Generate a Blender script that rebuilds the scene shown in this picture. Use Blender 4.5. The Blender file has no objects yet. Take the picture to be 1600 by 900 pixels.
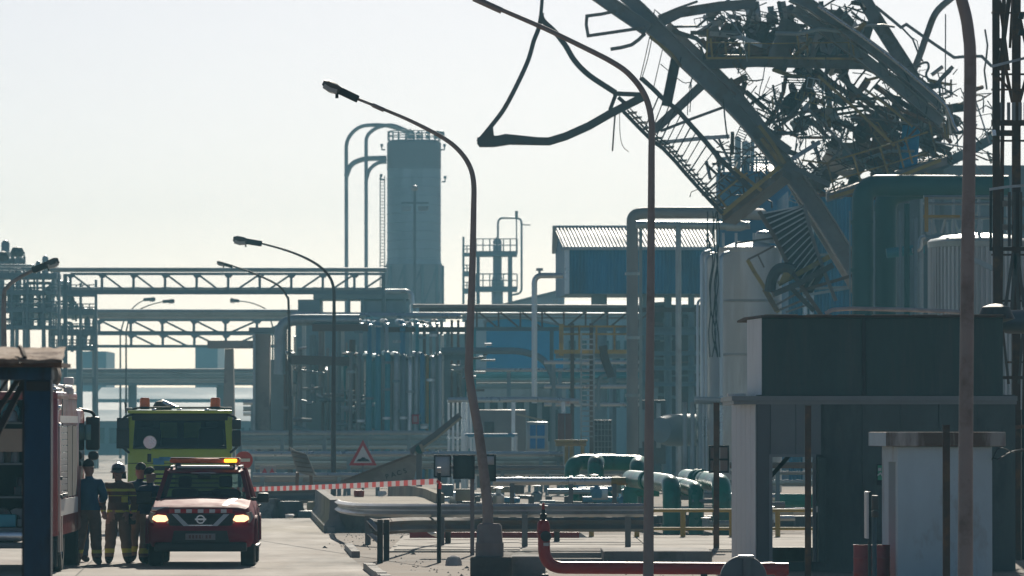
import bpy, bmesh, math, random
from mathutils import Vector, Matrix
random.seed(7)
SC = bpy.context.scene
# ------------------------------------------------------------------ camera, world, sun, exposure
F = 8889.0          # focal length in photo pixels (1600 wide): a 200 mm lens
CH = 2.4            # camera height
PITCH = math.atan(220.0 / F)
cam_d = bpy.data.cameras.new("camera")
cam = bpy.data.objects.new("camera", cam_d)
SC.collection.objects.link(cam)
cam.location = (0, 0, CH)
cam.rotation_euler = (math.pi / 2 + PITCH, 0, 0)
cam_d.lens = 200.0
cam_d.sensor_width = 36.0
cam_d.clip_start = 0.5
cam_d.clip_end = 20000
cam_d.dof.use_dof = True
cam_d.dof.focus_distance = 97.0
cam_d.dof.aperture_fstop = 6.5
SC.camera = cam

SUN_EL, SUN_AZ = math.radians(27), math.radians(3.5)   # azimuth measured from +Y towards +X
w = bpy.data.worlds.new("World")
SC.world = w
w.use_nodes = True
nt = w.node_tree
bg = nt.nodes["Background"]
sky = nt.nodes.new("ShaderNodeTexSky")
sky.sky_type = 'NISHITA'
sky.sun_disc = False
sky.sun_elevation = SUN_EL
sky.sun_rotation = SUN_AZ
sky.altitude = 0
sky.air_density = 0.4
sky.dust_density = 0.76
sky.ozone_density = 1.0
nt.links.new(sky.outputs[0], bg.inputs[0])
bg.inputs[1].default_value = 0.0345
sd = bpy.data.lights.new("sun", 'SUN')
sd.energy = 3.1
sd.angle = math.radians(0.53)
sd.color = (1.0, 0.91, 0.78)
sun = bpy.data.objects.new("sun", sd)
SC.collection.objects.link(sun)
sdir = Vector((math.sin(SUN_AZ) * math.cos(SUN_EL), math.cos(SUN_AZ) * math.cos(SUN_EL), math.sin(SUN_EL)))
sun.rotation_euler = sdir.to_track_quat('Z', 'Y').to_euler()
sun.location = (0, 0, 60)
SC.view_settings.view_transform = 'Standard'
SC.view_settings.look = 'None'
SC.view_settings.exposure = 0.88
SC.view_settings.gamma = 1.0
SC.view_settings.use_curve_mapping = False

# ------------------------------------------------------------------ helpers
COL = SC.collection
PC, PS = math.cos(PITCH), math.sin(PITCH)
YA = Vector((0, 1, 0)); ZA = Vector((0, 0, 1)); XA = Vector((1, 0, 0))

def P(x, y, D):
    """world point at depth D (metres along +Y) seen at photo pixel x, y"""
    u, v = x - 800.0, 450.0 - y
    ry = F * PC - v * PS
    rz = F * PS + v * PC
    k = D / ry
    return Vector((u * k, D, CH + rz * k))

def G(x, D): return Vector(((x - 800.0) * D / F, D, 0.0))
def m(px, D): return px * D / F
def zy(y, D): return CH + (670.0 - y) * D / F
def pp(pts, D): return [P(p[0], p[1], p[2] if len(p) > 2 else D) for p in pts]

def rounded(path, rad, seg=5):
    """round the corners of a polyline with radius rad"""
    pts = [Vector(p) for p in path]
    out = [pts[0]]
    for i in range(1, len(pts) - 1):
        a, b, c = pts[i - 1], pts[i], pts[i + 1]
        d1, d2 = (a - b), (c - b)
        r = min(rad, d1.length * 0.48, d2.length * 0.48)
        s, e = b + d1.normalized() * r, b + d2.normalized() * r
        for k in range(seg + 1):
            t = k / seg
            out.append(s * (1 - t) ** 2 + b * 2 * t * (1 - t) + e * t * t)
    out.append(pts[-1])
    return out

def smooth_path(path, n=6):
    """Catmull-Rom through the points"""
    p = [Vector(q) for q in path]
    p = [p[0] * 2 - p[1]] + p + [p[-1] * 2 - p[-2]]
    out = []
    for i in range(1, len(p) - 2):
        for k in range(n):
            t = k / n
            out.append(0.5 * ((2 * p[i]) + (p[i + 1] - p[i - 1]) * t + (2 * p[i - 1] - 5 * p[i] + 4 * p[i + 1] - p[i + 2]) * t * t
                              + (3 * p[i] - p[i - 1] - 3 * p[i + 1] + p[i + 2]) * t ** 3))
    out.append(p[-2])
    return out

class MB:
    def __init__(self, M=None):
        self.v, self.f, self.mi, self.M, self.cur = [], [], [], M, 0
    def add(self, vs, fs):
        b = len(self.v)
        if self.M is not None: vs = [self.M @ Vector(q) for q in vs]
        self.v += [tuple(q) for q in vs]
        self.f += [tuple(b + i for i in q) for q in fs]
        self.mi += [self.cur] * len(fs)
        return self
    def box(self, c, s, R=None):
        hx, hy, hz = s[0] / 2, s[1] / 2, s[2] / 2
        vs = [Vector((sx * hx, sy * hy, sz * hz)) for sz in (-1, 1) for sy in (-1, 1) for sx in (-1, 1)]
        if R is not None: vs = [R @ q for q in vs]
        c = Vector(c)
        return self.add([c + q for q in vs], [(0, 2, 3, 1), (4, 5, 7, 6), (0, 1, 5, 4), (2, 6, 7, 3), (0, 4, 6, 2), (1, 3, 7, 5)])
    def bx(self, x0, x1, y0, y1, z0, z1):
        return self.box(((x0 + x1) / 2, (y0 + y1) / 2, (z0 + z1) / 2), (abs(x1 - x0), abs(y1 - y0), abs(z1 - z0)))
    def rbox(self, x0, x1, y0, y1, z0, z1, b=0.02):
        """box with chamfered edges"""
        bm = bmesh.new()
        bmesh.ops.create_cube(bm, size=1)
        for q in bm.verts:
            q.co = Vector(((x0 + x1) / 2 + q.co.x * (x1 - x0), (y0 + y1) / 2 + q.co.y * (y1 - y0), (z0 + z1) / 2 + q.co.z * (z1 - z0)))
        bmesh.ops.bevel(bm, geom=bm.edges[:], offset=b, segments=2, affect='EDGES', profile=0.5)
        bm.verts.index_update()
        self.add([q.co.copy() for q in bm.verts], [[q.index for q in f.verts] for f in bm.faces])
        bm.free()
        return self
    def sweep(self, path, prof, ref=YA, caps=True, scale=None):
        path = [Vector(p) for p in path]
        n, k = len(path), len(prof)
        vs, fs = [], []
        pn = None
        for i, p in enumerate(path):
            if i == 0: t = path[1] - p
            elif i == n - 1: t = p - path[i - 1]
            else: t = (p - path[i - 1]).normalized() + (path[i + 1] - p).normalized()
            if t.length < 1e-9: t = Vector((0, 0, 1))
            t.normalize()
            if ref is not None:
                a = ref.cross(t)
                if a.length < 0.05: a = XA.cross(t) if abs(t.x) < 0.9 else ZA.cross(t)
            else:
                if pn is None:
                    a = ZA.cross(t) if abs(t.z) < 0.9 else XA.cross(t)
                else: a = pn - t * pn.dot(t)
            a.normalize()
            pn = a
            b = t.cross(a)
            cm = 1.0
            if 0 < i < n - 1:
                cm = min(1.8, 1.0 / max(0.3, t.dot((path[i + 1] - p).normalized())))
            sc = 1.0 if scale is None else scale[i]
            for (u, w_) in prof: vs.append(p + a * u * sc * (cm if ref is not None else 1) + b * w_ * sc)
        for i in range(n - 1):
            for j in range(k):
                fs.append((i * k + j, i * k + (j + 1) % k, (i + 1) * k + (j + 1) % k, (i + 1) * k + j))
        if caps:
            fs.append(tuple(range(k - 1, -1, -1)))
            fs.append(tuple((n - 1) * k + j for j in range(k)))
        return self.add(vs, fs)
    def tube(self, path, r, n=8, caps=True):
        rs = r if isinstance(r, (list, tuple)) else None
        r0 = 1.0 if rs else r
        prof = [(math.cos(2 * math.pi * j / n) * r0, math.sin(2 * math.pi * j / n) * r0) for j in range(n)]
        return self.sweep(path, prof, None, caps, rs)
    def bar(self, path, wd, dp, ref=YA):
        """rectangular bar: wd across (in the plane normal to ref), dp along ref"""
        return self.sweep(path, [(-wd / 2, -dp / 2), (wd / 2, -dp / 2), (wd / 2, dp / 2), (-wd / 2, dp / 2)], ref)
    def ibeam(self, path, h, b, t=None, ref=YA):
        """I section: h web height (normal to ref), b flange width (along ref)"""
        t = t or h * 0.09
        H, B, w_ = h / 2, b / 2, t * 0.7
        pr = [(-H, -B), (-H + t, -B), (-H + t, -w_), (H - t, -w_), (H - t, -B), (H, -B), (H, B), (H - t, B), (H - t, w_), (-H + t, w_), (-H + t, B), (-H, B)]
        return self.sweep(path, pr, ref)
    def cyl(self, p0, p1, r0, r1=None, n=16, caps=True):
        return self.tube([p0, p1], [r0, r0 if r1 is None else r1], n, caps)
    def prism(self, pts, ext):
        """planar polygon (3-D points) pushed along ext"""
        pts = [Vector(p) for p in pts]; e = Vector(ext); n = len(pts)
        fs = [tuple(range(n)), tuple(range(2 * n - 1, n - 1, -1))]
        fs += [(i, i + n, (i + 1) % n + n, (i + 1) % n) for i in range(n)]
        return self.add(pts + [p + e for p in pts], fs)
    def quad(self, a, b, c, d): return self.add([a, b, c, d], [(0, 1, 2, 3)])
    def lathe(self, c, prof, n=20, axis=ZA):
        """profile (r, h) turned about axis through c"""
        c = Vector(c); q = axis.to_track_quat('Z', 'Y'); k = len(prof)
        vs = [c + q @ Vector((r * math.cos(2 * math.pi * i / n), r * math.sin(2 * math.pi * i / n), h)) for i in range(n) for (r, h) in prof]
        fs = [(i * k + j, ((i + 1) % n) * k + j, ((i + 1) % n) * k + j + 1, i * k + j + 1) for i in range(n) for j in range(k - 1)]
        return self.add(vs, fs)
    def corr(self, a, b, up, pitch, depth, th=0.0):
        """trapezoid-corrugated sheet from a to b, raised by vector up"""
        a, b, up = Vector(a), Vector(b), Vector(up)
        d = b - a; L = d.length; d.normalize()
        nrm = d.cross(up).normalized()
        k = max(2, int(L / pitch)); vs = []
        for i in range(k):
            x0 = i * L / k; w_ = L / k
            for (fx, fd) in ((0, 0), (0.3, 0), (0.45, 1), (0.85, 1)):
                vs.append(a + d * (x0 + fx * w_) + nrm * depth * fd)
        vs.append(b)
        n = len(vs)
        return self.add(vs + [q + up for q in vs], [(i, i + 1, n + i + 1, n + i) for i in range(n - 1)])
    def build(self, name, mats, parent=None, smooth=35, kind=None, bevel=0):
        me = bpy.data.meshes.new(name)
        off = Vector(parent_loc(parent)) if parent is not None else Vector((0, 0, 0))
        me.from_pydata([(q[0] - off.x, q[1] - off.y, q[2] - off.z) for q in self.v], [], self.f)
        bm = bmesh.new(); bm.from_mesh(me)
        bmesh.ops.recalc_face_normals(bm, faces=bm.faces[:])
        bm.to_mesh(me); bm.free()
        if not isinstance(mats, (list, tuple)): mats = [mats]
        for q in mats: me.materials.append(q)
        if len(mats) > 1: me.polygons.foreach_set('material_index', self.mi)
        if smooth:
            me.shade_smooth(); me.set_sharp_from_angle(angle=math.radians(smooth))
        o = bpy.data.objects.new(name, me)
        COL.objects.link(o)
        if parent is not None: o.parent = parent
        if kind: o['kind'] = kind
        if bevel:
            md = o.modifiers.new('edge', 'BEVEL'); md.width = bevel; md.segments = 2; md.limit_method = 'ANGLE'
        return o

def parent_loc(o):
    l = Vector((0, 0, 0))
    while o is not None:
        l += o.location; o = o.parent
    return l

def T(name, label, cat, loc=(0, 0, 0), group=None):
    o = bpy.data.objects.new(name, None)
    COL.objects.link(o)
    o.location = loc; o.empty_display_size = 0.2
    o['label'] = label; o['category'] = cat
    if group: o['group'] = group
    return o
def tag(o, label, cat, group=None):
    o['label'] = label; o['category'] = cat
    if group: o['group'] = group
    return o
def copy_tree(o, parent=None):
    c = o.copy(); COL.objects.link(c)
    if parent is not None: c.parent = parent
    for ch in list(o.children): copy_tree(ch, c)
    return c
def text_mesh(s, size, M, name, mt, parent, ext=0.004):
    cu = bpy.data.curves.new(name, 'FONT'); cu.body = s; cu.size = size; cu.extrude = ext; cu.align_x = 'CENTER'; cu.align_y = 'CENTER'
    t = bpy.data.objects.new(name, cu); COL.objects.link(t)
    dg = bpy.context.evaluated_depsgraph_get(); dg.update()
    me = bpy.data.meshes.new_from_object(t.evaluated_get(dg))
    bpy.data.objects.remove(t)
    off = Matrix.Translation(-parent_loc(parent))
    me.transform(off @ M); me.materials.clear(); me.materials.append(mt)
    o = bpy.data.objects.new(name, me); COL.objects.link(o); o.parent = parent
    return o

# ------------------------------------------------------------------ materials
def mat(name, c, rough=0.6, metal=0.0, var=0.18, sc=1.5, c2=None, amt=0.5, sc2=0.6, bump=0.0, bsc=40, stretch=None, coat=0.0, spec=0.5):
    """paint or stone: base colour c with brightness variation; c2 = second colour (rust, dirt, stains) in noise patches"""
    mt = bpy.data.materials.new(name); mt.use_nodes = True
    n = mt.node_tree; L = n.links; bs = n.nodes['Principled BSDF']
    bs.inputs['Roughness'].default_value = rough; bs.inputs['Metallic'].default_value = metal
    bs.inputs['Specular IOR Level'].default_value = spec
    if coat: bs.inputs['Coat Weight'].default_value = coat; bs.inputs['Coat Roughness'].default_value = 0.08
    tc = n.nodes.new('ShaderNodeTexCoord'); mp = n.nodes.new('ShaderNodeMapping')
    geo = n.nodes.new('ShaderNodeNewGeometry')
    L.new(geo.outputs['Position'], mp.inputs[0])
    if stretch: mp.inputs['Scale'].default_value = stretch
    n1 = n.nodes.new('ShaderNodeTexNoise'); n1.inputs['Scale'].default_value = sc; n1.inputs['Detail'].default_value = 6; n1.inputs['Roughness'].default_value = 0.65
    L.new(mp.outputs[0], n1.inputs['Vector'])
    r1 = n.nodes.new('ShaderNodeMapRange'); r1.inputs['From Min'].default_value = 0.3; r1.inputs['From Max'].default_value = 0.7
    r1.inputs['To Min'].default_value = 1 - var; r1.inputs['To Max'].default_value = 1 + var
    L.new(n1.outputs[0], r1.inputs[0])
    mx = n.nodes.new('ShaderNodeMix'); mx.data_type = 'RGBA'; mx.blend_type = 'MULTIPLY'; mx.inputs['Factor'].default_value = 1.0
    mx.inputs[6].default_value = (*c, 1)
    L.new(r1.outputs[0], mx.inputs[7])
    col = mx.outputs[2]
    if c2 is not None:
        n2 = n.nodes.new('ShaderNodeTexNoise'); n2.inputs['Scale'].default_value = sc2; n2.inputs['Detail'].default_value = 8; n2.inputs['Roughness'].default_value = 0.7
        L.new(mp.outputs[0], n2.inputs['Vector'])
        r2 = n.nodes.new('ShaderNodeMapRange'); r2.inputs['From Min'].default_value = 0.62 - amt * 0.3; r2.inputs['From Max'].default_value = 0.72 - amt * 0.25
        L.new(n2.outputs[0], r2.inputs[0])
        m2 = n.nodes.new('ShaderNodeMix'); m2.data_type = 'RGBA'
        L.new(r2.outputs[0], m2.inputs['Factor']); L.new(col, m2.inputs[6]); m2.inputs[7].default_value = (*c2, 1)
        col = m2.outputs[2]
    L.new(col, bs.inputs['Base Color'])
    rr = n.nodes.new('ShaderNodeMapRange'); rr.inputs['From Min'].default_value = 0.3; rr.inputs['From Max'].default_value = 0.7
    rr.inputs['To Min'].default_value = max(0.03, rough - 0.08); rr.inputs['To Max'].default_value = min(1, rough + 0.12)
    L.new(n1.outputs[0], rr.inputs[0]); L.new(rr.outputs[0], bs.inputs['Roughness'])
    if bump:
        n3 = n.nodes.new('ShaderNodeTexNoise'); n3.inputs['Scale'].default_value = bsc; n3.inputs['Detail'].default_value = 4
        L.new(mp.outputs[0], n3.inputs['Vector'])
        bp = n.nodes.new('ShaderNodeBump'); bp.inputs['Strength'].default_value = bump; bp.inputs['Distance'].default_value = 0.02
        L.new(n3.outputs[0], bp.inputs['Height']); L.new(bp.outputs[0], bs.inputs['Normal'])
    return mt
def emis(name, c, s, base=(0.5, 0.4, 0.3)):
    mt = bpy.data.materials.new(name); mt.use_nodes = True
    bs = mt.node_tree.nodes['Principled BSDF']
    bs.inputs['Base Color'].default_value = (*base, 1)
    bs.inputs['Emission Color'].default_value = (*c, 1); bs.inputs['Emission Strength'].default_value = s
    return mt
def glass(name, tint, refl=0.06):
    mt = bpy.data.materials.new(name); mt.use_nodes = True
    n = mt.node_tree; L = n.links; n.nodes.remove(n.nodes['Principled BSDF'])
    tr = n.nodes.new('ShaderNodeBsdfTransparent'); tr.inputs[0].default_value = (*tint, 1)
    gl = n.nodes.new('ShaderNodeBsdfGlossy'); gl.inputs['Roughness'].default_value = 0.03
    lw = n.nodes.new('ShaderNodeLayerWeight'); lw.inputs[0].default_value = .5
    fr = n.nodes.new('ShaderNodeMapRange'); fr.interpolation_type = 'SMOOTHERSTEP'; fr.inputs['From Min'].default_value = .35; fr.inputs['From Max'].default_value = 1.0; fr.inputs['To Min'].default_value = .05; fr.inputs['To Max'].default_value = .8
    L.new(lw.outputs['Facing'], fr.inputs[0])
    mx = n.nodes.new('ShaderNodeMixShader')
    L.new(fr.outputs[0], mx.inputs[0]); L.new(tr.outputs[0], mx.inputs[1]); L.new(gl.outputs[0], mx.inputs[2])
    L.new(mx.outputs[0], n.nodes['Material Output'].inputs[0])
    return mt

M = dict(
 ground=mat('dusty_ground', (.22, .178, .14), .95, var=.35, sc=.6, c2=(.12, .10, .085), amt=.45, sc2=.12, bump=.5, bsc=9),
 road=mat('worn_concrete_road', (.34, .305, .265), .9, var=.2, sc=.7, c2=(.19, .175, .155), amt=.42, sc2=.22, bump=.25, bsc=25, stretch=(1, .3, 1)),
 apron=mat('pale_concrete', (.36, .33, .29), .9, var=.12, sc=.7, c2=(.24, .22, .19), amt=.35, sc2=.3, bump=.3, bsc=18),
 sand=mat('sandy_fill', (.34, .30, .24), .95, var=.2, sc=1.2, c2=(.22, .19, .15), amt=.4, sc2=.8, bump=.6, bsc=12),
 kerb=mat('kerb_concrete', (.34, .33, .31), .9, var=.15, sc=2),
 conc=mat('grey_concrete', (.25, .245, .235), .9, var=.2, sc=1.5, c2=(.13, .12, .11), amt=.4, sc2=.8, bump=.3, bsc=20),
 tan=mat('tan_concrete', (.34, .30, .27), .9, var=.2, sc=.8, c2=(.17, .14, .12), amt=.4, sc2=.4),
 lamp=mat('brown_grey_lamp_steel', (.30, .245, .225), .55, .2, var=.14, sc=2, c2=(.19, .14, .12), amt=.35, sc2=1.2),
 lampd=mat('dark_lamp_steel', (.085, .075, .07), .55, .2, var=.15, sc=2),
 lens=mat('lamp_lens', (.45, .42, .38), .25, var=.1),
 black=mat('black_paint', (.018, .02, .022), .5, var=.2, sc=4),
 rubber=mat('black_rubber', (.022, .022, .023), .8, var=.2, sc=8),
 darksteel=mat('charred_steel', (.085, .082, .08), .62, .15, var=.3, sc=1.2, c2=(.10, .06, .04), amt=.4, sc2=.7),
 wreck=mat('wreck_steel', (.21, .20, .195), .5, .2, var=.3, sc=.9, c2=(.15, .10, .065), amt=.4, sc2=.5),
 wreckl=mat('galvanised_wreck', (.45, .45, .44), .3, .5, var=.25, sc=1),
 yel=mat('faded_yellow_rail', (.42, .29, .07), .55, var=.2, sc=1, c2=(.22, .14, .06), amt=.35, sc2=.8),
 yeld=mat('scorched_yellow', (.38, .25, .07), .6, var=.3, sc=1, c2=(.17, .11, .06), amt=.4, sc2=.8),
 wbeam=mat('bent_beam_steel', (.31, .295, .285), .5, .15, var=.25, sc=.8, c2=(.24, .17, .12), amt=.35, sc2=.5),
 wrust=mat('scorched_rust', (.27, .14, .08), .8, var=.35, sc=1.5, c2=(.10, .07, .05), amt=.4, sc2=1),
 rust=mat('rusty_steel', (.13, .065, .04), .8, var=.35, sc=3, c2=(.05, .035, .03), amt=.5, sc2=2),
 rustd=mat('dark_rusty_steel', (.075, .042, .03), .8, var=.35, sc=3, c2=(.16, .08, .035), amt=.3, sc2=2),
 blueshed=mat('chipped_blue_paint', (.006, .045, .095), .5, var=.35, sc=4, c2=(.006, .010, .015), amt=.45, sc2=3, stretch=(1, 1, .35), bump=.1),
 slab=mat('flaking_rusty_sheet', (.34, .235, .16), .9, var=.4, sc=5, c2=(.11, .055, .03), amt=.5, sc2=2.5, bump=.6, bsc=30),
 red=mat('red_fire_engine_paint', (.30, .025, .03), .35, var=.12, sc=2, coat=.4),
 cred=mat('dark_red_car_paint', (.20, .005, .030), .66, var=.08, sc=3, spec=.15),
 pipered=mat('red_pipe_paint', (.36, .018, .022), .4, var=.15, sc=2, c2=(.2, .02, .02), amt=.3),
 silver=mat('silver_trim', (.60, .60, .60), .22, .9, var=.1, sc=3),
 white=mat('white_paint', (.74, .73, .70), .5, var=.08, sc=2),
 dirtywhite=mat('stained_white_render', (.56, .67, .70), .85, var=.1, sc=1.2, c2=(.42, .44, .43), amt=.25, sc2=.9, bump=.15, bsc=30, stretch=(1, 1, .5)),
 stain=mat('brown_stained_render', (.44, .40, .37), .9, var=.2, sc=2, c2=(.15, .09, .065), amt=.6, sc2=1.6, stretch=(1, 1, .15)),
 lime=mat('yellow_green_truck_paint', (.46, .56, .04), .35, var=.08, sc=2, coat=.4),
 orange=mat('orange_lens', (.85, .16, .03), .25, var=.05),
 amber=mat('amber_lens', (.75, .30, .06), .25, var=.08),
 booth=mat('grey_green_cladding', (.088, .108, .104), .6, var=.22, sc=2.2, c2=(.045, .058, .058), amt=.4, sc2=.6, stretch=(1, 1, .3)),
 boothd=mat('dark_green_cladding', (.036, .066, .062), .55, var=.28, sc=3, c2=(.055, .075, .07), amt=.4, sc2=2.0, stretch=(1, 1, .12)),
 boothlit=mat('side_lit_cladding', (.76, .79, .79), .6, var=.1, sc=.9, c2=(.58, .61, .61), amt=.4, sc2=.5, stretch=(1, 1, .3)),  # left faces of the gatehouse: their stronger light put into a paler colour
 trim=mat('grey_trim', (.24, .25, .25), .5, var=.12, sc=2),
 tank=mat('pale_tank_sheet', (.58, .60, .60), .5, .2, var=.2, sc=.8, c2=(.43, .43, .42), amt=.45, sc2=.6, stretch=(1, 1, .12)),
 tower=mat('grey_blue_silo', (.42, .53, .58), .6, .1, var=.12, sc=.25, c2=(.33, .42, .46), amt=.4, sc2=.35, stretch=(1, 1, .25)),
 blue=mat('blue_corrugated_sheet', (.006, .19, .36), .5, var=.28, sc=.7, c2=(.02, .11, .19), amt=.4, sc2=.5, stretch=(1, 1, .2)),
 blued=mat('dark_blue_sheet', (.010, .11, .23), .5, var=.15, sc=.3),
 lblue=mat('light_blue_sheet', (.012, .32, .60), .5, var=.12, sc=.4),
 roof=mat('pale_metal_roof', (.50, .51, .51), .62, .1, var=.12, sc=.4),
 pipe=mat('grey_pipe', (.36, .415, .43), .36, .4, var=.18, sc=.8, c2=(.25, .27, .27), amt=.35, sc2=.4),
 pipel=mat('pale_lagged_pipe', (.58, .62, .63), .30, .7, var=.1, sc=.8),
 pipeb=mat('brownish_pipe', (.26, .25, .24), .55, .2, var=.2, sc=.6),
 pipeblue=mat('blue_pipe', (.08, .28, .44), .5, var=.15, sc=.8),
 teal=mat('teal_pipe', (.06, .30, .36), .5, var=.15, sc=.8),
 green=mat('green_pipe_paint', (.005, .21, .15), .30, var=.22, sc=1.2, c2=(.02, .10, .07), amt=.35, sc2=.7),
 greend=mat('dark_green_duct', (.007, .085, .078), .5, var=.2, sc=.6),
 steel=mat('grey_structural_steel', (.20, .265, .295), .6, .1, var=.15, sc=.5),
 steelbr=mat('brown_structural_steel', (.17, .115, .09), .7, var=.2, sc=.5),
 galv=mat('galvanised_steel', (.42, .43, .43), .36, .55, var=.12, sc=1.5, c2=(.30, .30, .30), amt=.4, sc2=.8),
 dullrail=mat('dull_brown_rail', (.13, .125, .12), .85, 0, var=.2, sc=1.5, c2=(.16, .10, .07), amt=.3),
 galvd=mat('weathered_galvanised', (.16, .165, .17), .55, .4, var=.15, sc=1.5),
 signred=mat('sign_red', (.50, .02, .03), .45, var=.08),
 signwhite=mat('sign_white', (.70, .69, .66), .5, var=.06),
 signgreen=mat('sign_green', (.08, .40, .22), .5, var=.06),
 board=mat('weathered_sign_board', (.30, .27, .235), .7, var=.15, sc=2, c2=(.2, .17, .14), amt=.35),
 tapered=mat('tape_red', (.75, .06, .06), .5, var=.05), tapewhite=mat('tape_white', (.80, .78, .76), .5, var=.05),
 rock=mat('pale_rock', (.50, .49, .47), .9, var=.2, sc=5, bump=.5),
 skin=mat('skin', (.42, .25, .18), .6, var=.08, sc=8),
 hair=mat('dark_hair', (.02, .016, .013), .7, var=.3, sc=30),
 bshirt=mat('navy_blue_shirt', (.035, .11, .20), .85, var=.2, sc=6, bump=.3, bsc=25),
 bshirt2=mat('dark_navy_shirt', (.024, .055, .12), .85, var=.2, sc=6, bump=.3, bsc=25),
 trouser=mat('brown_turnout_trousers', (.24, .165, .125), .9, var=.2, sc=6, bump=.4, bsc=22),
 jacket=mat('brown_turnout_jacket', (.17, .10, .068), .9, var=.2, sc=6, bump=.4, bsc=22),
 hivis=mat('yellow_reflective_band', (.62, .62, .08), .55, var=.1, sc=5),
 boot=mat('black_boots', (.02, .02, .02), .6, var=.2, sc=8),
 helmet=mat('helmet_grey', (.14, .15, .155), .2, .3, var=.1, coat=.6),
 seat=mat('dark_seat_fabric', (.02, .022, .025), .9, var=.2),
 glass=glass('tinted_glass', (.17, .27, .27)), clear=glass('clear_glass', (.75, .82, .80)),
 glass2=glass('truck_glass', (.46, .56, .54)),
 headlight=emis('lit_headlamp', (1.0, .60, .28), 1.25), beacon=emis('lit_amber_flasher', (1.0, .42, .02), 2.4, (.8, .4, .05)),
 shutgrey=mat('grey_shutter', (.36, .35, .34), .45, .3, var=.15, sc=2), grey=mat('grey_plastic', (.22, .23, .24), .6, var=.12), tanpanel=mat('tan_panel', (.34, .24, .17), .7, var=.12),
 gear=mat('stowed_gear', (.06, .065, .07), .7, var=.4, sc=6, c2=(.2, .04, .035), amt=.35, sc2=5),
 reddrum=mat('red_drum_paint', (.28, .03, .04), .5, var=.15, sc=2),
 brick=mat('brown_red_container', (.17, .075, .07), .7, var=.15, sc=1),
 bluedoor=mat('blue_door_paint', (.03, .20, .46), .5, var=.1), cream=mat('cream_panel', (.38, .34, .25), .7, var=.12),
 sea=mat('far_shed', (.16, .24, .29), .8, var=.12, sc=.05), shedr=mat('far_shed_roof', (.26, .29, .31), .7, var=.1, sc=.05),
)

def translucent(name, c):
    mt = mat(name, c, .5, var=.06); n = mt.node_tree; L = n.links
    tr = n.nodes.new('ShaderNodeBsdfTranslucent'); tr.inputs[0].default_value = (*c, 1)
    mx = n.nodes.new('ShaderNodeMixShader'); mx.inputs[0].default_value = .62
    L.new(n.nodes['Principled BSDF'].outputs[0], mx.inputs[1]); L.new(tr.outputs[0], mx.inputs[2]); L.new(mx.outputs[0], n.nodes['Material Output'].inputs[0])
    return mt
M['tapered'] = translucent('tape_red_film', (.85, .16, .15)); M['tapewhite'] = translucent('tape_white_film', (.86, .80, .79))

# ------------------------------------------------------------------ setting: ground, road, kerb, pavement, island
def struct(name, mb, mt, **k):
    o = mb.build(name, mt, **k); o['kind'] = 'structure'; return o
g = MB(); g.quad((-4000, -60, 0), (4000, -60, 0), (4000, 9000, 0), (-4000, 9000, 0)); struct('ground', g, M['ground'])
edge = [(0.6, 40), (-0.9, 68), (-2.15, 90.8), (-3.1, 108), (-4.27, 133), (-5.07, 150), (-23, 508), (-60, 1200)]
g = MB()
for (a, b) in zip(edge[:-1], edge[1:]):
    g.quad((a[0] - 11.5, a[1], .004), (a[0], a[1], .004), (b[0], b[1], .004), (b[0] - 11.5, b[1], .004))
struct('road', g, M['road'])
g = MB()
for D_ in (84, 88.5, 93, 97.5, 102, 107, 112, 118, 124, 131, 138, 146):
    xr = -2.15 - (D_ - 90.8) * .055; g.quad((xr - 11.4, D_ + .15, .008), (xr - .02, D_, .008), (xr - .02, D_ + .035, .008), (xr - 11.4, D_ + .185, .008))
g.quad((-6.0, 70, .0084), (-5.97, 70, .0084), (-9.9, 150, .0084), (-9.94, 150, .0084))
struct('road_joint', g, mat('road_joint_filler', (.14, .125, .11), .95, var=.3, sc=3))
g = MB()   # kerb: broken where the traffic knocked it out
for (a, b) in (((-0.9, 68), (-2.55, 97.2)), ((-3.0, 106), (-3.35, 113.5)), ((-4.25, 131), (-5.0, 148.5))):
    d = (Vector((b[0], b[1], 0)) - Vector((a[0], a[1], 0)))
    n = max(1, int(d.length / 1.0)); d /= n
    for i in range(n):
        p = Vector((a[0], a[1], 0)) + d * i
        q = p + d * .985
        g.prism([p + Vector((.01, 0, 0)), q + Vector((.01, 0, 0)), q + Vector((.17, 0, 0)), p + Vector((.17, 0, 0))], (0, 0, .12 + random.uniform(-.01, .01)))
struct('kerb', g, M['kerb'])
g = MB(); g.bx(-2.4, 14, 110.5, 126, -.05, .03); struct('pavement', g, M['apron'])
# pavement joints: recessed strips between slabs are left as thin real gaps by laying separate slabs
g = MB()
x = -2.3
while x < 13.5:
    for (y0, y1) in ((111, 115.9), (116, 120.9), (121, 125.8)):
        g.bx(x, x + 2.46, y0, y1, .031, .045 + random.uniform(0, .008))
    x += 2.5
struct('pavement_slab', g, M['apron'])
g = MB(); g.prism([(-4.05, 132.2, 0), (-1.35, 131.5, 0), (-1.9, 153, 0), (-4.9, 154, 0)], (0, 0, .58)); struct('raised_island', g, M['sand'])

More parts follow.
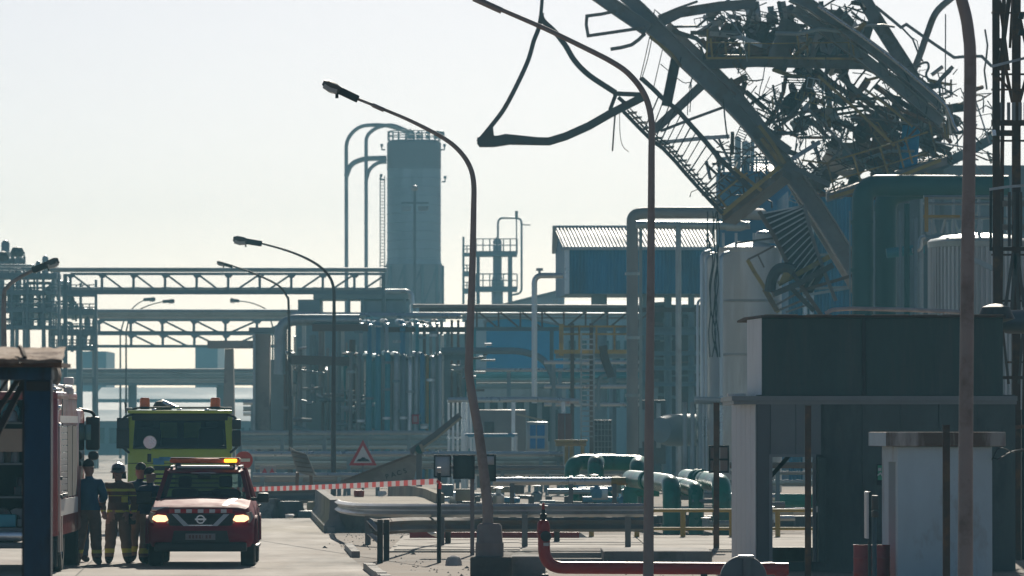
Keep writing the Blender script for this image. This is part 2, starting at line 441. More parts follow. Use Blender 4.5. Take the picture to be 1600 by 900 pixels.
def wall_path(base, h, t, name, label, cat, mt):
    e = T(name, label, cat, base[0])
    b = MB()
    for (a, c) in zip(base[:-1], base[1:]):
        a, c = Vector(a), Vector(c); d = (c - a); n = max(1, round(d.length / 4.0)); d /= n
        nr = Vector((-d.y, d.x, 0)).normalized() * t / 2
        for i in range(n):
            p, q = a + d * (i + .004), a + d * (i + .996)
            mb = MB()
            mb.prism([p - nr * 1.9, p + nr * 1.9, p + nr * 1.9 + ZA * .16, p + nr * 1.0 + ZA * .32, p + nr * .8 + ZA * h, p - nr * .8 + ZA * h, p - nr * 1.0 + ZA * .32, p - nr * 1.9 + ZA * .16], q - p)
            mb.build('barrier_segment', mt, e)
    return e
wall_path([(-5.25, 155, 0), (-4.1, 131.6, 0)], .76, .26, 'concrete_barrier', 'grey concrete barrier along the road edge beside the raised sandy island', 'barrier', M['conc'])
wall_path([(-3.6, 170, 0), (-2.2, 150, 0), (-1.75, 139, 0)], .82, .24, 'concrete_barrier', 'pale concrete barrier on the far right side of the sandy island', 'barrier', M['sand'])

# ------------------------------------------------------------------ far sheds and buildings
def shed(name, label, x0, x1, yt, yb, D, dep, mt, mr, cat='building', roof_frac=.35, win=0):
    X0, X1 = G(x0, D).x, G(x1, D).x; zt = zy(yt, D); e = T(name, label, cat, ((X0 + X1) / 2, D, 0))
    zr = zt * (1 - roof_frac) if roof_frac else zt
    b = MB(); b.bx(X0, X1, D, D + dep, 0, zr); b.build('wall', mt, e, smooth=0)
    if roof_frac:
        r = MB(); o = .4
        r.prism([(X0 - o, D - o, zr), (X0 - o, D + dep / 2, zt), (X0 - o, D + dep + o, zr)], (X1 - X0 + 2 * o, 0, 0)); r.build('roof', mr, e, smooth=0)
    for i in range(win):
        wdt = (X1 - X0) / win
        MB().bx(X0 + wdt * (i + .2), X0 + wdt * (i + .8), D - .12, D + .05, zr * .35, zr * .8).build('window', M['black'], e, smooth=0)
    return e
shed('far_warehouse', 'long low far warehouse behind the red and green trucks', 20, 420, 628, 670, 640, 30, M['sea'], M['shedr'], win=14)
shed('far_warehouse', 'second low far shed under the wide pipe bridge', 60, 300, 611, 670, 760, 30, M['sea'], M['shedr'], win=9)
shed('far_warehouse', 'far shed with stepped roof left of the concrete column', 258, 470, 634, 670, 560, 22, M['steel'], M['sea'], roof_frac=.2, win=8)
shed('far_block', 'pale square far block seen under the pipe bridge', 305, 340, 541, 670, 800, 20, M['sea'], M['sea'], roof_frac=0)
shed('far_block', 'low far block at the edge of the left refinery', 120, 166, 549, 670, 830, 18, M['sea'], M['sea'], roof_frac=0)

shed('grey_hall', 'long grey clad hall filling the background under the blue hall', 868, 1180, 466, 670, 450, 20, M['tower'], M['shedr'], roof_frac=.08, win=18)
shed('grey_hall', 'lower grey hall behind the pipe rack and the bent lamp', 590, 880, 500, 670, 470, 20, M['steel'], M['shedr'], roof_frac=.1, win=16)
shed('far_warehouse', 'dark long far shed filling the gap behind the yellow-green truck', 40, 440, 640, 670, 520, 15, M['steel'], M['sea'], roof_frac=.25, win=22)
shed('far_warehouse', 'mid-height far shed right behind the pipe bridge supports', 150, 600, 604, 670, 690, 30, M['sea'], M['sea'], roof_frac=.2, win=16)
# ------------------------------------------------------------------ pipe bridges on the left
def truss(name, label, x0, x1, ytop, ychord, ybot, D, flip, pitch=49.3, first=110, top=True, mt=M['steel']):
    e = T(name, label, 'pipe bridge', G((x0 + x1) / 2, D))
    for dd in (0, 2.2):
        b = MB(); b.bar(pp([(x0 + 10, ychord), (x1, ychord)], D + dd), m(4, D), .15); b.build('top_chord', mt, e)
        b = MB(); b.ibeam(pp([(x0, ybot), (x1, ybot)], D + dd), m(7 if top else 4.5, D), .25); b.build('bottom_chord', mt, e)
    xs = []; x = first
    while x <= x1 - 4: xs.append(x); x += pitch
    for i, x in enumerate(xs):
        for dd in (.02, 2.22):
            MB().bar(pp([(x, ychord + 1), (x, ybot)], D + dd), m(4, D), .14).build('post', mt, e)
            MB().prism([P(x - 7, ychord, D + dd - .03), P(x + 9, ychord, D + dd - .03), P(x + 4, ychord + 6, D + dd - .03), P(x - 3, ychord + 6, D + dd - .03)], (0, .06, 0)).build('gusset_plate', mt, e)
            if x + pitch < x1 + 10:
                q = [(x + 4, ychord + 2), (x + pitch - 10, ybot)] if x < flip else [(x + 8, ybot), (x + pitch - 2, ychord + 2)]
                MB().bar(pp(q, D + dd + .05), m(3, D), .1).build('diagonal', mt, e)
    if top:
        for (yy, dd, r) in ((ytop, .4, 3.2), (ytop + 1.5, 1.2, 2.6)):
            MB().tube(pp([(x0 - 22, yy), (x1 + 2, yy)], D + dd), m(r, D)).build('pipe', M['pipe'], e)
        MB().tube(pp([(x0, ybot - 5), (x1, ybot - 5)], D + 1.2), m(3, D)).build('pipe', M['pipe'], e)
    for x in (x0 + 2, x1 - 3):
        MB().ibeam([P(x, ychord, D + 1), Vector((P(x, 0, D).x, D + 1, 0))], m(6, D), .3).build('leg', mt, e)
    return e
truss('pipe_bridge', 'high steel truss pipe bridge crossing the sky on the left, topmost of the bridges', 100, 602, 421, 428, 456.5, 330, 345)
truss('pipe_bridge', 'thin lower truss bridge below the solid dark pipe beam', 145, 448, 0, 500, 519.5, 372, 345, first=155, top=False)
truss('pipe_bridge', 'faint farthest truss bridge just above the pale sky gap', 120, 440, 0, 522, 541, 430, 345, first=205, top=False)
e = T('pipe_beam', 'solid dark blue-grey pipe beam between the two truss bridges', 'pipe bridge', G(260, 352))
for (yy, dd) in ((487, 0), (489, .8), (492.5, .3), (494, 1.1)):
    MB().tube(pp([(45, yy), (468, yy)], 352 + dd), m(4.2, 352)).build('pipe', M['pipe'], e)
for x in (148, 465): MB().ibeam([P(x, 488, 352.5), Vector((P(x, 0, 352).x, 352.5, 0))], m(6, 352), .3).build('leg', M['steel'], e)
e = T('pipe_beam', 'wide low pipe bridge in front of the pale sky gap behind the trucks', 'pipe bridge', G(230, 440))
for i, yy in enumerate((579, 584, 589, 594, 598)):
    MB().tube(pp([(55, yy), (430, yy)], 440 + i * .5), m(3.4, 440)).build('pipe', M['pipe'] if i % 2 else M['pipeb'], e)
MB().bar(pp([(55, 600), (430, 600)], 440), m(4, 440), 2).build('deck_beam', M['steel'], e)
for x in (207, 345, 90): MB().ibeam([P(x, 600, 441), Vector((P(x, 0, 440).x, 441, 0))], m(13, 440), .6).build('leg', M['steel'], e)
D = 300; e = T('concrete_column', 'brown concrete T-shaped column left of the pipe rack', 'column', G(358, D))
b = MB(); b.bar(pp([(325, 538.5), (402, 538.5)], D), m(12, D), 1.2); b.build('capital', M['tan'], e)
b = MB(); b.prism([P(351.5, 545, D), P(364, 545, D), Vector((P(369, 0, D).x, D, 0)), Vector((P(346, 0, D).x, D, 0))], (0, 1, 0)); b.build('shaft', M['tan'], e)

# ------------------------------------------------------------------ left refinery
rng = random.Random(11)
def process_unit(name, label, x0, x1, yt, D, lev, ncol, seed, mt=M['steel'], vessels=3):
    r = random.Random(seed); e = T(name, label, 'process unit', G((x0 + x1) / 2, D)); dep = m(x1 - x0, D) * .7
    xs = [x0 + (x1 - x0) * i / (ncol - 1) for i in range(ncol)]
    for x in xs:
        for dd in (0, dep):
            MB().bar([P(x, yt + r.uniform(-3, 4), D + dd), Vector((P(x, 0, D).x, D + dd, 0))], m(3.6, D), .25).build('column', mt, e)
    for y in lev:
        b = MB(); b.bar(pp([(x0, y), (x1, y)], D + dep / 2), m(r.uniform(5, 9), D), dep); b.build('deck', mt, e)
        rl = MB()
        for k in (5, 10): rl.tube(pp([(x0, y - 4 - k), (x1, y - 4 - k)], D), m(.9, D), 5)
        for i in range(ncol * 2): 
            x = x0 + (x1 - x0) * i / (ncol * 2 - 1); rl.tube(pp([(x, y), (x, y - 14)], D), m(.9, D), 5)
        rl.build('railing', mt, e)
    for i in range(vessels):
        x = r.uniform(x0 + 6, x1 - 6); y0 = r.choice(lev); hgt = r.uniform(14, 34); rad = r.uniform(4, 9)
        b = MB(); b.lathe(P(x, y0, D + dep * r.uniform(.2, .8)), [(0, 0), (m(rad, D), m(2, D)), (m(rad, D), m(hgt, D)), (m(rad * .6, D), m(hgt + 4, D)), (0, m(hgt + 5, D))], 14); b.build('vessel', M['pipe'], e)
    for i in range(int(vessels * 3)):
        y0 = r.choice(lev) - r.uniform(3, 18); xa, xb = sorted((r.uniform(x0, x1), r.uniform(x0, x1)))
        pth = rounded(pp([(xa, y0 + r.uniform(15, 50)), (xa, y0), (xb, y0), (xb, y0 + r.uniform(10, 60))], D + dep * r.random()), m(4, D), 3)
        MB().tube(pth, m(r.uniform(1.2, 2.6), D), 7).build('pipe', M['pipe'], e)
    return e
process_unit('process_unit', 'tangled blue-grey process unit at the far left behind the blue shelter', -30, 92, 425, 335, (432, 458, 485, 512), 6, 3, vessels=9)
process_unit('process_unit', 'low process frame with open decks right of the far left unit', 78, 150, 440, 342, (459, 489, 520, 545), 4, 5, vessels=5)
process_unit('process_unit', 'taller twin-topped frame rising at the extreme left edge', -20, 38, 402, 350, (408, 430), 4, 8, vessels=2)
for (x, y, r_, lab) in ((4, 400, 10, 'dark round vent head at the very left edge of the skyline'), (27, 393, 11, 'dark knobbed vent head second from the left edge')):
    D = 348; e = T('vent_stack', lab, 'vent stack', G(x, D))
    b = MB(); b.lathe(P(x, y + 9, D), [(0, 0), (m(r_ * .8, D), m(2, D)), (m(r_, D), m(8, D)), (m(r_ * .7, D), m(15, D)), (0, m(17, D))], 12); b.build('head', M['darksteel'], e)
    MB().tube([P(x, y + 9, D), Vector((P(x, 0, D).x, D, 0))], m(3, D)).build('stack', M['steel'], e)

# ------------------------------------------------------------------ silo tower with its pipe loops and mast
D = 520; e = T('silo_tower', 'tall grey-blue cylindrical silo tower standing against the sky', 'silo', G(646, D)); c = G(646, D); s = D / F
b = MB(); cx = c + YA * 2.6
def zz(y): return zy(y, D)
prof = [(0, zz(217)), (39 * s, zz(217)), (42.5 * s, zz(221)), (42.5 * s, zz(262))]
b.lathe(cx, prof, 40); b.build('head_section', mat('silo_head', (.29, .32, .34), .6, .1, var=.06, sc=.3), e)
prof = [(42.2 * s, zz(262))]
y = 262
while y < 412:
    prof += [(42.2 * s + .0, zz(y)), (42.2 * s + .05, zz(y + 1)), (42.2 * s, zz(y + 2))]; y += 14
prof += [(43.5 * s, zz(412))]
MB().lathe(cx, prof, 40).build('shell', M['tower'], e)
MB().lathe(cx, [(44.5 * s, zz(412)), (44.5 * s, zz(482))], 24).build('skirt', mat('silo_skirt', (.31, .35, .37), .6, .1, var=.1, sc=.3), e)
MB().lathe(cx, [(47 * s, zz(482)), (50 * s, zz(484)), (50 * s, 0)], 24).build('base', M['tower'], e)
for i in range(10):
    a0 = 2 * math.pi * i / 10; b = MB()
    p = lambda a, y_: cx + Vector((math.cos(a) * 45.2 * s, math.sin(a) * 45.2 * s, zz(y_)))
    b.bar([p(a0, 414), p(a0, 482)], .25, .25); b.bar([p(a0, 482), p(a0 + .628, 414)], .16, .16); b.build('skirt_brace', M['steel'], e)
rl = MB()
for k in (7, 14):
    rl.tube([cx + Vector((math.cos(a) * 41 * s, math.sin(a) * 41 * s, zz(217 - k))) for a in [2 * math.pi * i / 20 for i in range(21)]], .05, 5)
for i in range(20):
    a = 2 * math.pi * i / 20; q = cx + Vector((math.cos(a) * 41 * s, math.sin(a) * 41 * s, 0)); rl.tube([q + ZA * zz(218), q + ZA * zz(203)], .05, 5)
rl.build('roof_railing', M['steel'], e)
for (x, y0, hh, rr) in ((641, 217, 12, 5), (654, 217, 9, 4), (668, 217, 10, 3), (681, 217, 8, 3.5)):
    MB().lathe(P(x, y0, D + 2), [(rr * s, 0), (rr * s, hh * s), (rr * .4 * s, (hh + 3) * s), (0, (hh + 4) * s)], 12).build('roof_vent', M['pipe'], e)
MB().tube(rounded(pp([(681, 217), (681, 207), (692, 207), (692, 212)], D + 2), .25), 3 * s).build('vent_elbow', M['pipe'], e)
for (x, y) in ((600, 234), (599, 281), (691, 234), (692, 284)):
    d = -1 if x < 640 else 1
    b = MB(); b.bar(pp([(x - d * 2, y), (x + d * 4, y)], D + 2), .12, .12); b.tube(pp([(x + d * 3.5, y), (x + d * 3.5, y - 6)], D + 2), .06); b.box(P(x + d * 3.5, y - 7, D + 2), (.25, .25, .25)); b.build('side_lamp', M['steel'], e)
b = MB()
for k in range(0, 40): b.tube(pp([(594, 400 + k * 5 - 120), (601, 400 + k * 5 - 120)], D + 1.2), .035, 4)
b.tube(pp([(594, 275), (594, 480)], D + 1.2), .05, 5); b.tube(pp([(601, 275), (601, 480)], D + 1.2), .05, 5); b.build('ladder', M['steel'], e)
e2 = T('pipe_loop', 'outer tall looped duct left of the silo tower', 'pipe', G(541, D))
MB().tube(rounded([G(541, D) + YA * 2, P(541, 218, D + 2), P(560, 197, D + 2), P(600, 194, D + 2), P(646, 209, D + 2)], 1.4, 8), 3.1 * s, 10).build('duct', M['pipe'], e2)
MB().tube(rounded(pp([(541, 275), (548, 256), (568, 248), (604, 247)], D + 2), .8, 6), 4.2 * s, 10).build('branch_duct', M['pipe'], e2)
e2 = T('pipe_loop', 'inner looped duct between the outer duct and the silo tower', 'pipe', G(572, D))
MB().tube(rounded([G(572, D) + YA * 1.2, P(572, 212, D + 1.2), P(588, 199, D + 1.2), P(612, 194, D + 1.2), P(640, 206, D + 1.2)], 1.3, 8), 3 * s, 10).build('duct', M['pipe'], e2)
MB().tube(rounded(pp([(572, 282), (577, 264), (590, 254), (604, 253)], D + 1.2), .6, 6), 3 * s, 10).build('branch_duct', M['pipe'], e2)
D = 400; e = T('floodlight_mast', 'thin mast with ball top and two floodlights in front of the silo', 'lamp mast', G(648, D)); s = D / F
MB().tube([G(648, D), P(648, 296, D)], [2.6 * s, 2.0 * s]).build('mast', M['steel'], e)
MB().bar(pp([(627, 317), (670, 317)], D), 2.4 * s, .12).build('crossbar', M['steel'], e)
MB().lathe(P(648, 299, D), [(0, 0), (4 * s, 1.5 * s), (5.4 * s, 5 * s), (4 * s, 8.5 * s), (0, 10.5 * s)], 14).build('ball_top', M['galv'], e)
for x in (634, 661):
    b = MB(); b.prism([P(x - 9, 322, D - .2), P(x + 9, 322, D - .2), P(x + 7, 329, D - .2), P(x - 7, 329, D - .2)], (0, .4, 0)); b.build('floodlight', M['pipe'], e)

# ------------------------------------------------------------------ distillation column with decks
D = 480; s = D / F; e = T('distillation_column', 'open steel column tower with two railed decks right of the silo', 'process column', G(775, D)); dep = 3.2
for x in (747, 797):
    for dd in (0, dep): MB().bar([P(x, 397, D + dd), Vector((P(x, 0, D).x, D + dd, 0))], (5.5 if x < 760 else 7) * s, .3).build('leg', M['steel'], e)
MB().lathe(G(777, D) + YA * 1.6, [(9 * s, 0), (9 * s, zz(440) * 1.0), (7 * s, zy(430, D)), (6.8 * s, zy(376, D)), (4 * s, zy(371, D)), (0, zy(369, D))], 16).build('vessel', M['pipe'], e)
for y in (397, 452):
    MB().bar(pp([(743, y), (808, y)], D + dep / 2), 7.5 * s, dep + .6).build('deck', M['steel'], e)
    b = MB()
    for k in (14, 24):
        for dd in (-.2, dep + .2): b.tube(pp([(744, y - k), (808, y - k)], D + dd), 1.0 * s, 5)
    for i in range(7):
        x = 744 + i * 64 / 6
        for dd in (-.2, dep + .2): b.tube(pp([(x, y), (x, y - 24)], D + dd), 1.0 * s, 5)
    b.build('railing', M['steel'], e)
MB().tube(rounded(pp([(778, 371), (778, 340.5), (815, 340.5), (815, 458), (800, 461)], D + 1), .5, 5), 1.7 * s).build('overhead_pipe', M['pipe'], e)
MB().tube(pp([(807, 332), (807, 395)], D + .6), 1.1 * s).build('vent_pipe', M['pipe'], e)
b = MB(); b.box(P(807, 336, D + .6), (.25, .25, .7)); b.tube(pp([(815, 351), (829, 351.5)], D + .6), .05); b.build('vent_head', M['steel'], e)
process_unit('process_unit', 'faint thin scaffold frame left of the railed column tower', 724, 741, 372, 620, (398, 428, 455), 2, 21, mt=M['steel'], vessels=0)
D = 430; e = T('grey_shed', 'grey metal shed with roof rising to the right behind the blue hall', 'building', G(830, D))
b = MB(); b.prism([P(726, 492, D), P(882, 455, D), Vector((P(882, 0, D).x, D, 0)), Vector((P(726, 0, D).x, D, 0))], (0, 20, 0)); b.build('wall', M['tower'], e, smooth=0)
b = MB(); b.prism([P(722, 490, D - .5), P(884, 450, D - .5), P(884, 454.5, D - .5), P(722, 494, D - .5)], (0, 21, 0)); b.build('roof', M['shedr'], e, smooth=0)
MB().box(P(868, 469, D - .4), (m(8, D), .5, m(4, D))).build('roof_light', M['galv'], e)

# ------------------------------------------------------------------ blue hall with pale roof
D = 300; s = D / F; e = T('blue_hall', 'raised blue corrugated hall with a pale ribbed metal roof', 'building', G(1000, D)); dep = 9
X0, X1 = P(889, 0, D).x, P(1122, 0, D).x
zb, zt, zr = zy(459, D), zy(388, D), zy(343, D) - .3
b = MB(); b.corr((X0, D, zb), (X1, D, zb), (0, 0, zt - zb), m(5.2, D), .06); b.build('wall', M['blue'], e, smooth=0)
XL = P(876, 0, D).x
b = MB(); b.prism([(X0, D + .02, zb), (X0, D + .02, zt), (XL, D + dep / 2, zr), (XL - .2, D + dep, zt), (XL - .2, D + dep, zb)], (.15, .02, 0)); b.build('gable_wall', M['blued'], e, smooth=0)
b = MB(); b.bx(X0 - .22, X0 + .02, D - .12, D + .5, zb, zt); b.build('corner_panel', M['pipel'], e)
b = MB(); a0 = Vector((X0 - .3, D - .5, zt)); a1 = Vector((X1, D - .5, zt)); upv = Vector((-.42, dep / 2 + .5, zr - zt)); b.corr(a0, a1, upv, m(5.4, D), .075); b.build('roof_slope', M['roof'], e, smooth=0)
MB().prism([(XL - .4, D + dep / 2, zr + .05), (X1, D + dep / 2, zr + .05), (X1, D + dep + .4, zt), (XL - .4, D + dep + .4, zt)], (0, 0, .1)).build('rear_roof_slope', M['roof'], e, smooth=0)
MB().bar([(X0 - .4, D - .5, zt - .02), (X1, D - .5, zt - .02)], .16, .2).build('gutter', M['galv'], e)
MB().prism([(X0, D + .1, zb), (X1, D + .1, zb), (X1, D + dep, zb), (XL, D + dep, zb)], (0, 0, .3)).build('floor_deck', M['steel'], e)
for (x, wpx, dd) in ((937, 25, 2), (1010, 10, 2), (1046, 12, 3), (1082, 10, 2), (1110, 10, 2)):
    MB().lathe(G(x, D) + YA * dd, [(m(wpx / 2, D), 0), (m(wpx / 2, D), zb)], 16).build('support_column', M['steel'], e)
for y in (520, 552, 575, 600):
    MB().ibeam(pp([(968, y), (1112, y)], D + 1.5), m(7, D), .4).build('cross_beam', M['steel'], e)
# charred open structure beneath the hall
e = T('burnt_structure', 'dark burnt open frame beneath the blue hall behind the lamp post', 'process unit', G(1040, D + 7)); r = random.Random(5)
b = MB(); b.bx(P(990, 0, D + 8).x, P(1110, 0, D + 8).x, D + 8, D + 8.3, 0, zb - .4); b.build('back_wall', M['darksteel'], e)
for i in range(26):
    y = r.uniform(468, 640); xa = r.uniform(980, 1080); xb = xa + r.uniform(15, 45)
    MB().bar(pp([(xa, y), (xb, y + r.uniform(-4, 4))], D + r.uniform(3, 7)), m(r.uniform(2, 5), D), .3).build('beam', r.choice([M['darksteel'], M['steel'], M['steelbr']]), e)
for i in range(14):
    x = r.uniform(985, 1105); y = r.uniform(480, 620)
    MB().box(P(x, y, D + r.uniform(3, 6)), (m(r.uniform(5, 16), D), .8, m(r.uniform(6, 22), D))).build('cabinet', r.choice([M['darksteel'], M['steel'], M['pipe'], M['pipeb']]), e)

# ------------------------------------------------------------------ big looped pipes in front of the hall
D = 235; e = T('pipe_loop', 'large brown-grey looped pipe running down past the blue hall', 'pipe', G(988, D))
MB().tube(rounded([G(988, D), P(988, 335, D), P(1012, 332.5, D), P(1118, 332.5, D), P(1190, 335, D + 6)], .6, 8), m(9.3, D), 14).build('pipe', M['pipeb'], e)
for y in (430, 530, 620): MB().lathe(P(988, y, D), [(m(9, D), 0), (m(11.5, D), 0), (m(11.5, D), .12), (m(9, D), .12)], 16).build('flange', M['pipe'], e)
MB().bar(pp([(1001, 350), (1001, 700)], D + .4), m(5, D), .2).build('support_post', M['steel'], e)
D = 230; e = T('pipe_loop', 'paler horizontal pipe with a downpipe just below the big looped pipe', 'pipe', G(1060, D))
MB().tube(pp([(994, 351), (1150, 353), (1172, 352)], D), m(6.2, D), 12).build('pipe', M['pipe'], e)
MB().tube([G(1060, D) - YA * .2, P(1060, 354, D - .2)], m(4.4, D), 12).build('downpipe', M['pipe'], e)
MB().lathe(P(1148, 353, D), [(0, -m(14, D)), (m(8, D), -m(13, D)), (m(8.5, D), m(10, D)), (m(5, D), m(20, D)), (0, m(22, D))], 14, XA).build('end_vessel', M['pipe'], e)
MB().tube(rounded(pp([(1110, 395), (1105, 360), (1104, 500), (1109, 560)], D - 1), .1), .035, 5).build('hanging_cable', M['black'], e)

# ------------------------------------------------------------------ pale storage tanks
D = 215; s = D / F
e = T('storage_tank', 'pale dented storage tank with domed cap behind the grey building', 'tank', G(1168, D)); c = G(1172, D + 3)
ztk = zy(388, D)
MB().lathe(c, [(50 * s, 0), (50 * s, ztk), (50.5 * s, ztk), (50.5 * s, ztk - .06), (51.5 * s, ztk), (51.5 * s, ztk + .12), (44 * s, zy(383, D)), (22 * s, zy(374, D)), (0, zy(372, D))], 40).build('shell', M['tank'], e)
for y in (470, 555): MB().lathe(c, [(50.1 * s, zy(y, D)), (51.2 * s, zy(y, D) + .05), (50.1 * s, zy(y, D) + .1)], 40).build('hoop', M['galv'], e)
MB().lathe(P(1195, 376, D + 3), [(16 * s, -.1), (16 * s, .25), (12 * s, .35), (0, .4)], 18).build('manhole_cap', M['galv'], e)
for x in (1130, 1150, 1178): MB().tube(pp([(x, 384), (x, 364)], D + 2.5), .05).build('vent', M['galv'], e)
e = T('column_vessel', 'narrow pale upright vessel with grey pipes left of the dented tank', 'tank', G(1108, D)); c = G(1112, D)
MB().lathe(c, [(13 * s, 0), (13 * s, zy(402, D)), (9 * s, zy(395, D)), (0, zy(393, D))], 20).build('shell', M['tank'], e)
for (x, y, r_) in ((1097, 396, 3), (1103, 402, 2.2), (1127, 398, 3), (1090, 470, 2)):
    MB().tube(rounded([G(x, D - .6), P(x, y, D - .6), P(x + 12, y - 4, D - .2)], .2), r_ * s).build('pipe', M['pipel'], e)
b = MB(); r = random.Random(3)
for k in range(5):
    pts = [(1117 + r.uniform(-3, 3), 250 + 60 * k) for k in range(1)] ; x = 1113 + r.uniform(-5, 8)
    b.tube(smooth_path(pp([(x + r.uniform(-5, 5), 330 + 38 * q) for q in range(7)], D - 1.2), 4), .022, 4)
b.build('hanging_cable', M['black'], e)
MB().tube(pp([(1085, 625), (1135, 627), (1165, 626)], D - .8), 6 * s, 10).build('header_pipe', M['pipel'], e)
for x in (1070, 1082, 1094): MB().tube([G(x, D - .8), P(x, 628, D - .8)], 3.6 * s, 8).build('leg_pipe', M['pipe'], e)
MB().lathe(P(1050, 672, D), [(0, -.9), (m(20, D), -.8), (m(25, D), -.2), (m(25, D), 1.5), (0, 1.7)], 20, (YA + XA * .7).normalized()).build('horizontal_drum', M['steel'], e)

# blue sheds behind the wreck
D = 275; s = D / F
e = T('blue_tank', 'big blue round tank with pale top behind the hanging stairs', 'tank', G(1180, D)); c = G(1180, D + 4)
MB().lathe(c, [(62 * s, 0), (62 * s, zy(268, D)), (61 * s, zy(264, D)), (30 * s, zy(252, D)), (0, zy(250, D))], 36).build('shell', M['blued'], e)
b = MB()
for k in (8, 17):
    b.tube([c + Vector((math.cos(a) * 58 * s, math.sin(a) * 58 * s, zy(258 - k, D))) for a in [2 * math.pi * i / 24 for i in range(25)]], .05, 5)
for i in range(24):
    a = 2 * math.pi * i / 24; q = c + Vector((math.cos(a) * 58 * s, math.sin(a) * 58 * s, 0)); b.tube([q + ZA * zy(264, D), q + ZA * zy(240, D)], .05, 5)
b.build('railing', M['steel'], e)
for (x, y, rr) in ((1153, 215, 5), (1166, 222, 7), (1176, 206, 3)): MB().lathe(P(x, 262, D + 4), [(rr * s, 0), (rr * s, m(262 - y, D)), (0, m(266 - y, D))], 12).build('roof_vessel', M['pipe'], e)
e = T('blue_shed', 'blue corrugated wall standing behind the lower fallen stairs', 'building', G(1270, D - 12)); D2 = D - 12
b = MB(); b.corr((P(1232, 0, D2).x, D2, 0), (P(1480, 0, D2).x, D2, 0), (0, 0, zy(296, D2)), m(6, D2), .07); b.build('wall', M['blue'], e, smooth=0)
MB().bx(P(1232, 0, D2).x, P(1480, 0, D2).x, D2 + .2, D2 + 12, 0, zy(298, D2)).build('body', M['blued'], e, smooth=0)
for x in (1258, 1268): MB().tube([G(x, D2 - .4), P(x, 330, D2 - .4)], m(4, D2)).build('downpipe', M['pipel'], e)
for y in (400, 452): MB().bar(pp([(1235, y), (1345, y - 4)], D2 - .5), m(4, D2), .2).build('rail', M['pipeb'], e)

# ------------------------------------------------------------------ small pipe, gantry, sheds between
D = 250; e = T('pipe_loop', 'slim pale pipe bent into the left wall of the blue hall', 'pipe', G(835, D))
MB().tube(rounded(pp([(835, 630), (835, 430.5), (880, 430.5)], D), .35, 6), m(4.6, D), 10).build('pipe', M['pipel'], e)
b = MB(); b.tube(pp([(843, 430), (843, 420)], D), .06); b.box(P(843, 421, D), (.3, .15, .12)); b.build('valve', M['pipe'], e)
D = 270; e = T('pipe_gantry', 'long brown trussed pipe gantry running under the blue hall', 'pipe bridge', G(860, D))
for dd in (0, 1.6):
    MB().ibeam(pp([(655, 484), (1100, 484)], D + dd), m(7, D), .3).build('top_chord', M['steelbr'], e)
    MB().ibeam(pp([(655, 514), (1100, 514)], D + dd), m(6, D), .3).build('bottom_chord', M['steel'], e)
x = 745
while x < 1000:
    for dd in (.05, 1.65):
        MB().bar(pp([(x, 487), (x, 513)], D + dd), m(3, D), .12).build('post', M['steelbr'], e)
        q = [(x + 3, 488), (x + 32, 512)] if x < 855 else [(x + 3, 512), (x + 32, 488)]
        MB().bar(pp(q, D + dd + .05), m(3, D), .1).build('diagonal', M['steelbr'], e)
    x += 34
for (y, r_, mt) in ((478, 3, 'pipeb'), (490, 2.5, 'pipel'), (496, 2, 'pipe')): MB().tube(pp([(645, y), (1000, y + 1)], D + .8), m(r_, D)).build('pipe', M[mt], e)
for x in (700, 862, 960): MB().ibeam([P(x, 514, D + .8), Vector((P(x, 0, D).x, D + .8, 0))], m(6, D), .3).build('leg', M['steel'], e)
D = 330
e = T('blue_shed', 'bright blue shed with low gable between the slim pale pipe and bent lamp', 'building', G(815, D)); 
b = MB(); b.prism([P(760, 502, D), P(800, 493, D), P(880, 510, D), Vector((P(880, 0, D).x, D, 0)), Vector((P(760, 0, D).x, D, 0))], (0, 12, 0)); b.build('wall', M['lblue'], e, smooth=0)
b = MB(); b.prism([P(755, 501, D - .4), P(800, 490, D - .4), P(884, 508, D - .4), P(884, 511, D - .4), P(800, 494, D - .4), P(755, 505, D - .4)], (0, 13, 0)); b.build('roof', M['shedr'], e, smooth=0)
shed('grey_block_building', 'low pale teal-grey building in front of the foot of the bright blue shed', 700, 884, 586, 670, 312, 6, M['pipe'], M['shedr'], roof_frac=.08, win=9)
D = 262; e = T('black_duct', 'thick dark pipe curving down in front of the bright blue shed', 'pipe', G(860, D))
MB().tube(rounded(pp([(690, 548), (815, 548), (850, 560), (866, 590), (868, 640)], D), 1.0, 7), m(5.5, D), 10).build('pipe', M['steel'], e)
D = 240; e = T('ladder_platform', 'yellow railed platform with ladder under the blue hall', 'platform', G(905, D))
MB().bar(pp([(868, 556), (985, 556)], D + .8), m(7, D), 1.6).build('deck', M['steel'], e)
MB().bar(pp([(866, 549.5), (985, 549.5)], D - .05), m(6, D), .06).build('toe_board', M['yel'], e)
b = MB()
for y in (510, 522): b.tube(pp([(876, y), (985, y)], D), .05, 6)
for x in (876, 905, 932, 960, 984): b.tube(pp([(x, 508), (x, 552)], D), .05, 6)
b.build('railing', M['yeld'], e)
MB().bar(pp([(877, 506), (877, 556)], D), m(7, D), .15).build('corner_post', M['yel'], e)
b = MB()
for x in (908, 928): b.bar(pp([(x, 520), (x, 690)], D - .3), .07, .05)
b.build('ladder_rail', M['pipe'], e)
for i in range(20): MB().bar(pp([(908, 530 + 8 * i), (928, 530 + 8 * i)], D - .3), .05, .05).build('rung', M['galv'], e)
for x in (894, 924): MB().ibeam([P(x, 505, D), G(x, D)], m(6, D), .2).build('leg', M['steelbr'], e)
MB().tube(smooth_path(pp([(942, 540), (945, 560), (953, 582), (955, 590)], D), 4), m(7, D), 10).build('dark_hose', M['darksteel'], e)
MB().tube(rounded(pp([(935, 640), (935, 588), (960, 583)], D), .3), m(3, D)).build('side_pipe', M['steel'], e)

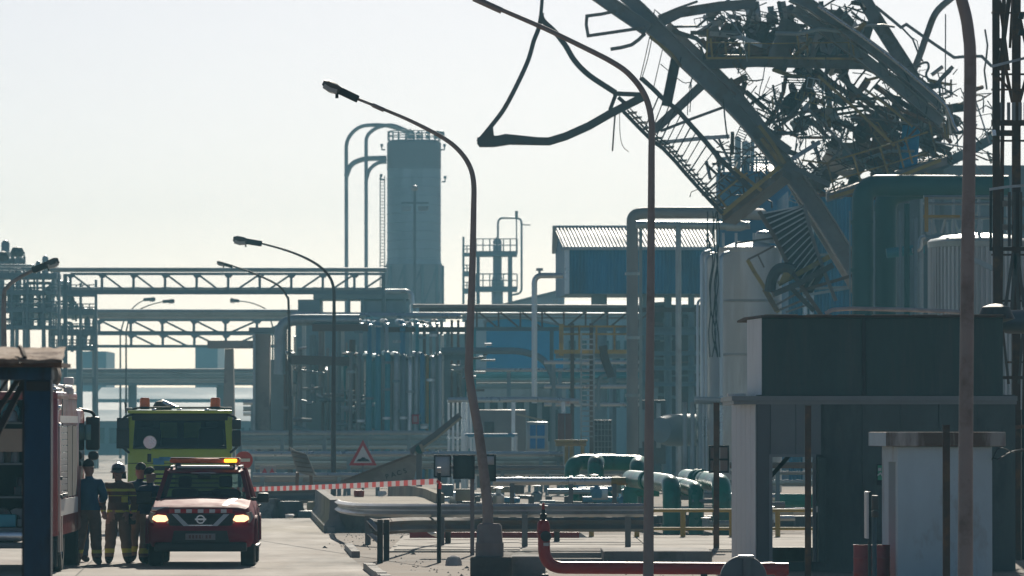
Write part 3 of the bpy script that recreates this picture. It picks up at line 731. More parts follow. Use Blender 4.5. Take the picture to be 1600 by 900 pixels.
# cabinets, containers, rails in the yard
def cabinet(name, label, x0, x1, y0, y1, D, dep, mt, cat, kids=()):
    e = T(name, label, cat, G((x0 + x1) / 2, D)); X0, X1 = P(x0, 0, D).x, P(x1, 0, D).x
    MB().rbox(X0, X1, D, D + dep, zy(y1, D), zy(y0, D), .03).build('body', mt, e)
    if zy(y1, D) > .1:
        for xx in (X0 + .1, X1 - .1): MB().bx(xx - .05, xx + .05, D + .1, D + dep - .1, 0, zy(y1, D) + .01).build('foot', M['steel'], e)
    for (nm, a, b_, c, d, mt2) in kids: MB().rbox(P(a, 0, D).x, P(b_, 0, D).x, D - .05, D + .02, zy(d, D), zy(c, D), .01).build(nm, mt2, e)
    return e
cabinet('blue_cabinet', 'blue double-panel cabinet in a pale frame below the ladder platform', 823, 856, 659, 705, 215, 1.2, M['pipe'], 'cabinet', [('door', 828, 837, 664, 681, M['bluedoor']), ('door', 839, 851, 664, 681, M['bluedoor']), ('door', 828, 837, 685, 701, M['bluedoor']), ('door', 839, 851, 685, 701, M['bluedoor'])])
cabinet('red_container', 'dull brown-red container beside the ladder', 872, 893, 646, 690, 225, 2, M['brick'], 'container', [('door_seam', 882, 883, 648, 688, M['steel'])])
cabinet('yellow_cabinet', 'faded yellow box on legs above the green pipe arch', 868, 916, 689, 697, 205, 1.6, M['yeld'], 'cabinet', [('top_plate', 866, 918, 687, 690, M['yel'])])
e = T('pipe_trestle', 'small yellow pipe frame under the faded yellow box', 'frame', G(898, 204))
for x in (885, 893, 910): MB().tube([G(x, 204), P(x, 697, 204)], .07).build('leg', M['yeld'], e)
cabinet('mesh_cage', 'dark wire cage near the foot of the big looped pipe', 928, 956, 656, 706, 232, 1.5, M['darksteel'], 'cage', [('bar', 928 + i * 5.4, 929 + i * 5.4, 656, 706, M['pipe']) for i in range(6)] + [('bar', 928, 956, 662 + i * 9, 663 + i * 9, M['pipe']) for i in range(5)])
e = T('slatted_fence', 'pale slatted screen behind the fallen beam', 'fence', G(715, 228))
for i in range(6): MB().bar([G(701 + i * 7, 228), P(701 + i * 7, 626, 228)], m(3.6, 228), .08).build('slat', M['pipel'], e)
for y in (626, 684): MB().bar(pp([(698, y), (740, y)], 228.1), m(3, 228), .08).build('rail', M['pipel'], e)
D = 226
e = T('yard_pipe', 'long pale pipe at waist height crossing the middle yard above the blue rails', 'pipe', G(760, D)); MB().tube(pp([(700, 625), (836, 624), (905, 627)], D), m(4.4, D), 10).build('pipe', M['pipel'], e)
for x in (725, 802, 880): MB().bar([G(x, D), P(x, 628, D)], m(6, D), .2).build('stand', M['pipel'], e)
e = T('brown_block', 'brown-grey equipment block behind the pale pipe', 'cabinet', G(775, 236)); MB().rbox(P(745, 0, 236).x, P(822, 0, 236).x, 236, 239, 0, zy(640, 236), .06).build('body', M['pipeb'], e)
MB().rbox(P(757, 0, 236).x, P(772, 0, 236).x, 235.9, 236.02, zy(680, 236), zy(659, 236), .03).build('hatch', M['darksteel'], e)
MB().bar(pp([(807, 647), (853, 658)], 235), m(3, 235), .2).build('leaning_plank', M['cream'], e)
e = T('blue_rail', 'low blue pipe rail in front of the brown block', 'railing', G(765, 224))
MB().tube(pp([(727, 680), (808, 680)], 224), m(3, 224)).build('rail', M['pipeblue'], e)
for x in (729, 742, 806): MB().tube([G(x, 224), P(x, 680, 224)], m(3, 224)).build('post', M['pipel'], e)

# ------------------------------------------------------------------ pipe rack: crowd of vertical pipes
D = 262; s = D / F; e = T('pipe_rack', 'dense rack of vertical grey, blue and teal pipes left of the bent lamp', 'pipe rack', G(580, D)); r = random.Random(17)
MB().bx(P(412, 0, D + 5).x, P(735, 0, D + 5).x, D + 5, D + 5.5, 0, zy(560, D)).build('rear_wall', M['steel'], e)
MB().bx(P(395, 0, D).x, P(421, 0, D).x, D + .6, D + 2, 0, zy(521, D)).build('concrete_pier', M['tan'], e)
MB().bx(P(395, 0, D).x, P(399, 0, D).x, D + .4, D + .6, 0, zy(521, D)).build('pier_edge', M['pipe'], e)
MB().bar(pp([(390, 516), (440, 516)], D + 1.3), m(8, D), 1.6).build('pier_cap', M['steel'], e)
MB().tube(rounded(pp([(437, 585), (437, 500), (562, 500)], D - .5), .8, 7), m(9, D), 14).build('header_pipe', M['pipe'], e)
MB().tube(pp([(455, 492), (720, 494)], D + 1), m(5, D), 10).build('header_pipe', M['pipel'], e)
MB().bar(pp([(488, 512), (575, 512)], D - .8), m(11, D), .5).build('brown_beam', M['steelbr'], e)
MB().bar(pp([(455, 562), (550, 565)], D - .8), m(14, D), .5).build('brown_beam', M['steelbr'], e)
MB().ibeam(pp([(600, 515), (735, 515)], D - .3), m(8, D), .4).build('cross_beam', M['steelbr'], e)
MB().ibeam(pp([(600, 560), (735, 558)], D + .8), m(9, D), .4).build('cross_beam', M['steel'], e)
for (x, w_) in ((452, 5), (475, 6), (505, 5), (535, 6), (603, 5), (690, 5), (706, 4), (716, 4), (728, 4)):
    MB().bar([P(x, 500, D + 1.5), G(x, D + 1.5)], m(w_, D), .25).build('rack_post', r.choice([M['steel'], M['pipe'], M['steelbr']]), e)
up = [(564, 'pipe', 6), (577, 'pipeblue', 7), (591, 'pipeblue', 8), (604, 'pipe', 6), (629, 'pipeblue', 9), (642, 'pipe', 5), (652, 'teal', 6), (663, 'steelbr', 5), (673, 'pipe', 5), (683, 'pipeb', 5)]
lo = [(549, 'pipeb', 6), (561, 'pipeb', 7), (577, 'teal', 10), (591, 'teal', 10), (606, 'teal', 9), (620, 'pipe', 10), (631, 'steel', 8), (641, 'pipel', 7), (651, 'pipe', 7), (660, 'pipeblue', 8), (668, 'yeld', 5), (677, 'pipe', 7), (688, 'pipe', 6)]
for i, (x, mt, w_) in enumerate(up):
    dd = -.6 + (i % 3) * .25
    x2, mt2, w2 = lo[min(i + 2, len(lo) - 1)]
    MB().tube(rounded([P(x - 8, 501 + (i % 3) * 2, D + 2.2), P(x, 501 + (i % 3) * 2, D + dd), P(x, 554, D + dd)], .45, 5), m(w_ / 2, D), 9).build('upper_pipe', M[mt], e); MB().lathe(P(x, 506 + (i % 3) * 2, D + dd), [(m(w_ / 2, D), -.04), (m(w_ / 2 + 1.4, D), -.03), (m(w_ / 2 + 1.4, D), .03), (m(w_ / 2, D), .04)], 10).build('highlight_collar', M['pipel'], e)  # added pale rings paint the highlights on the pipe bends
for i, (x, mt, w_) in enumerate(lo):
    yt = 553 + (i % 4) * 2
    pth = rounded([P(x - 6, yt - 1, D + 2), P(x, yt, D - 1.6), Vector((P(x, 0, D).x, D - 1.6, 0))], .35, 5)
    MB().tube(pth, m(w_ / 2, D), 10).build('pipe', M[mt], e)
for i in range(46):
    x = r.uniform(442, 745); wv = r.choice([3, 4, 5, 6, 8, 10]); y0 = r.uniform(512, 600) if x < 560 or x > 690 else r.uniform(548, 580)
    MB().tube([P(x, y0, D + r.uniform(-.2, 3.5)), P(x, r.uniform(660, 705), D + r.uniform(0, 3.5))], m(wv / 2, D), 9).build('rear_pipe', r.choice([M['pipe'], M['pipel'], M['pipeb'], M['tan'], M['steelbr'], M['teal'], M['pipe']]), e)
for i in range(16):
    x = r.uniform(445, 560); yb = r.uniform(570, 700); 
    MB().tube([P(x, r.uniform(505, 600), D + r.uniform(-.4, 2)), P(x, yb, D + r.uniform(0, 1))], m(r.uniform(1.5, 5), D), 8).build('stub_pipe', r.choice([M['pipe'], M['pipel'], M['pipeb'], M['steel'], M['steelbr']]), e)
for i in range(30):
    x = r.uniform(440, 560); y = r.uniform(540, 690); ln = r.uniform(10, 40)
    MB().tube(pp([(x, y), (x + ln, y + r.uniform(-2, 6))], D + r.uniform(-1, .5)), m(r.uniform(1.2, 3.6), D), 8).build('cross_pipe', r.choice([M['pipe'], M['pipel'], M['pipeb'], M['steel']]), e)
for i in range(24):
    x = r.choice([q[0] for q in lo + up]); y = r.uniform(520, 690)
    MB().lathe(P(x, y, D - 1.7), [(m(4, D), 0), (m(6.5, D), 0), (m(6.5, D), .12), (m(4, D), .12)], 10).build('flange', r.choice([M['pipe'], M['pipel'], M['steel']]), e)
for i in range(18):
    x = r.uniform(690, 760); y = r.uniform(525, 615); b = MB()
    b.tube(pp([(x, y), (x + r.uniform(5, 30), y)], D + r.uniform(0, 1)), m(r.uniform(1.5, 3), D), 8); b.build('cross_pipe', r.choice([M['pipe'], M['pipel'], M['steelbr']]), e)
MB().box(P(649, 655, D - 1.9), (m(11, D), .08, m(15, D))).build('notice_board', M['signred'], e)
MB().box(P(649, 655, D - 1.96), (m(6, D), .04, m(9, D))).build('notice_face', mat('pink_notice', (.5, .25, .24), .6), e)
# rooftop equipment above the rack
D = 345; e = T('roof_house', 'blue-grey equipment house above the pipe rack', 'building', G(560, D))
MB().bx(P(466, 0, D).x, P(640, 0, D).x, D, D + 6, 0, zy(488, D)).build('lower_wall', M['steel'], e)
MB().bx(P(466, 0, D).x, P(500, 0, D).x, D, D + 6, zy(488, D), zy(468, D)).build('end_block', M['steel'], e)
MB().bar(pp([(492, 461), (640, 461)], D + 3), m(16, D), 6).build('roof_beam', M['steel'], e)
MB().tube(rounded(pp([(480, 456), (636, 455), (643, 460), (644, 475)], D - .5), .5), m(4, D)).build('roof_pipe', M['pipel'], e)
for x in (545, 566, 600, 632): MB().bar(pp([(x, 466), (x, 490)], D + .2), m(5, D), .4).build('post', M['steel'], e)
MB().bx(P(566, 0, D).x, P(640, 0, D).x, D + .6, D + 5, zy(488, D), zy(470, D)).build('side_block', M['tower'], e)

# ------------------------------------------------------------------ low pipeways crossing the yard behind the barriers
def pipeway(label, D, x0, x1, pipes, posts=60, cat='pipe'):
    e = T('pipeway', label, cat, G((x0 + x1) / 2, D))
    for i, (y, r_, mt) in enumerate(pipes): MB().tube(pp([(x0, y), (x1, y)], D + i * .35), m(r_, D), 10).build('pipe', M[mt], e)
    x = x0 + 15
    while x < x1:
        MB().bar([P(x, pipes[0][0] + 2, D + .3), Vector((P(x, 0, D).x, D + .3, 0))], m(6, D), .3).build('stand', M['steel'], e); x += posts
pipeway('low pipe run behind the tilted panel and triangle sign, nearest the tape', 172, 395, 640, [(742, 3.5, 'pipel'), (749, 4.5, 'pipeb'), (756, 4, 'steel')])
pipeway('grey pipe run with bright top just behind the triangle sign', 205, 380, 880, [(709, 4.2, 'pipel'), (716, 4.5, 'steel'), (723, 4, 'pipe'), (730, 3.5, 'pipeb')], 75)
pipeway('brown-grey pipe run behind the dark framed signs', 165, 700, 1000, [(731, 3.4, 'pipeb'), (737, 3.5, 'steel'), (741, 2.5, 'pipel')], 70)
pipeway('upper pipe run passing the foot of the pipe rack', 232, 360, 720, [(676, 3.5, 'pipe'), (684, 4, 'steel'), (692, 4, 'steel'), (699, 3, 'pipe')], 66)
pipeway('slanting group of pale pipes left of the pipe rack', 285, 380, 500, [(629, 4, 'pipel'), (639, 4, 'pipe'), (647, 3, 'pipel')], 50)
pipeway('bluish pipe run seen under the bright blue shed', 300, 700, 1000, [(578, 3, 'pipel'), (586, 5, 'teal'), (594, 4, 'pipe'), (604, 4, 'steel')], 80)
pipeway('pale pipe run at shoulder height right of the bright blue shed', 246, 850, 1000, [(566, 3, 'pipel'), (604, 3, 'pipel'), (632, 3, 'pipel')], 60)
pipeway('thick grey pipe run seen through the doorway of the grey building', 150, 1140, 1320, [(727, 5, 'steelbr'), (739, 3, 'pipe'), (754, 4.5, 'pipe'), (782, 11, 'green'), (820, 3, 'pipel')], 60)
cabinet('machine_block', 'dark machinery behind the straight lamp post', 990, 1040, 625, 725, 252, 2, M['darksteel'], 'machine', [('panel', 1000, 1020, 640, 690, M['steel']), ('pipe_stub', 1025, 1032, 630, 700, M['pipe'])])
cabinet('machine_block', 'dark square pump house left of the tilted beige panel', 402, 428, 684, 712, 250, 2, M['darksteel'], 'machine', [('panel', 408, 420, 690, 704, M['steel'])])

# ------------------------------------------------------------------ the collapsed steel structure
WD = 200.0; ws = WD / F
def G0(x, D): return Vector((P(x, 0, D).x, D, 0))
W = T('collapsed_frame', 'huge collapsed and twisted steel frame looming over the grey building', 'wreckage', G(1300, WD))
def beam(pts, wpx, name='bent_beam', mt='wreck', D=WD, par=W, dep=None, kind='I', sm=0, rough=0):
    path = pp(pts, D)
    if sm: path = smooth_path(path, sm)
    mb = MB()
    if kind == 'I': mb.ibeam(path, m(wpx, D), dep or m(wpx, D) * .8)
    elif kind == 'T': mb.tube(path, m(wpx, D) / 2, 8)
    else: mb.bar(path, m(wpx, D), dep or m(wpx, D) * .7)
    return mb.build(name, M[mt], par)
# left main leg: two beams that join and fall to the right
beam([(925, -14), (962, 12), (1012, 46, 199.5)], 22, 'main_beam', 'wbeam')
beam([(968, -14), (1000, 14), (1030, 44)], 20, 'main_beam', 'wbeam', D=200.6)
beam([(1003, 24), (1075, 96), (1122, 140), (1165, 184), (1203, 230), (1242, 278), (1282, 336), (1312, 384), (1340, 430), (1376, 492)], 28, 'main_beam', 'wbeam', dep=.8, sm=3)
beam([(1040, 42), (1108, 106), (1150, 150), (1192, 205), (1228, 262)], 20, 'main_beam', 'wbeam', D=201.2, sm=3)
beam([(1150, 148), (1204, 214), (1234, 236)], 12, 'flange_plate', 'wreck', D=199.2)
beam([(1186, 196), (1206, 222), (1226, 256)], 6, 'yellow_edge', 'yeld', D=199.0, kind='B')
beam([(1015, 57), (1048, 83), (1064, 104)], 5, 'yellow_edge', 'yeld', D=199.2, kind='B')
beam([(1222, 260), (1262, 330), (1300, 392), (1338, 456), (1362, 500)], 14, 'main_beam', 'wbeam', D=201, sm=3)
beam([(1030, 36), (1062, 20), (1125, 10), (1180, 6)], 15, D=200.5)
beam([(1028, 26), (1056, 14), (1090, 2)], 4, 'bent_rod', kind='T')
beam([(1050, 42), (1090, 41), (1103, 30)], 4, 'bent_rod', kind='T')
beam([(1050, 48), (1088, 60), (1110, 80)], 7, D=200.8)
beam([(1021, 25), (1023, 15), (1032, 23)], 2.4, 'bent_rod', kind='T')
beam([(963, 17), (940, 22), (917, 25), (916, 38), (919, 56), (940, 53), (1008, 43)], 5, 'bent_bracket', D=199, kind='B')
beam([(954, 77), (972, 74), (987, 70), (998, 62), (1008, 52)], 5.5, 'bent_rod', D=199, kind='B')
beam([(1057, 88), (1041, 166)], 16, 'brace', 'darksteel')
beam([(1098, 132), (1060, 168), (1022, 204)], 14, 'brace')
beam([(1132, 167), (1080, 186), (1032, 205)], 4.5, 'brace', kind='B')
beam([(1140, 213), (1098, 216), (1022, 224)], 6, 'brace', 'wreckl', kind='B')
beam([(1098, 214), (1112, 215), (1132, 236), (1140, 252)], 3, 'bent_rod', kind='T', sm=4)
# platform and what is piled on it
beam([(1098, 101), (1180, 97), (1352, 101)], 15, 'platform_beam', D=200.6)
beam([(1104, 91), (1180, 90), (1260, 91), (1348, 92)], 3.4, 'toe_board', 'yeld', D=199.6, kind='B')
mb = MB(); mb.prism([P(1098, 97, 200.8), P(1352, 97, 200.8), P(1350, 95, 206), P(1100, 95, 206)], (0, 0, .25)); mb.build('platform_deck', M['darksteel'], W)
for (x, y) in ((1104, 45), (1113, 60), (1135, 66), (1170, 68), (1250, 52), (1262, 40), (1328, 48), (1335, 62)):
    beam([(x, 90), (x + random.uniform(-5, 3), y)], 3, 'railing_post', 'yeld', D=199.7, kind='B')
beam([(1104, 66), (1200, 68), (1345, 66)], 2, 'handrail', 'yeld', D=199.7, kind='T')
# right leg: double beam, upper flange a silver tube shaped to catch a glint
beam([(1236, -6), (1266, 8), (1300, 32), (1344, 62), (1400, 104), (1440, 138), (1470, 164)], 17, 'main_beam', 'wbeam', D=199.5, dep=.8)
beam([(1240, 14), (1300, 56), (1350, 92), (1400, 132), (1440, 166), (1472, 192)], 16, 'main_beam', 'wbeam', D=199.9, dep=.7)
beam([(1278, 10), (1310, 32), (1344, 55), (1400, 97), (1440, 131), (1462, 150), (1478, 166), (1486, 184), (1489, 194), (1496, 206)], 5.6, 'peeled_flange', 'silver', D=199, kind='T')
for (a, b) in (((1300, 34), (1310, 60)), ((1345, 64), (1352, 92)), ((1376, 86), (1384, 120)), ((1412, 116), (1424, 150)), ((1436, 136), (1444, 168))):
    beam([a, b], 12, 'web_plate', D=199.8, kind='B', dep=.12)
beam([(1346, -8), (1366, 26), (1390, 64), (1412, 98), (1428, 124)], 21, 'bent_beam', D=201.5)
beam([(1380, 54), (1376, 42), (1384, 60)], 12, 'web_plate', D=201.3, kind='B', dep=.1)
beam([(1490, -6), (1463, 19), (1449, 52), (1438, 84), (1425, 116)], 10.5, 'arched_pipe', D=202, kind='T', sm=5)
beam([(1368, 10), (1390, 28), (1408, 43), (1416, 38), (1450, 62), (1491, 90), (1512, 88), (1534, 88), (1550, 104)], 4.6, 'bent_rod', D=199.5, kind='B')
beam([(1408, 42), (1426, 61), (1436, 86), (1442, 96)], 3, 'bent_rod', D=199.6, kind='T')
beam([(1424, 58), (1433, 64), (1437, 84)], 1.6, 'bent_rod', D=199.6, kind='T')
beam([(1477.5, 22), (1477, 148)], 2, 'bent_rod', D=200, kind='T')
beam([(1489, 104), (1475, 118), (1459, 138)], 6.5, 'bent_beam', D=200)
beam([(1428, 106), (1440, 99), (1449, 98), (1451, 106), (1447, 118), (1458, 134)], 4, 'bent_rod', D=200, kind='T', sm=3)
beam([(1300, 30), (1316, 24), (1326, 18), (1334, 10)], 3, 'bent_rod', kind='T'); beam([(1330, 18), (1345, 31), (1356, 36)], 4, 'bent_rod', kind='T')
beam([(1330, 46), (1352, 40), (1380, 39), (1398, 42)], 4, 'bent_rod', kind='T', mt='wreckl')
mb = MB(); mb.prism(pp([(1297, 26), (1312, 10), (1320, 20), (1310, 34)], 200), (0, .08, 0)); mb.build('torn_plate', M['darksteel'], W)
mb = MB(); mb.prism(pp([(1330, 46), (1336, 32), (1346, 46), (1338, 56)], 201), (0, .1, 0)); mb.build('torn_plate', M['wreckl'], W)
mb = MB(); mb.prism(pp([(1342, 60), (1358, 34), (1364, 46), (1358, 66)], 200.5), (0, .1, 0)); mb.build('torn_plate', M['darksteel'], W)
beam([(1484, 148), (1496, 140), (1501, 138), (1506, 150), (1507, 153)], 2, 'bent_rod', kind='T'); beam([(1487, 140), (1488, 152)], 1.6, 'bent_rod', kind='T')
beam([(1524, 150), (1527, 149), (1535, 149), (1537, 158), (1536, 176)], 2.2, 'bent_rod', kind='T'); beam([(1521, 148), (1532, 180), (1546, 224)], 2.6, 'bent_rod', kind='T', mt='wreckl')
beam([(1539, 46), (1543, 70), (1541, 92), (1538, 110), (1542, 140)], 3, 'bent_rod', kind='T')
# lower right: tilted platform, yellow rails, long pipes
for (a, b, w_, mt) in (((1278, 118), (1398, 228), 5, 'yeld'), ((1352, 140), (1426, 198), 4, 'yeld'), ((1370, 150), (1440, 205), 3, 'steelbr'), ((1262, 170), (1350, 262), 5, 'wreck'), ((1318, 182), (1440, 196), 3, 'wreck'), ((1396, 216), (1412, 228), 6, 'rust')):
    beam([a, ((a[0] + b[0]) / 2, (a[1] + b[1]) / 2 - 2), b], w_, 'long_pipe', mt, D=198.6, kind='T')
beam([(1252, 250), (1296, 256)], 3, 'handrail', 'yeld', D=198, kind='T')
beam([(1294, 253), (1340, 240), (1384, 227), (1450, 206)], 3, 'handrail', 'yeld', D=198, kind='T')
beam([(1302, 282), (1384, 258), (1450, 238)], 2.4, 'handrail', 'yeld', D=198, kind='T')
for (a, b) in (((1292, 253), (1306, 306)), ((1333, 242), (1347, 290)), ((1375, 230), (1388, 272)), ((1402, 224), (1412, 262)), ((1414, 214), (1426, 256)), ((1452, 190), (1462, 238)), ((1474, 186), (1478, 215)), ((1480, 186), (1482, 216))):
    beam([a, b], 3, 'railing_post', 'yeld', D=198, kind='B')
beam([(1296, 309), (1340, 296), (1400, 278), (1470, 250)], 5.5, 'toe_board', 'yel', D=198, kind='B')
mb = MB(); mb.prism([P(1292, 316, 198.2), P(1480, 258, 198.2), P(1478, 252, 203), P(1290, 310, 203)], (0, 0, .3)); mb.build('platform_deck', M['wreck'], W)
beam([(1240, 262), (1296, 288)], 8, 'platform_beam', 'wreck', D=199)
beam([(1452, 268), (1500, 244), (1552, 216)], 15, 'bent_beam', 'steel', D=201)
beam([(1462, 222), (1490, 227), (1512, 231)], 3, 'long_pipe', 'pipel', D=198, kind='T')
beam([(1500, 232), (1548, 282)], 2.4, 'bent_rod', 'wreckl', D=198, kind='T')
beam([(1210, 210), (1220, 232), (1246, 242)], 8, 'bent_beam', D=200.6)
beam([(1262, 150), (1210, 205), (1196, 214)], 4, 'bent_rod', D=200.3, kind='T')
beam([(1206, 208), (1236, 208), (1262, 200)], 6, 'bent_rod', D=200.3, kind='T')
# bent pipes, rods and torn plates: those large enough to pick out are parts
r = random.Random(23)
ZONES = [((1090, 2, 1345, 92), 50, 22, 90), ((1156, 104, 1290, 210), 26, 20, 90), ((1285, 108, 1480, 250), 60, 30, 120), ((1235, 170, 1440, 300), 40, 30, 110), ((1110, 230, 1200, 320), 12, 10, 40), ((1440, 140, 1545, 250), 20, 12, 45)]
def rod_path(zone, lmin, lmax, D):
    x0, y0, x1, y1 = zone
    x, y = r.uniform(x0, x1), r.uniform(y0, y1); a = r.choice([.75, -.6, 0, 1.57, .4, 1.2]) + r.uniform(-.4, .4); L = r.uniform(lmin, lmax)
    pts = [(x, y, D)]
    for k in range(r.choice([1, 1, 2, 3])):
        x += math.cos(a) * L / 2; y += math.sin(a) * L / 2; a += r.uniform(-.45, .45)
        x = max(x0 - 6, min(x1 + 6, x)); y = max(y0 - 4, min(y1 + 5, y)); D += r.uniform(-.6, .6)
        pts.append((x, y, D))
    return pp(pts, D)
MTS = ['wreck', 'wreck', 'darksteel', 'steelbr', 'wrust', 'wrust', 'wreckl', 'yeld', 'rustd', 'pipe', 'wreckl']
for (z, n, l0, l1) in ZONES:
    for i in range(n):
        D = WD + r.uniform(-.5, 5)
        mb = MB(); w_ = m(r.choice([1.6, 2.2, 2.8, 3.6, 5, 7]), WD)
        pth = rod_path(z, l0, l1, D)
        if r.random() < .6: mb.tube(pth, w_ / 2, 6)
        else: mb.bar(pth, w_, w_ * .7)
        mb.build('bent_rod', M[r.choice(MTS)], W)
def torn_plate(x, y, sz, D, mt):
    """a crumpled sheet: grid of quads with bends"""
    n = 4; a = r.uniform(0, 3.14); b_ = r.uniform(-1.0, 1.0); ca, sa = math.cos(a), math.sin(a); k1, k2 = r.uniform(-.5, .5), r.uniform(-.5, .5)
    vs, asp = [], r.uniform(.12, .5)
    for i in range(n):
        for j in range(n):
            u = (i / (n - 1) - .5) * sz; v = (j / (n - 1) - .5) * sz * asp
            h = k1 * u * u / sz * 2 + k2 * u * v / sz * 2 + r.uniform(-.05, .05) * sz
            vs.append(P(x, y, D) + Vector((u * ca - v * sa + r.uniform(-.06, .06) * sz, h + v * b_, u * sa + v * ca)))
    mb = MB(); mb.add(vs, [(i * n + j, i * n + j + 1, (i + 1) * n + j + 1, (i + 1) * n + j) for i in range(n - 1) for j in range(n - 1)])
    o = mb.build('torn_plate', M[mt], W, smooth=20)
    md = o.modifiers.new('thick', 'SOLIDIFY'); md.thickness = .06
PZ = [((1100, 24, 1340, 86), 12, .6, 1.5), ((1110, 56, 1340, 88), 30, .6, 1.8), ((1230, 112, 1300, 205), 9, .5, 1.1), ((1155, 120, 1180, 150), 2, .4, .7), ((1300, 128, 1480, 250), 14, .6, 1.6), ((1275, 225, 1440, 300), 14, .6, 1.5), ((1440, 165, 1495, 240), 7, .5, 1.0), ((1100, 8, 1330, 30), 6, .3, .7)]
for (z, n, s0, s1) in PZ:
    for i in range(n):
        torn_plate(r.uniform(z[0], z[2]), r.uniform(z[1], z[3]), r.uniform(s0, s1), WD + r.uniform(.5, 5.5), r.choice(['wreck', 'darksteel', 'darksteel', 'wreck', 'steel', 'wreckl', 'steelbr']))
# burst vessels and drums caught in the tangle
for (x, y, rr, hh, ax, mt) in ((1432, 190, 22, 46, (1, .2, .35), 'darksteel'), (1350, 204, 14, 40, (.4, .5, .8), 'darksteel'), (1236, 164, 15, 36, (.5, .3, .8), 'darksteel'), (1150, 48, 10, 26, (0, .2, 1), 'darksteel'), (1206, 30, 9, 22, (.2, .3, 1), 'wreck'), (1325, 246, 13, 24, (.1, .3, 1), 'steel'), (1234, 20, 12, 22, (.6, .1, .6), 'wreck'), (1290, 70, 9, 22, (1, .2, .2), 'steelbr')):
    a = Vector(ax).normalized(); k = m(1, WD)
    mb = MB(); mb.lathe(P(x, y, WD + 2.5) - a * hh * k / 2, [(0, 0), (rr * k * .8, .06), (rr * k, .25), (rr * k, hh * k - .25), (rr * k * .75, hh * k), (rr * k * .55, hh * k - .2)], 18, a)
    mb.build('burst_vessel', M[mt], W)
for i in range(16):
    x, y = r.uniform(1285, 1450), r.uniform(112, 225); L = r.uniform(50, 110); a = r.choice([.62, .72, .55, -.55, -.7, 1.35]); 
    beam([(x - math.cos(a) * L / 2, max(100, y - math.sin(a) * L / 2)), (x + r.uniform(-4, 4), y + r.uniform(-4, 4)), (min(1490, x + math.cos(a) * L / 2), min(262, y + math.sin(a) * L / 2))], r.uniform(5, 10), 'bent_beam', r.choice(['wbeam', 'wreck', 'wreck', 'wrust', 'darksteel']), D=WD + r.uniform(.3, 3.5))
for i in range(16):
    x, y = r.uniform(1110, 1330), r.uniform(14, 84); L = r.uniform(30, 80); a = r.choice([0, .1, 1.5, 1.6, .7, -.5])
    beam([(x - math.cos(a) * L / 2, max(2, y - math.sin(a) * L / 2)), (x + r.uniform(-3, 3), y), (x + math.cos(a) * L / 2, min(94, y + math.sin(a) * L / 2))], r.uniform(4, 8), 'bent_beam', r.choice(['wbeam', 'wreck', 'wreck', 'wrust', 'darksteel']), D=WD + r.uniform(.8, 4))
for i in range(10):
    x, y = r.uniform(1165, 1290), r.uniform(112, 200); L = r.uniform(40, 80); a = r.choice([.72, .6, -.6, 0, 1.4])
    beam([(x - math.cos(a) * L / 2, max(104, y - math.sin(a) * L / 2)), (x + math.cos(a) * L / 2, min(215, y + math.sin(a) * L / 2))], r.uniform(3, 6), 'bent_beam', r.choice(['wbeam', 'wreck', 'darksteel']), D=WD + r.uniform(.8, 4))
# broken ladders, gratings and railing frames still hanging in the tangle
for i in range(26):
    z = r.choice([(1095, 20, 1340, 88), (1290, 130, 1480, 250), (1240, 200, 1440, 300), (1160, 110, 1280, 200)])
    x, y = r.uniform(z[0], z[2]), r.uniform(z[1], z[3]); a = r.uniform(-1.2, 1.2); L = r.uniform(24, 62); w_ = r.uniform(7, 16); D = WD + r.uniform(-.8, 3)
    ca, sa = math.cos(a), math.sin(a); mb = MB()
    pt = lambda u, v: (x + u * ca - v * sa, y + u * sa + v * ca)
    for v in (-w_ / 2, w_ / 2): mb.bar(pp([pt(-L / 2, v), pt(L / 2, v)], D), m(1.5, D), m(1.5, D))
    k = int(L / r.choice([4, 6, 9]))
    for j in range(k + 1): mb.bar(pp([pt(-L / 2 + L * j / k, -w_ / 2), pt(-L / 2 + L * j / k, w_ / 2)], D), m(1.1, D), m(1.1, D))
    mb.build('broken_ladder', M[r.choice(['darksteel', 'wreck', 'yeld', 'wreckl'])], W)
for (x, y, sz, mt) in ((1380, 215, 2.2, 'wrust'), (1120, 74, 2.0, 'wrust'), (1225, 70, 1.8, 'wreck'), (1420, 240, 2.0, 'lblue'), (1348, 44, 1.4, 'wreckl'), (1200, 78, 1.6, 'wrust')):
    torn_plate(x, y, sz, WD + r.uniform(.2, 3), mt)
for (a, b, w_, mt) in (((1402, 262), (1404, 500), 9, 'steel'), ((1470, 246), (1474, 500), 8, 'steel'), ((1402, 330), (1470, 262), 5, 'steel')):
    beam([a, b], w_, 'support_column', mt, D=203)
for i in range(22):
    x = r.uniform(1110, 1470); y = r.uniform(60, 215); L = r.uniform(25, 85); dx = r.uniform(-14, 14)
    mb = MB(); mb.tube(smooth_path(pp([(x, y), (x + dx * .2 + r.uniform(-3, 3), y + L * .35), (x + dx * .7 + r.uniform(-4, 4), y + L * .7), (x + dx + r.uniform(-8, 8), y + L)], WD - r.uniform(0, 1.5)), 4), m(r.uniform(.7, 1.3), WD), 5); mb.build('hanging_cable', M['darksteel'], W)
# fine tangle too small to pick apart
mb = MB()
for (z, n) in (((1095, 5, 1345, 92), 150), ((1156, 106, 1290, 205), 50), ((1285, 112, 1490, 250), 110), ((1240, 180, 1440, 300), 70), ((1440, 150, 1545, 245), 46), ((1115, 225, 1195, 300), 50)):
    for i in range(n):
        D = WD + r.uniform(0, 5); pth = rod_path(z, 12, 70, D); mb.bar(pth, m(r.uniform(.9, 2.2), WD), m(1.3, WD))
mb.build('fine_tangle', M['darksteel'], W, smooth=0, kind='stuff')

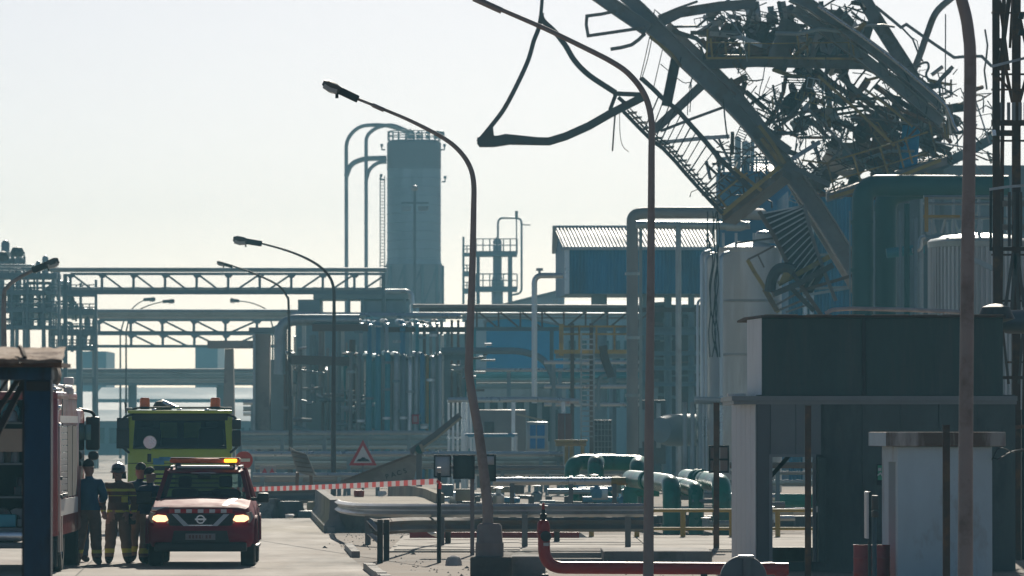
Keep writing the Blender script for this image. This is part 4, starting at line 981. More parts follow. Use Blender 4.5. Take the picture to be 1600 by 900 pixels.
# hanging bent beam loop
WD2 = 194
H = T('hanging_beam', 'bent steel beam hanging in a triangular loop against the sky', 'wreckage', P(847, -20, WD2))
def hb(pts, wpx, name, kind='B', dep=None, sm=4, mt='darksteel'):
    path = smooth_path(pp(pts, WD2), sm) if sm else pp(pts, WD2)
    mb = MB(); (mb.tube(path, m(wpx, WD2) / 2) if kind == 'T' else mb.bar(path, m(wpx, WD2), dep or m(wpx, WD2) * .8)); mb.build(name, M[mt], H)
hb([(849, -60), (847, -20), (847, 0), (845, 24)], 5.5, 'hanger')
hb([(847, 20), (841, 46), (834, 64), (826, 92), (811, 126), (789, 168), (770, 194), (747, 222)], 7, 'left_arm')
hb([(845, 24), (850, 34), (868, 51), (884, 72), (898, 95), (921, 118), (962, 145)], 8.5, 'right_arm')
hb([(746, 221), (772, 218), (800, 220), (858, 221), (884, 213), (920, 197), (953, 178), (1008, 150)], 12.5, 'lower_beam', sm=0)
mb = MB(); mb.prism(pp([(745, 223), (770, 194), (772, 213), (790, 209), (858, 216), (772, 229), (749, 229)], WD2 - .2), (0, .5, 0)); mb.build('corner_gusset', M['darksteel'], H)
hb([(958, 146), (980, 147), (1006, 148)], 7, 'end_plate', sm=0); hb([(962, 148), (953, 172)], 6, 'end_strut', sm=0)
hb([(966, 152), (975, 160), (985, 165)], 6, 'end_strut', sm=0)
hb([(961, 180), (959, 205), (957, 236)], 2.6, 'dangling_rod', 'T', sm=0)
hb([(968, 178), (969, 210), (973, 228), (982, 237)], 1.1, 'dangling_wire', 'T')
# thin wires hanging off the left leg
for pts in ([(1015, 58), (1008, 90), (1000, 124)], [(1019, 58), (1012, 92), (1003, 122)], [(1035, 78), (1028, 108), (1021, 138)], [(1076, 138), (1082, 120), (1076, 150), (1074, 180)], [(1032, 100), (1066, 128), (1080, 132), (1078, 175)]):
    mb = MB(); mb.tube(smooth_path(pp(pts, 197), 4), m(1.5, 197) / 2, 5); mb.build('hanging_wire', M['darksteel'], W)

# upper hanging staircase
SD = 197; S1 = T('fallen_stairs', 'upper steel staircase hanging diagonally against the sky with yellow landing frame', 'staircase', P(1050, 260, SD))
up_ = [(1000, 122), (1018, 138), (1035, 155), (1058, 173), (1078, 196), (1098, 218), (1122, 247), (1146, 270), (1172, 298)]
lo_ = [(974, 174), (995, 196), (1018, 219), (1036, 232), (1055, 252), (1073, 273), (1091, 293), (1110, 314), (1129, 334)]
def sb(pts, wpx, name, mt='darksteel', kind='B', par=S1, D=SD, dep=None):
    mb = MB(); path = pp(pts, D)
    (mb.tube(path, m(wpx, D) / 2, 6) if kind == 'T' else mb.bar(path, m(wpx, D), dep or m(wpx, D))); return mb.build(name, M[mt], par)
sb(up_, 5, 'handrail'); sb([(x + 4, y - 1, SD + 1.2) for x, y in up_], 3, 'handrail')
sb(lo_, 5.5, 'stringer', dep=.25); sb([(x + 9, y - 6) for x, y in lo_], 2, 'stringer_rail', kind='T')
sb([(x + 6, y - 2, SD + 1.1) for x, y in lo_], 3, 'stringer')
def lerp_path(p, t):
    k = t * (len(p) - 1); i = min(int(k), len(p) - 2); f_ = k - i
    return (p[i][0] * (1 - f_) + p[i + 1][0] * f_, p[i][1] * (1 - f_) + p[i + 1][1] * f_)
for i in range(17):
    t = .18 + i * .05
    a, b = lerp_path(lo_, t), lerp_path(up_, t + .03)
    sb([a, b], 2.0 if i % 3 else 2.6, 'baluster', kind='T')
for i in range(22):
    t = .03 + i * .044; a = lerp_path(lo_, t)
    mb = MB(); q = P(a[0] + 3, a[1] - 3, SD); mb.prism([q, q + Vector((.30, 0, .02)), q + Vector((.30, 1.0, .02)), q + Vector((0, 1.0, 0))], (0, 0, .035)); mb.build('tread', M['wreck'], S1)
sb([(1129, 334), (1155, 312), (1180, 292), (1222, 258)], 6.5, 'landing_edge', 'yel'); sb([(1110, 312), (1129, 335)], 6, 'landing_edge', 'yel')
sb([(1122, 306), (1152, 282), (1168, 270)], 3, 'landing_rail', 'yeld'); sb([(1122, 306), (1138, 328)], 3, 'landing_rail', 'yeld'); sb([(1146, 262), (1190, 298)], 5, 'landing_edge', 'yeld')
sb([(1222, 260), (1206, 238), (1190, 216)], 6.5, 'landing_edge', 'yeld')
mb = MB(); mb.prism([P(1128, 336, SD + .1), P(1222, 264, SD + .1), P(1236, 272, SD + 2.5), P(1150, 340, SD + 2.5)], (0, 0, -.25)); mb.build('landing_deck', M['wreck'], S1)
sb([(1112, 308), (1090, 296), (1080, 300), (1078, 308)], 1.6, 'bent_rod', kind='T')
for i in range(14):
    x, y = r.uniform(1105, 1165), r.uniform(238, 292)
    sb([(x, y, SD + r.uniform(0, 2)), (x + r.uniform(-28, 28), y + r.uniform(-34, 20), SD + r.uniform(0, 2))], r.uniform(1.5, 6), 'bent_rod', r.choice(['darksteel', 'wreck', 'wreckl']), kind=r.choice('BT'))
# lower staircase
SD3 = 192; S2 = T('fallen_stairs', 'lower steel staircase with many treads fallen onto the grey building roof', 'staircase', P(1230, 480, SD3))
L_ = [(1186, 330), (1210, 370), (1234, 420), (1258, 456), (1283, 492)]; R_ = [(1256, 320), (1264, 352), (1276, 392), (1290, 430), (1306, 470)]
q = lambda pts, w_, nm, mt='wreck', kind='B', dep=None: sb(pts, w_, nm, mt, kind, S2, SD3, dep)
q(L_, 6, 'stringer', 'steelbr', dep=.3); q(R_, 5, 'stringer', 'wreck', dep=.3)
q([(1210, 374), (1216, 388), (1226, 404)], 3, 'stringer_cap', 'wreckl'); q([(1244, 432), (1256, 452)], 3.5, 'stringer_cap', 'yel'); q([(1266, 470), (1282, 492)], 4, 'stringer_cap', 'galv')
for i in range(15):
    t = .02 + i * .052; a, b = lerp_path(L_, t), lerp_path(R_, max(0, t - .10))
    mb = MB(); p0, p1 = P(a[0], a[1], SD3), P(b[0], b[1], SD3)
    mb.prism([p0, p1, p1 + Vector((.05, .3, .02)), p0 + Vector((.05, .3, .02))], (0, 0, -.05)); mb.build('tread', M['wreckl'], S2)
    mb = MB(); mb.prism([p0 + Vector((0, .32, -.02)), p1 + Vector((0, .32, -.02)), p1 + Vector((.1, .34, -.3)), p0 + Vector((.1, .34, -.3))], (0, .02, 0)); mb.build('riser', M['darksteel'], S2)
q([(1216, 444), (1250, 426), (1296, 401)], 8, 'platform_edge', 'yel'); q([(1208, 460), (1250, 442), (1300, 415)], 9, 'platform_beam', 'darksteel', dep=1.5)
q([(1168, 406), (1178, 424), (1200, 458), (1216, 488)], 6, 'handrail', 'yel'); q([(1168, 406), (1188, 396), (1210, 384)], 3, 'handrail', 'steelbr'); q([(1184, 398), (1194, 418)], 2.4, 'handrail_post', 'steelbr')
q([(1194, 452), (1214, 486)], 7, 'side_plate', 'yeld')
for (a, b, w_, mt) in (((1250, 455), (1340, 428), 5, 'steelbr'), ((1255, 462), (1326, 450), 4, 'pipe'), ((1234, 448), (1272, 486), 7, 'darksteel'), ((1210, 478), (1250, 456), 3.5, 'wreck'), ((1214, 486), (1262, 466), 3.5, 'wreck'), ((1228, 488), (1262, 476), 3, 'wreck'), ((1150, 380), (1208, 372), 3, 'darksteel')):
    q([a, b], w_, 'fallen_strut', mt)
mb = MB(); mb.tube(smooth_path(pp([(1203, 456), (1206, 436), (1216, 421), (1232, 419), (1240, 424)], SD3 - .3), 5), m(9, SD3), 10); mb.build('bent_duct', M['darksteel'], S2)
mb = MB(); mb.prism(pp([(1216, 444), (1226, 422), (1236, 428), (1232, 438)], SD3 - .4), (0, .3, 0)); mb.build('bent_plate', M['yel'], S2)

# ------------------------------------------------------------------ big green ducts and white tank right of the wreck
D = 188; s = D / F
e = T('green_duct', 'pair of huge dark green ducts bending from vertical to horizontal behind the lamp', 'duct', G(1360, D))
MB().tube(rounded([G(1348, D), P(1348, 290, D), P(1400, 290, D + .3), P(1575, 291, D + .5)], 1.1, 9), 17 * s, 20).build('duct', M['greend'], e)
MB().tube(rounded([G(1383, D + 2), P(1383, 305, D + 2), P(1430, 292, D + 2.2), P(1560, 296, D + 3)], 1.0, 9), 18 * s, 20).build('duct', M['greend'], e)
for (x, y0, w_) in ((1407, 330, 5), (1417, 318, 9), (1430, 340, 7)): MB().tube([G(x, D - 1), P(x, y0, D - 1)], m(w_ / 2, D), 10).build('upright_pipe', M['steel' if w_ != 9 else 'greend'], e)
for y in (350, 425): MB().lathe(P(1348, y, D), [(17 * s, 0), (20 * s, 0), (20 * s, .12), (17 * s, .12)], 22).build('flange', M['greend'], e)
for x in (1328, 1366): MB().bar([G(x, D - .4), P(x, 330, D - .4)], m(2.2, D), .1).build('conduit', M['steel'], e)
b = MB(); b.tube(pp([(1385, 396), (1430, 390), (1444, 388)], D + .5), 8 * s, 10); b.build('side_pipe', M['teal'], e)
MB().tube(rounded(pp([(1436, 640), (1436, 376), (1470, 373)], D), .25, 5), 7 * s, 10).build('side_pipe', M['pipe'], e)
MB().tube(rounded(pp([(1425, 392), (1437, 390), (1439, 372), (1446, 370)], D - .6), .2, 4), 4 * s, 8).build('bent_branch', M['pipel'], e)
e = T('grey_housing', 'grey-blue housing wall behind the green ducts', 'building', G(1430, D + 6)); D4 = 216
MB().bx(P(1395, 0, D4).x, P(1640, 0, D4).x, D4, D4 + 5, 0, zy(258, D4)).build('wall', M['steel'], e)
for x in (1418, 1440, 1452): MB().tube([G(x, D4 - .3), P(x, 300, D4 - .3)], m(3, D4)).build('conduit', M['pipe'], e)
D = 150; s = D / F
e = T('ribbed_tank', 'pale vertically ribbed tank with grey rim behind the thick lamp post', 'tank', G(1515, D)); c = G(1530, D + 1.6)
prof = []; vs = []
R0 = 76 * s; n = 64; b = MB()
for i in range(n):
    for k, (f0, dr) in enumerate(((0, 0), (.45, 0), (.55, .075), (.9, .075))):
        a = 2 * math.pi * (i + f0) / n; rr_ = R0 + dr; vs.append(Vector((c.x + rr_ * math.cos(a), c.y + rr_ * math.sin(a), 0)))
zt = zy(377, D); N = len(vs)
b.add(vs + [v_ + ZA * zt for v_ in vs], [(i, (i + 1) % N, N + (i + 1) % N, N + i) for i in range(N)]); b.build('shell', M['tank'], e, smooth=0)
MB().lathe(c, [(R0 + .08, zt - .12), (R0 + .1, zt + .03), (R0 + .02, zt + .10), (R0 - .2, zt + .14), (R0 - .3, zt + .2), (0, zt + .3)], 48).build('rim', M['pipe'], e)
b = MB()
for y in (308, 318, 340): b.tube(pp([(1443, y), (1600, y)], D - .2), .05 if y != 308 else .06, 6)
for x in (1450, 1458, 1490, 1530, 1575): b.tube(pp([(x, 308), (x, 366)], D - .2), .045, 6)
b.build('roof_railing', M['pipe'], e)
for x in (1446, 1449): MB().bar(pp([(x, 308), (x, 362)], D - .25), m(2.6, D), .08).build('yellow_post', M['yeld'], e)
MB().bar(pp([(1443, 338), (1500, 338)], D - .25), m(4, D), .1).build('yellow_rail', M['yeld'], e)
MB().tube(pp([(1500, 362), (1520, 338), (1528, 334)], D + .5), .05, 6).build('bent_rail', M['pipe'], e)
for i in range(9):
    x = 1462 + i * 9; MB().tube(pp([(x, 364), (x + r.uniform(-8, 8), 342 + r.uniform(-6, 8))], D + r.uniform(0, 2)), .04, 5).build('bent_rail', M['pipe'], e)
MB().bar(pp([(1500, 397), (1522, 406), (1552, 420)], D - 2.2), m(8, D), .15).build('fallen_plank', M['pipe'], e)

# ------------------------------------------------------------------ street lamps
def lamp(path, D, rpx, label, head=None, base=None, mt='lamp', armD=None, sleeve=None, headpx=1.0):
    """path in photo pixels from the foot up to the arm end; rpx = radii in px from foot to tip"""
    e = T('street_lamp', label, 'street lamp', G(path[0][0], D)); p3 = pp(path, D)
    p3[0].z = 0
    p3 = [p3[0]] + smooth_path(p3[1:], 7) if len(p3) > 3 else p3
    n = len(p3); rs = [m(rpx[0] + (rpx[1] - rpx[0]) * (i / (n - 1)) ** 1.0, D) for i in range(n)]
    L = [0]
    for a, b in zip(p3[:-1], p3[1:]): L.append(L[-1] + (b - a).length)
    rs = [m(rpx[0] + (rpx[1] - rpx[0]) * q / L[-1], D) for q in L]
    MB().tube(p3, rs, 14).build('pole', M[mt], e)
    if sleeve:
        a, b = P(*sleeve[0], D), P(*sleeve[1], D); MB().tube([a, b], m(sleeve[2], D), 10).build('arm_sleeve', M[mt], e)
    if head:
        a, b = P(*head[0], D), P(*head[1], D); d = (b - a).normalized(); u = Vector((-d.z, 0, d.x)); u = u if u.z > 0 else -u; k = m(1, D) * headpx
        mb = MB(); mb.prism([a - d * 4 * k + u * 5 * k + YA * -.10, b * .55 + a * .45 + u * 5.5 * k + YA * -.10, b * .55 + a * .45 - u * 6 * k + YA * -.10, a - d * 4 * k - u * 6 * k + YA * -.10], (0, .2, 0)); mb.build('driver_box', M['black'], e, bevel=.01)
        a2 = b * .5 + a * .5; Lh = (b - a2).length
        mb = MB(); mb.sweep([a2, a2 + d * Lh * .3, a2 + d * Lh * .8, a2 + d * Lh * 1.08], [(-5.5 * k, -.13), (3 * k, -.16), (6.5 * k, -.10), (6.5 * k, .10), (3 * k, .16), (-5.5 * k, .13)], YA, True, [.8, 1.1, 1.15, .75]); mb.build('lamp_head', M['lampd'], e)
        mb = MB(); mb.sweep([a2 + d * Lh * .12 - u * 4.2 * k, a2 + d * Lh * .55 - u * 6.2 * k, a2 + d * Lh * .95 - u * 4.4 * k], [(-3.4 * k, -.17), (3.4 * k, -.17), (3.4 * k, .15), (-3.4 * k, .15)], YA); mb.build('lens', M['lens'], e)
        MB().box(a2 - u * 9 * k + d * Lh * .05, (.05, .05, .09)).build('latch', M['black'], e)
    return e
lamp([(1013, 905), (1014, 700), (1017, 420), (1018, 240), (1018, 190), (1008, 150), (985, 118), (955, 96), (900, 68), (850, 44), (790, 18), (735, -6), (690, -26)], 84, (8.7, 3.0), 'tall brown street lamp with its arm reaching across the hanging beam', head=((690, -26), (610, -62)), sleeve=((740, -3), (784, 17), 5.2), headpx=1.25)
e1 = lamp([(764, 818), (762, 790), (750, 690), (738, 620), (733, 585), (733, 560), (738, 420), (740, 330), (740, 285), (733, 258), (716, 234), (690, 214), (640, 188), (590, 167), (557, 154)], 91, (9.5, 2.2), 'bent leaning street lamp on a round concrete plinth', head=((556, 153), (507, 130)), sleeve=((582, 164), (600, 172), 3.6))
D = 91; b = MB(); b.lathe(Vector((P(765, 0, D).x, D, 0)), [(m(22, D), zy(872, D)), (m(22, D), zy(848, D)), (m(20.5, D), zy(846, D)), (m(19, D), zy(822, D)), (m(16, D), zy(818, D)), (0, zy(817, D))], 20); b.build('plinth', mat('pinkish_concrete', (.26, .215, .20), .9, var=.2, sc=3, bump=.3), e1)
MB().rbox(P(735, 0, D).x, P(800, 0, D).x, D - .38, D + .4, -.1, zy(869, D), .03).build('footing', mat('dark_stained_concrete', (.10, .085, .075), .95, var=.3, sc=4, bump=.4), e1)
MB().rbox(P(798, 0, D + 1.2).x, P(852, 0, D + 1.2).x, D + .45, D + 1.5, -.1, zy(868, D + .8), .04).build('footing', M['conc'], e1)
MB().rbox(P(745, 0, D).x, P(757, 0, D).x, D - .1, D + .2, zy(868, D), zy(828, D), .02).build('cable_box', M['grey'], e1)
lamp([(521, 790), (521, 600), (522, 480), (520, 445), (508, 424), (485, 407), (450, 392), (404, 379)], 190, (4.6, 1.5), 'slender far street lamp seen above the triangle sign', head=((406, 380), (366, 374)), mt='lampd', headpx=.8)
lamp([(455, 800), (453, 600), (451, 480), (448, 463), (436, 447), (410, 433), (380, 421), (352, 412)], 225, (3.6, 1.2), 'thin farther street lamp crossing the high truss bridge', head=((362, 416), (340, 410)), mt='lampd', headpx=.45)
lamp([(1508, 960), (1509, 700), (1512, 400), (1516, 120), (1513, 50), (1504, 5), (1486, -50), (1440, -110), (1360, -160), (1280, -190)], 64, (12.5, 8.5), 'nearest thick street lamp post in front of the white booth', head=((1280, -190), (1190, -222)), headpx=1.6)
lamp([(7, 850), (7, 600), (6, 470), (12, 448), (30, 434), (56, 420)], 150, (8, 2.6), 'left roadside street lamp with its dark head above the blue shelter', head=((54, 421), (90, 407)), mt='lamp', headpx=.9)
for (x, y, x2, y2, D, lab) in ((205, 493, 256, 471, 380, 'small far street lamp between the two bridges with dark head'), (196, 496, 226, 468, 460, 'faint tiny far lamp left of the small dark lamp head'), (418, 486, 372, 470, 420, 'faint tiny far lamp right of the thin farther lamp arm')):
    lamp([(x - (8 if x2 > x else -8), 760), (x - (8 if x2 > x else -8), y + 25), (x, y), ((x + x2) / 2, (y + y2) / 2 - 4), (x2, y2)], D, (2.2, .8), lab, head=((x2, y2), (x2 + (16 if x2 > x else -12), y2 - 1)), mt='lampd', headpx=.45)

# ------------------------------------------------------------------ grey guard building
BD = 96.0; s = BD / F
e = T('guard_building', 'grey-green two-tier gatehouse with an open doorway you can see through', 'building', G(1370, BD))
X = lambda px, D=BD: P(px, 0, D).x
x0, x1 = X(1181), X(1585); xL0 = x0; dep = 5.0; zt = zy(617, BD)
dx0, dx1 = X(1205), X(1270); zd = zy(714, BD); zs = zy(868, BD); tk = .12
def panels(xa, xb, z0, z1, y, mt, wdt=.62):
    n = max(1, round((xb - xa) / wdt))
    for i in range(n):
        a, b_ = xa + (xb - xa) * i / n, xa + (xb - xa) * (i + 1) / n
        MB().bx(a + .004, b_ - .004, y - .025 - random.uniform(0, .004), y + .03, z0, z1).build('wall_panel', mt, e, bevel=.004)
MB().bx(x0, dx0, BD, BD + tk, 0, zt).build('front_wall', M['booth'], e); MB().bx(dx1, x1, BD, BD + tk, 0, zt).build('front_wall', M['booth'], e)
MB().bx(dx0, dx1, BD, BD + tk, zd, zt).build('front_wall', M['booth'], e); MB().bx(dx0, dx1, BD, BD + tk, 0, .16).build('door_sill', M['boothd'], e)
panels(x0, X(1203), 0, zt - .12, BD, mat('mauve_grey_cladding', (.125, .125, .132), .6, var=.1, sc=1)); panels(X(1203), X(1282), zd + .04, zt - .12, BD, mat('lighter_grey_cladding', (.19, .205, .205), .6, var=.1, sc=1), .5); panels(X(1286), x1, 0, zt - .12, BD, M['booth'])
for (a, b_) in ((x0, x0 + .12), (x1 - .12, x1)):
    MB().bx(a + (.012 if a == x0 else 0), b_ - (.012 if a != x0 else 0), BD + tk + .01, BD + dep, 0, zt).build('side_wall', M['boothlit'] if a == x0 else M['booth'], e)
# left face is slightly splayed so it shows from the road
b = MB(); XB = X(1143, BD + 1.2)
b.prism([(x0 - .005, BD + .02, 0), (x0 - .005, BD + 1.3, 0), (XB, BD + 1.25, 0)], (0, 0, zt - .02)); b.build('side_bay', M['boothlit'], e, smooth=0)
n = 5
for i in range(n):
    a = Vector((x0 - .012, BD + .0, 0)).lerp(Vector((XB - .008, BD + 1.22, 0)), (i + .02) / n); c = Vector((x0 - .012, BD + .0, 0)).lerp(Vector((XB - .008, BD + 1.22, 0)), (i + .98) / n)
    MB().prism([a, c, c + Vector((.02, .02, 0)), a + Vector((.02, .02, 0))], (0, 0, zt - .06)).build('side_panel', M['boothlit'], e)
# rear wall with opening in line with the door
ry = BD + dep; k = ry / BD
rx0, rx1 = X(1200, ry) - .5, X(1283, ry) + .35; rz0, rz1 = 0.3, zy(716, ry) + .1
MB().bx(x0 + .13, rx0, ry - .1, ry, 0, zt).build('rear_wall', M['booth'], e); MB().bx(rx1, x1 - .13, ry - .1, ry, 0, zt).build('rear_wall', M['booth'], e)
MB().bx(rx0, rx1, ry - .1, ry, rz1, zt).build('rear_wall', M['booth'], e); MB().bx(rx0, rx1, ry - .1, ry, 0, rz0).build('rear_wall', M['booth'], e)
MB().bx(x0 + .13, x1 - .13, BD + tk + .01, ry - .11, -.02, .05).build('floor_plate', M['boothd'], e)
MB().bar([Vector((X(1203, BD + 3), BD + 3, zy(745, BD + 3))), Vector((X(1232, BD + 3), BD + 3, zy(712, BD + 3)))], .07, .1).build('inner_brace', M['black'], e)
for (a, b_, z0, z1) in ((dx0 - .045, dx0 + .01, .16, zd + .045), (dx1 - .01, dx1 + .045, .16, zd + .045), (dx0 + .012, dx1 - .012, zd, zd + .045)):
    MB().bx(a, b_, BD - .05, BD + .14, z0, z1).build('door_frame', M['trim'], e)
dl = MB(); dl.bx(dx1 + .05, dx1 + .16, BD - .62, BD - .06, .17, zd); dl.build('door', M['boothd'], e)
MB().bx(dx1 + .02, dx1 + .05, BD - .55, BD - .5, 1.0, 1.1).build('door_handle', M['galv'], e)
# cornice, upper tier
zc = zy(624, BD)
MB().bx(XB - .05, x1 + .03, BD - .09, BD + dep + .05, zt - .10, zt - .02).build('cornice', M['trim'], e); MB().bx(XB - .02, x1 + .02, BD - .05, BD + dep, zt - .16, zt - .102).build('cornice', M['trim'], e)
MB().bx(XB - .08, XB + .22, BD + 1.0, BD + 1.3, zt - .018, zt + .03).build('cornice_end', M['white'], e)
u0, u1 = X(1190), X(1566); zu0, zu1 = zt - .018, zy(496, BD)
MB().bx(u0, u1, BD + .02, BD + dep - .3, zu0, zu1).build('upper_tier', M['boothd'], e)
for (a, b_) in ((u0, X(1346)), (X(1352), u1)):
    MB().bx(a + .004, b_ - .004, BD - .01 - random.uniform(0, .005), BD + .025, zu0 + .01, zu1 - .02).build('upper_panel', M['boothd'], e, bevel=.004)
MB().bx(X(1346), X(1352), BD - .03, BD + .02, zu0 + .01, zu1 - .01).build('drain_strip', M['black'], e)
XU = X(1167, BD + 1.6)
MB().prism([(u0 - .004, BD + .03, zu0), (u0 - .004, BD + 1.7, zu0), (XU, BD + 1.65, zu0)], (0, 0, zu1 - zu0 - .01)).build('upper_bay', M['boothlit'], e, smooth=0)
MB().prism([(XU - .05, BD + 1.7, zu1), (u0 - .02, BD - .12, zu1), (u1 + .04, BD - .12, zu1), (u1 + .04, BD + dep - .2, zu1), (XU - .05, BD + dep - .2, zu1)], (0, 0, .035)).build('roof_edge', M['rustd'], e)
x = u0 + .05
while x < u1 - .3:
    wd = random.uniform(.35, .6); MB().bx(x, min(x + wd, u1), BD - .1, BD + .9, zu1 + .036, zu1 + .05).build('roof_sheet', M['tanpanel'], e); x += wd + random.uniform(.08, .16)
b = MB(); b.tube(rounded(pp([(1290, 490), (1300, 484), (1330, 482), (1420, 484), (1520, 488)], BD + .8), .05), m(3.4, BD), 10); b.build('roof_pipe', M['rock'], e)
b = MB(); b.lathe(P(1556, 489, BD + 1.2), [(0, -.2), (m(30, BD), -.1), (m(22, BD), .10), (m(9, BD), .15), (0, .16)], 20); b.build('roof_cowl', M['darksteel'], e)
# exit sign on the wall
sg = MB(); sg.bx(X(1368), X(1381), BD - .06, BD - .03, zy(758, BD), zy(725, BD)); sg.build('exit_sign', M['black'], e)
MB().bx(X(1370), X(1379.5), BD - .07, BD - .055, zy(750, BD), zy(727, BD)).build('exit_panel', M['signgreen'], e)
b = MB(); b.box(P(1374.5, 733.5, BD - .075), (.05, .01, .05)); b.bar(pp([(1371, 743), (1376, 739), (1378.5, 744)], BD - .075), .02, .01); b.build('exit_mark', M['signwhite'], e)

# ------------------------------------------------------------------ small white booth
KD = 86.0; s = KD / F
e = T('white_booth', 'small stained white concrete booth with flat overhanging roof', 'booth', G(1470, KD)); X = lambda px, D=KD: P(px, 0, D).x
cx = Vector((X(1401), KD, 0)); dR = Vector((1, .10, 0)).normalized(); dL = Vector((-.045, .985, 0)).normalized()
zr0, zr1 = zy(700, KD) + .02, zy(674, KD) - .01
wR = (1551 - 1401) * s; wL = 2.0
def slab(o, a, b_, z0, z1): return [o + ZA * z0, o + a + ZA * z0, o + a + b_ + ZA * z0, o + b_ + ZA * z0], (0, 0, z1 - z0)
b = MB(); b.prism(*slab(cx, dR * wR, dL * .14, 0, zr0)); b.build('front_wall', M['dirtywhite'], e, smooth=0, bevel=.01)
MB().prism(*slab(cx + dL * .16, dL * .1, dR * .12, 0, zr0)).build('door_jamb', M['dirtywhite'], e, smooth=0)
MB().prism(*slab(cx + dL * 1.2, dL * (wL - 1.2), dR * .12, 0, zr0)).build('side_wall', M['dirtywhite'], e, smooth=0)
MB().prism(*slab(cx + dL * .26, dL * .94, dR * .12, zy(722, KD), zr0)).build('door_lintel', M['dirtywhite'], e, smooth=0)
MB().prism(*slab(cx + dL * .5 + dR * .3, dL * .65, dR * .05, .05, zy(722, KD) - .02)).build('door', M['tanpanel'], e, smooth=0)
MB().box(cx + dL * .52 + dR * .28 + ZA * .95, (.05, .05, .12)).build('door_handle', M['black'], e)
MB().prism(*slab(cx + dR * (wR - .12) + dL * .15, dR * .12, dL * (wL - .2), 0, zr0)).build('side_wall', M['dirtywhite'], e, smooth=0)
MB().prism(*slab(cx + dL * wL, dR * wR, dL * .12, 0, zr0)).build('rear_wall', M['dirtywhite'], e, smooth=0)
ro = cx - dR * .19 - dL * .16
b = MB(); b.prism(*slab(ro, dR * (wR + .38), dL * (wL + .4), zr0 + .004, zr1)); b.build('roof_slab', M['stain'], e, smooth=0, bevel=.015)
MB().prism(*slab(ro - dR * .006 - dL * .0 + ZA * 0, dR * .004, dL * (wL + .4), zr0 + .01, zr1 - .01)).build('roof_end', M['dirtywhite'], e, smooth=0)  # left end faced paler, its side light put into the colour
b = MB(); b.tube(smooth_path([cx + dR * (wR + .02) + ZA * zy(716, KD), P(1562, 716, KD), P(1580, 706, KD + 2), P(1600, 702, KD + 4)], 4), .013); b.tube(smooth_path([P(1550, 718, KD), P(1562, 700, KD + .5), P(1585, 708, KD + 2)], 4), .01); b.build('cable', M['rubber'], e)

# sign pole, red drums, posts beside the booth
D = 84.5; e = T('edge_on_sign', 'narrow sign seen edge-on on a thin dark pole beside the red drums', 'sign', G(1356, D))
MB().bx(P(1355, 0, D).x, P(1359.5, 0, D).x, D - .03, D + .03, 0, zy(768, D)).build('pole', M['black'], e)
MB().bx(P(1351, 0, D).x, P(1354.2, 0, D).x, D - .3, D + .3, zy(841, D), zy(768, D)).build('sign_plate', M['signwhite'], e)
MB().bx(P(1354.3, 0, D).x, P(1355, 0, D).x, D - .3, D + .3, zy(841, D), zy(768, D)).build('sign_back', M['black'], e)
D = 85.2; e = T('signal_post', 'slim blue-grey post with a small signal box behind the edge-on sign', 'signal', G(1366, D))
MB().tube([G(1366, D), P(1366, 800, D)], m(3.6, D)).build('pole', mat('blue_grey_post', (.05, .095, .125), .5), e)
for (y0, y1) in ((774, 796), (798, 808)):
    MB().rbox(P(1361, 0, D).x, P(1371, 0, D).x, D - .08, D + .08, zy(y1, D), zy(y0, D), .01).build('signal_box', M['darksteel'], e)
for i, (x, lab) in enumerate(((1347, 'red drum left of the slim blue-grey post'), (1376, 'red drum right of the slim blue-grey post'))):
    D = 86.6; e = T('red_drum', lab, 'drum', G(x, D), 'red drums by the booth'); k = D / F
    MB().lathe(G(x, D), [(0, 0), (14 * k, 0), (14 * k, .2), (14.7 * k, .22), (14 * k, .24), (14 * k, .42), (14.7 * k, .44), (14 * k, .46), (14 * k, zy(851, D) - .02), (14.6 * k, zy(851, D)), (13.5 * k, zy(851, D)), (13.2 * k, zy(851, D) - .03), (0, zy(851, D) - .03)], 24).build('drum_body', M['reddrum'], e)
def post(label, x, yt, D, wpx, mt, name='steel_post'):
    e = T(name, label, 'post', G(x, D)); b = MB(); b.bar([G(x, D), P(x + .5, yt, D)], m(wpx, D), m(wpx, D)); b.build('shaft', M[mt], e, bevel=.006)
    MB().bar([P(x + .5, yt, D), P(x + .5, yt - 1.2, D)], m(wpx + 1, D), m(wpx + 1, D)).build('cap', M[mt], e); return e
post('dark rusty square post standing in front of the see-through doorway', 1262, 635, 90, 9.5, 'rustd')
post('rust-mottled square post in front of the white booth wall', 1478, 665, 80, 11, 'rustd')
e = post('rust-brown post carrying two framed sign backs beside the green pipes', 1119, 630, 112, 9, 'rust')
D = 112
for (xa, xb) in ((1108.5, 1117), (1125, 1137.5)):
    for (ya, yb) in ((698, 717), (719, 737)): MB().bx(P(xa, 0, D).x, P(xb, 0, D).x, D + .1, D + .13, zy(yb, D), zy(ya, D)).build('sign_back', mat('pinkish_sign_back', (.30, .25, .24), .7), e)
b = MB()
for (xa, xb, ya, yb) in ((1107, 1139, 696, 699), (1107, 1139, 716.5, 719.5), (1107, 1139, 736, 739), (1107, 1109.5, 699.2, 735.8), (1136.5, 1139, 699.2, 735.8)): b.bx(P(xa, 0, D).x, P(xb, 0, D).x, D + .07, D + .14, zy(yb, D), zy(ya, D))
b.build('sign_frame', M['black'], e)
MB().rbox(P(1106, 0, D).x, P(1142, 0, D).x, D - .3, D + .3, 0, zy(856, D) - .02, .03).build('footing', mat('dark_footing', (.07, .05, .045), .95, var=.3, sc=4), e)

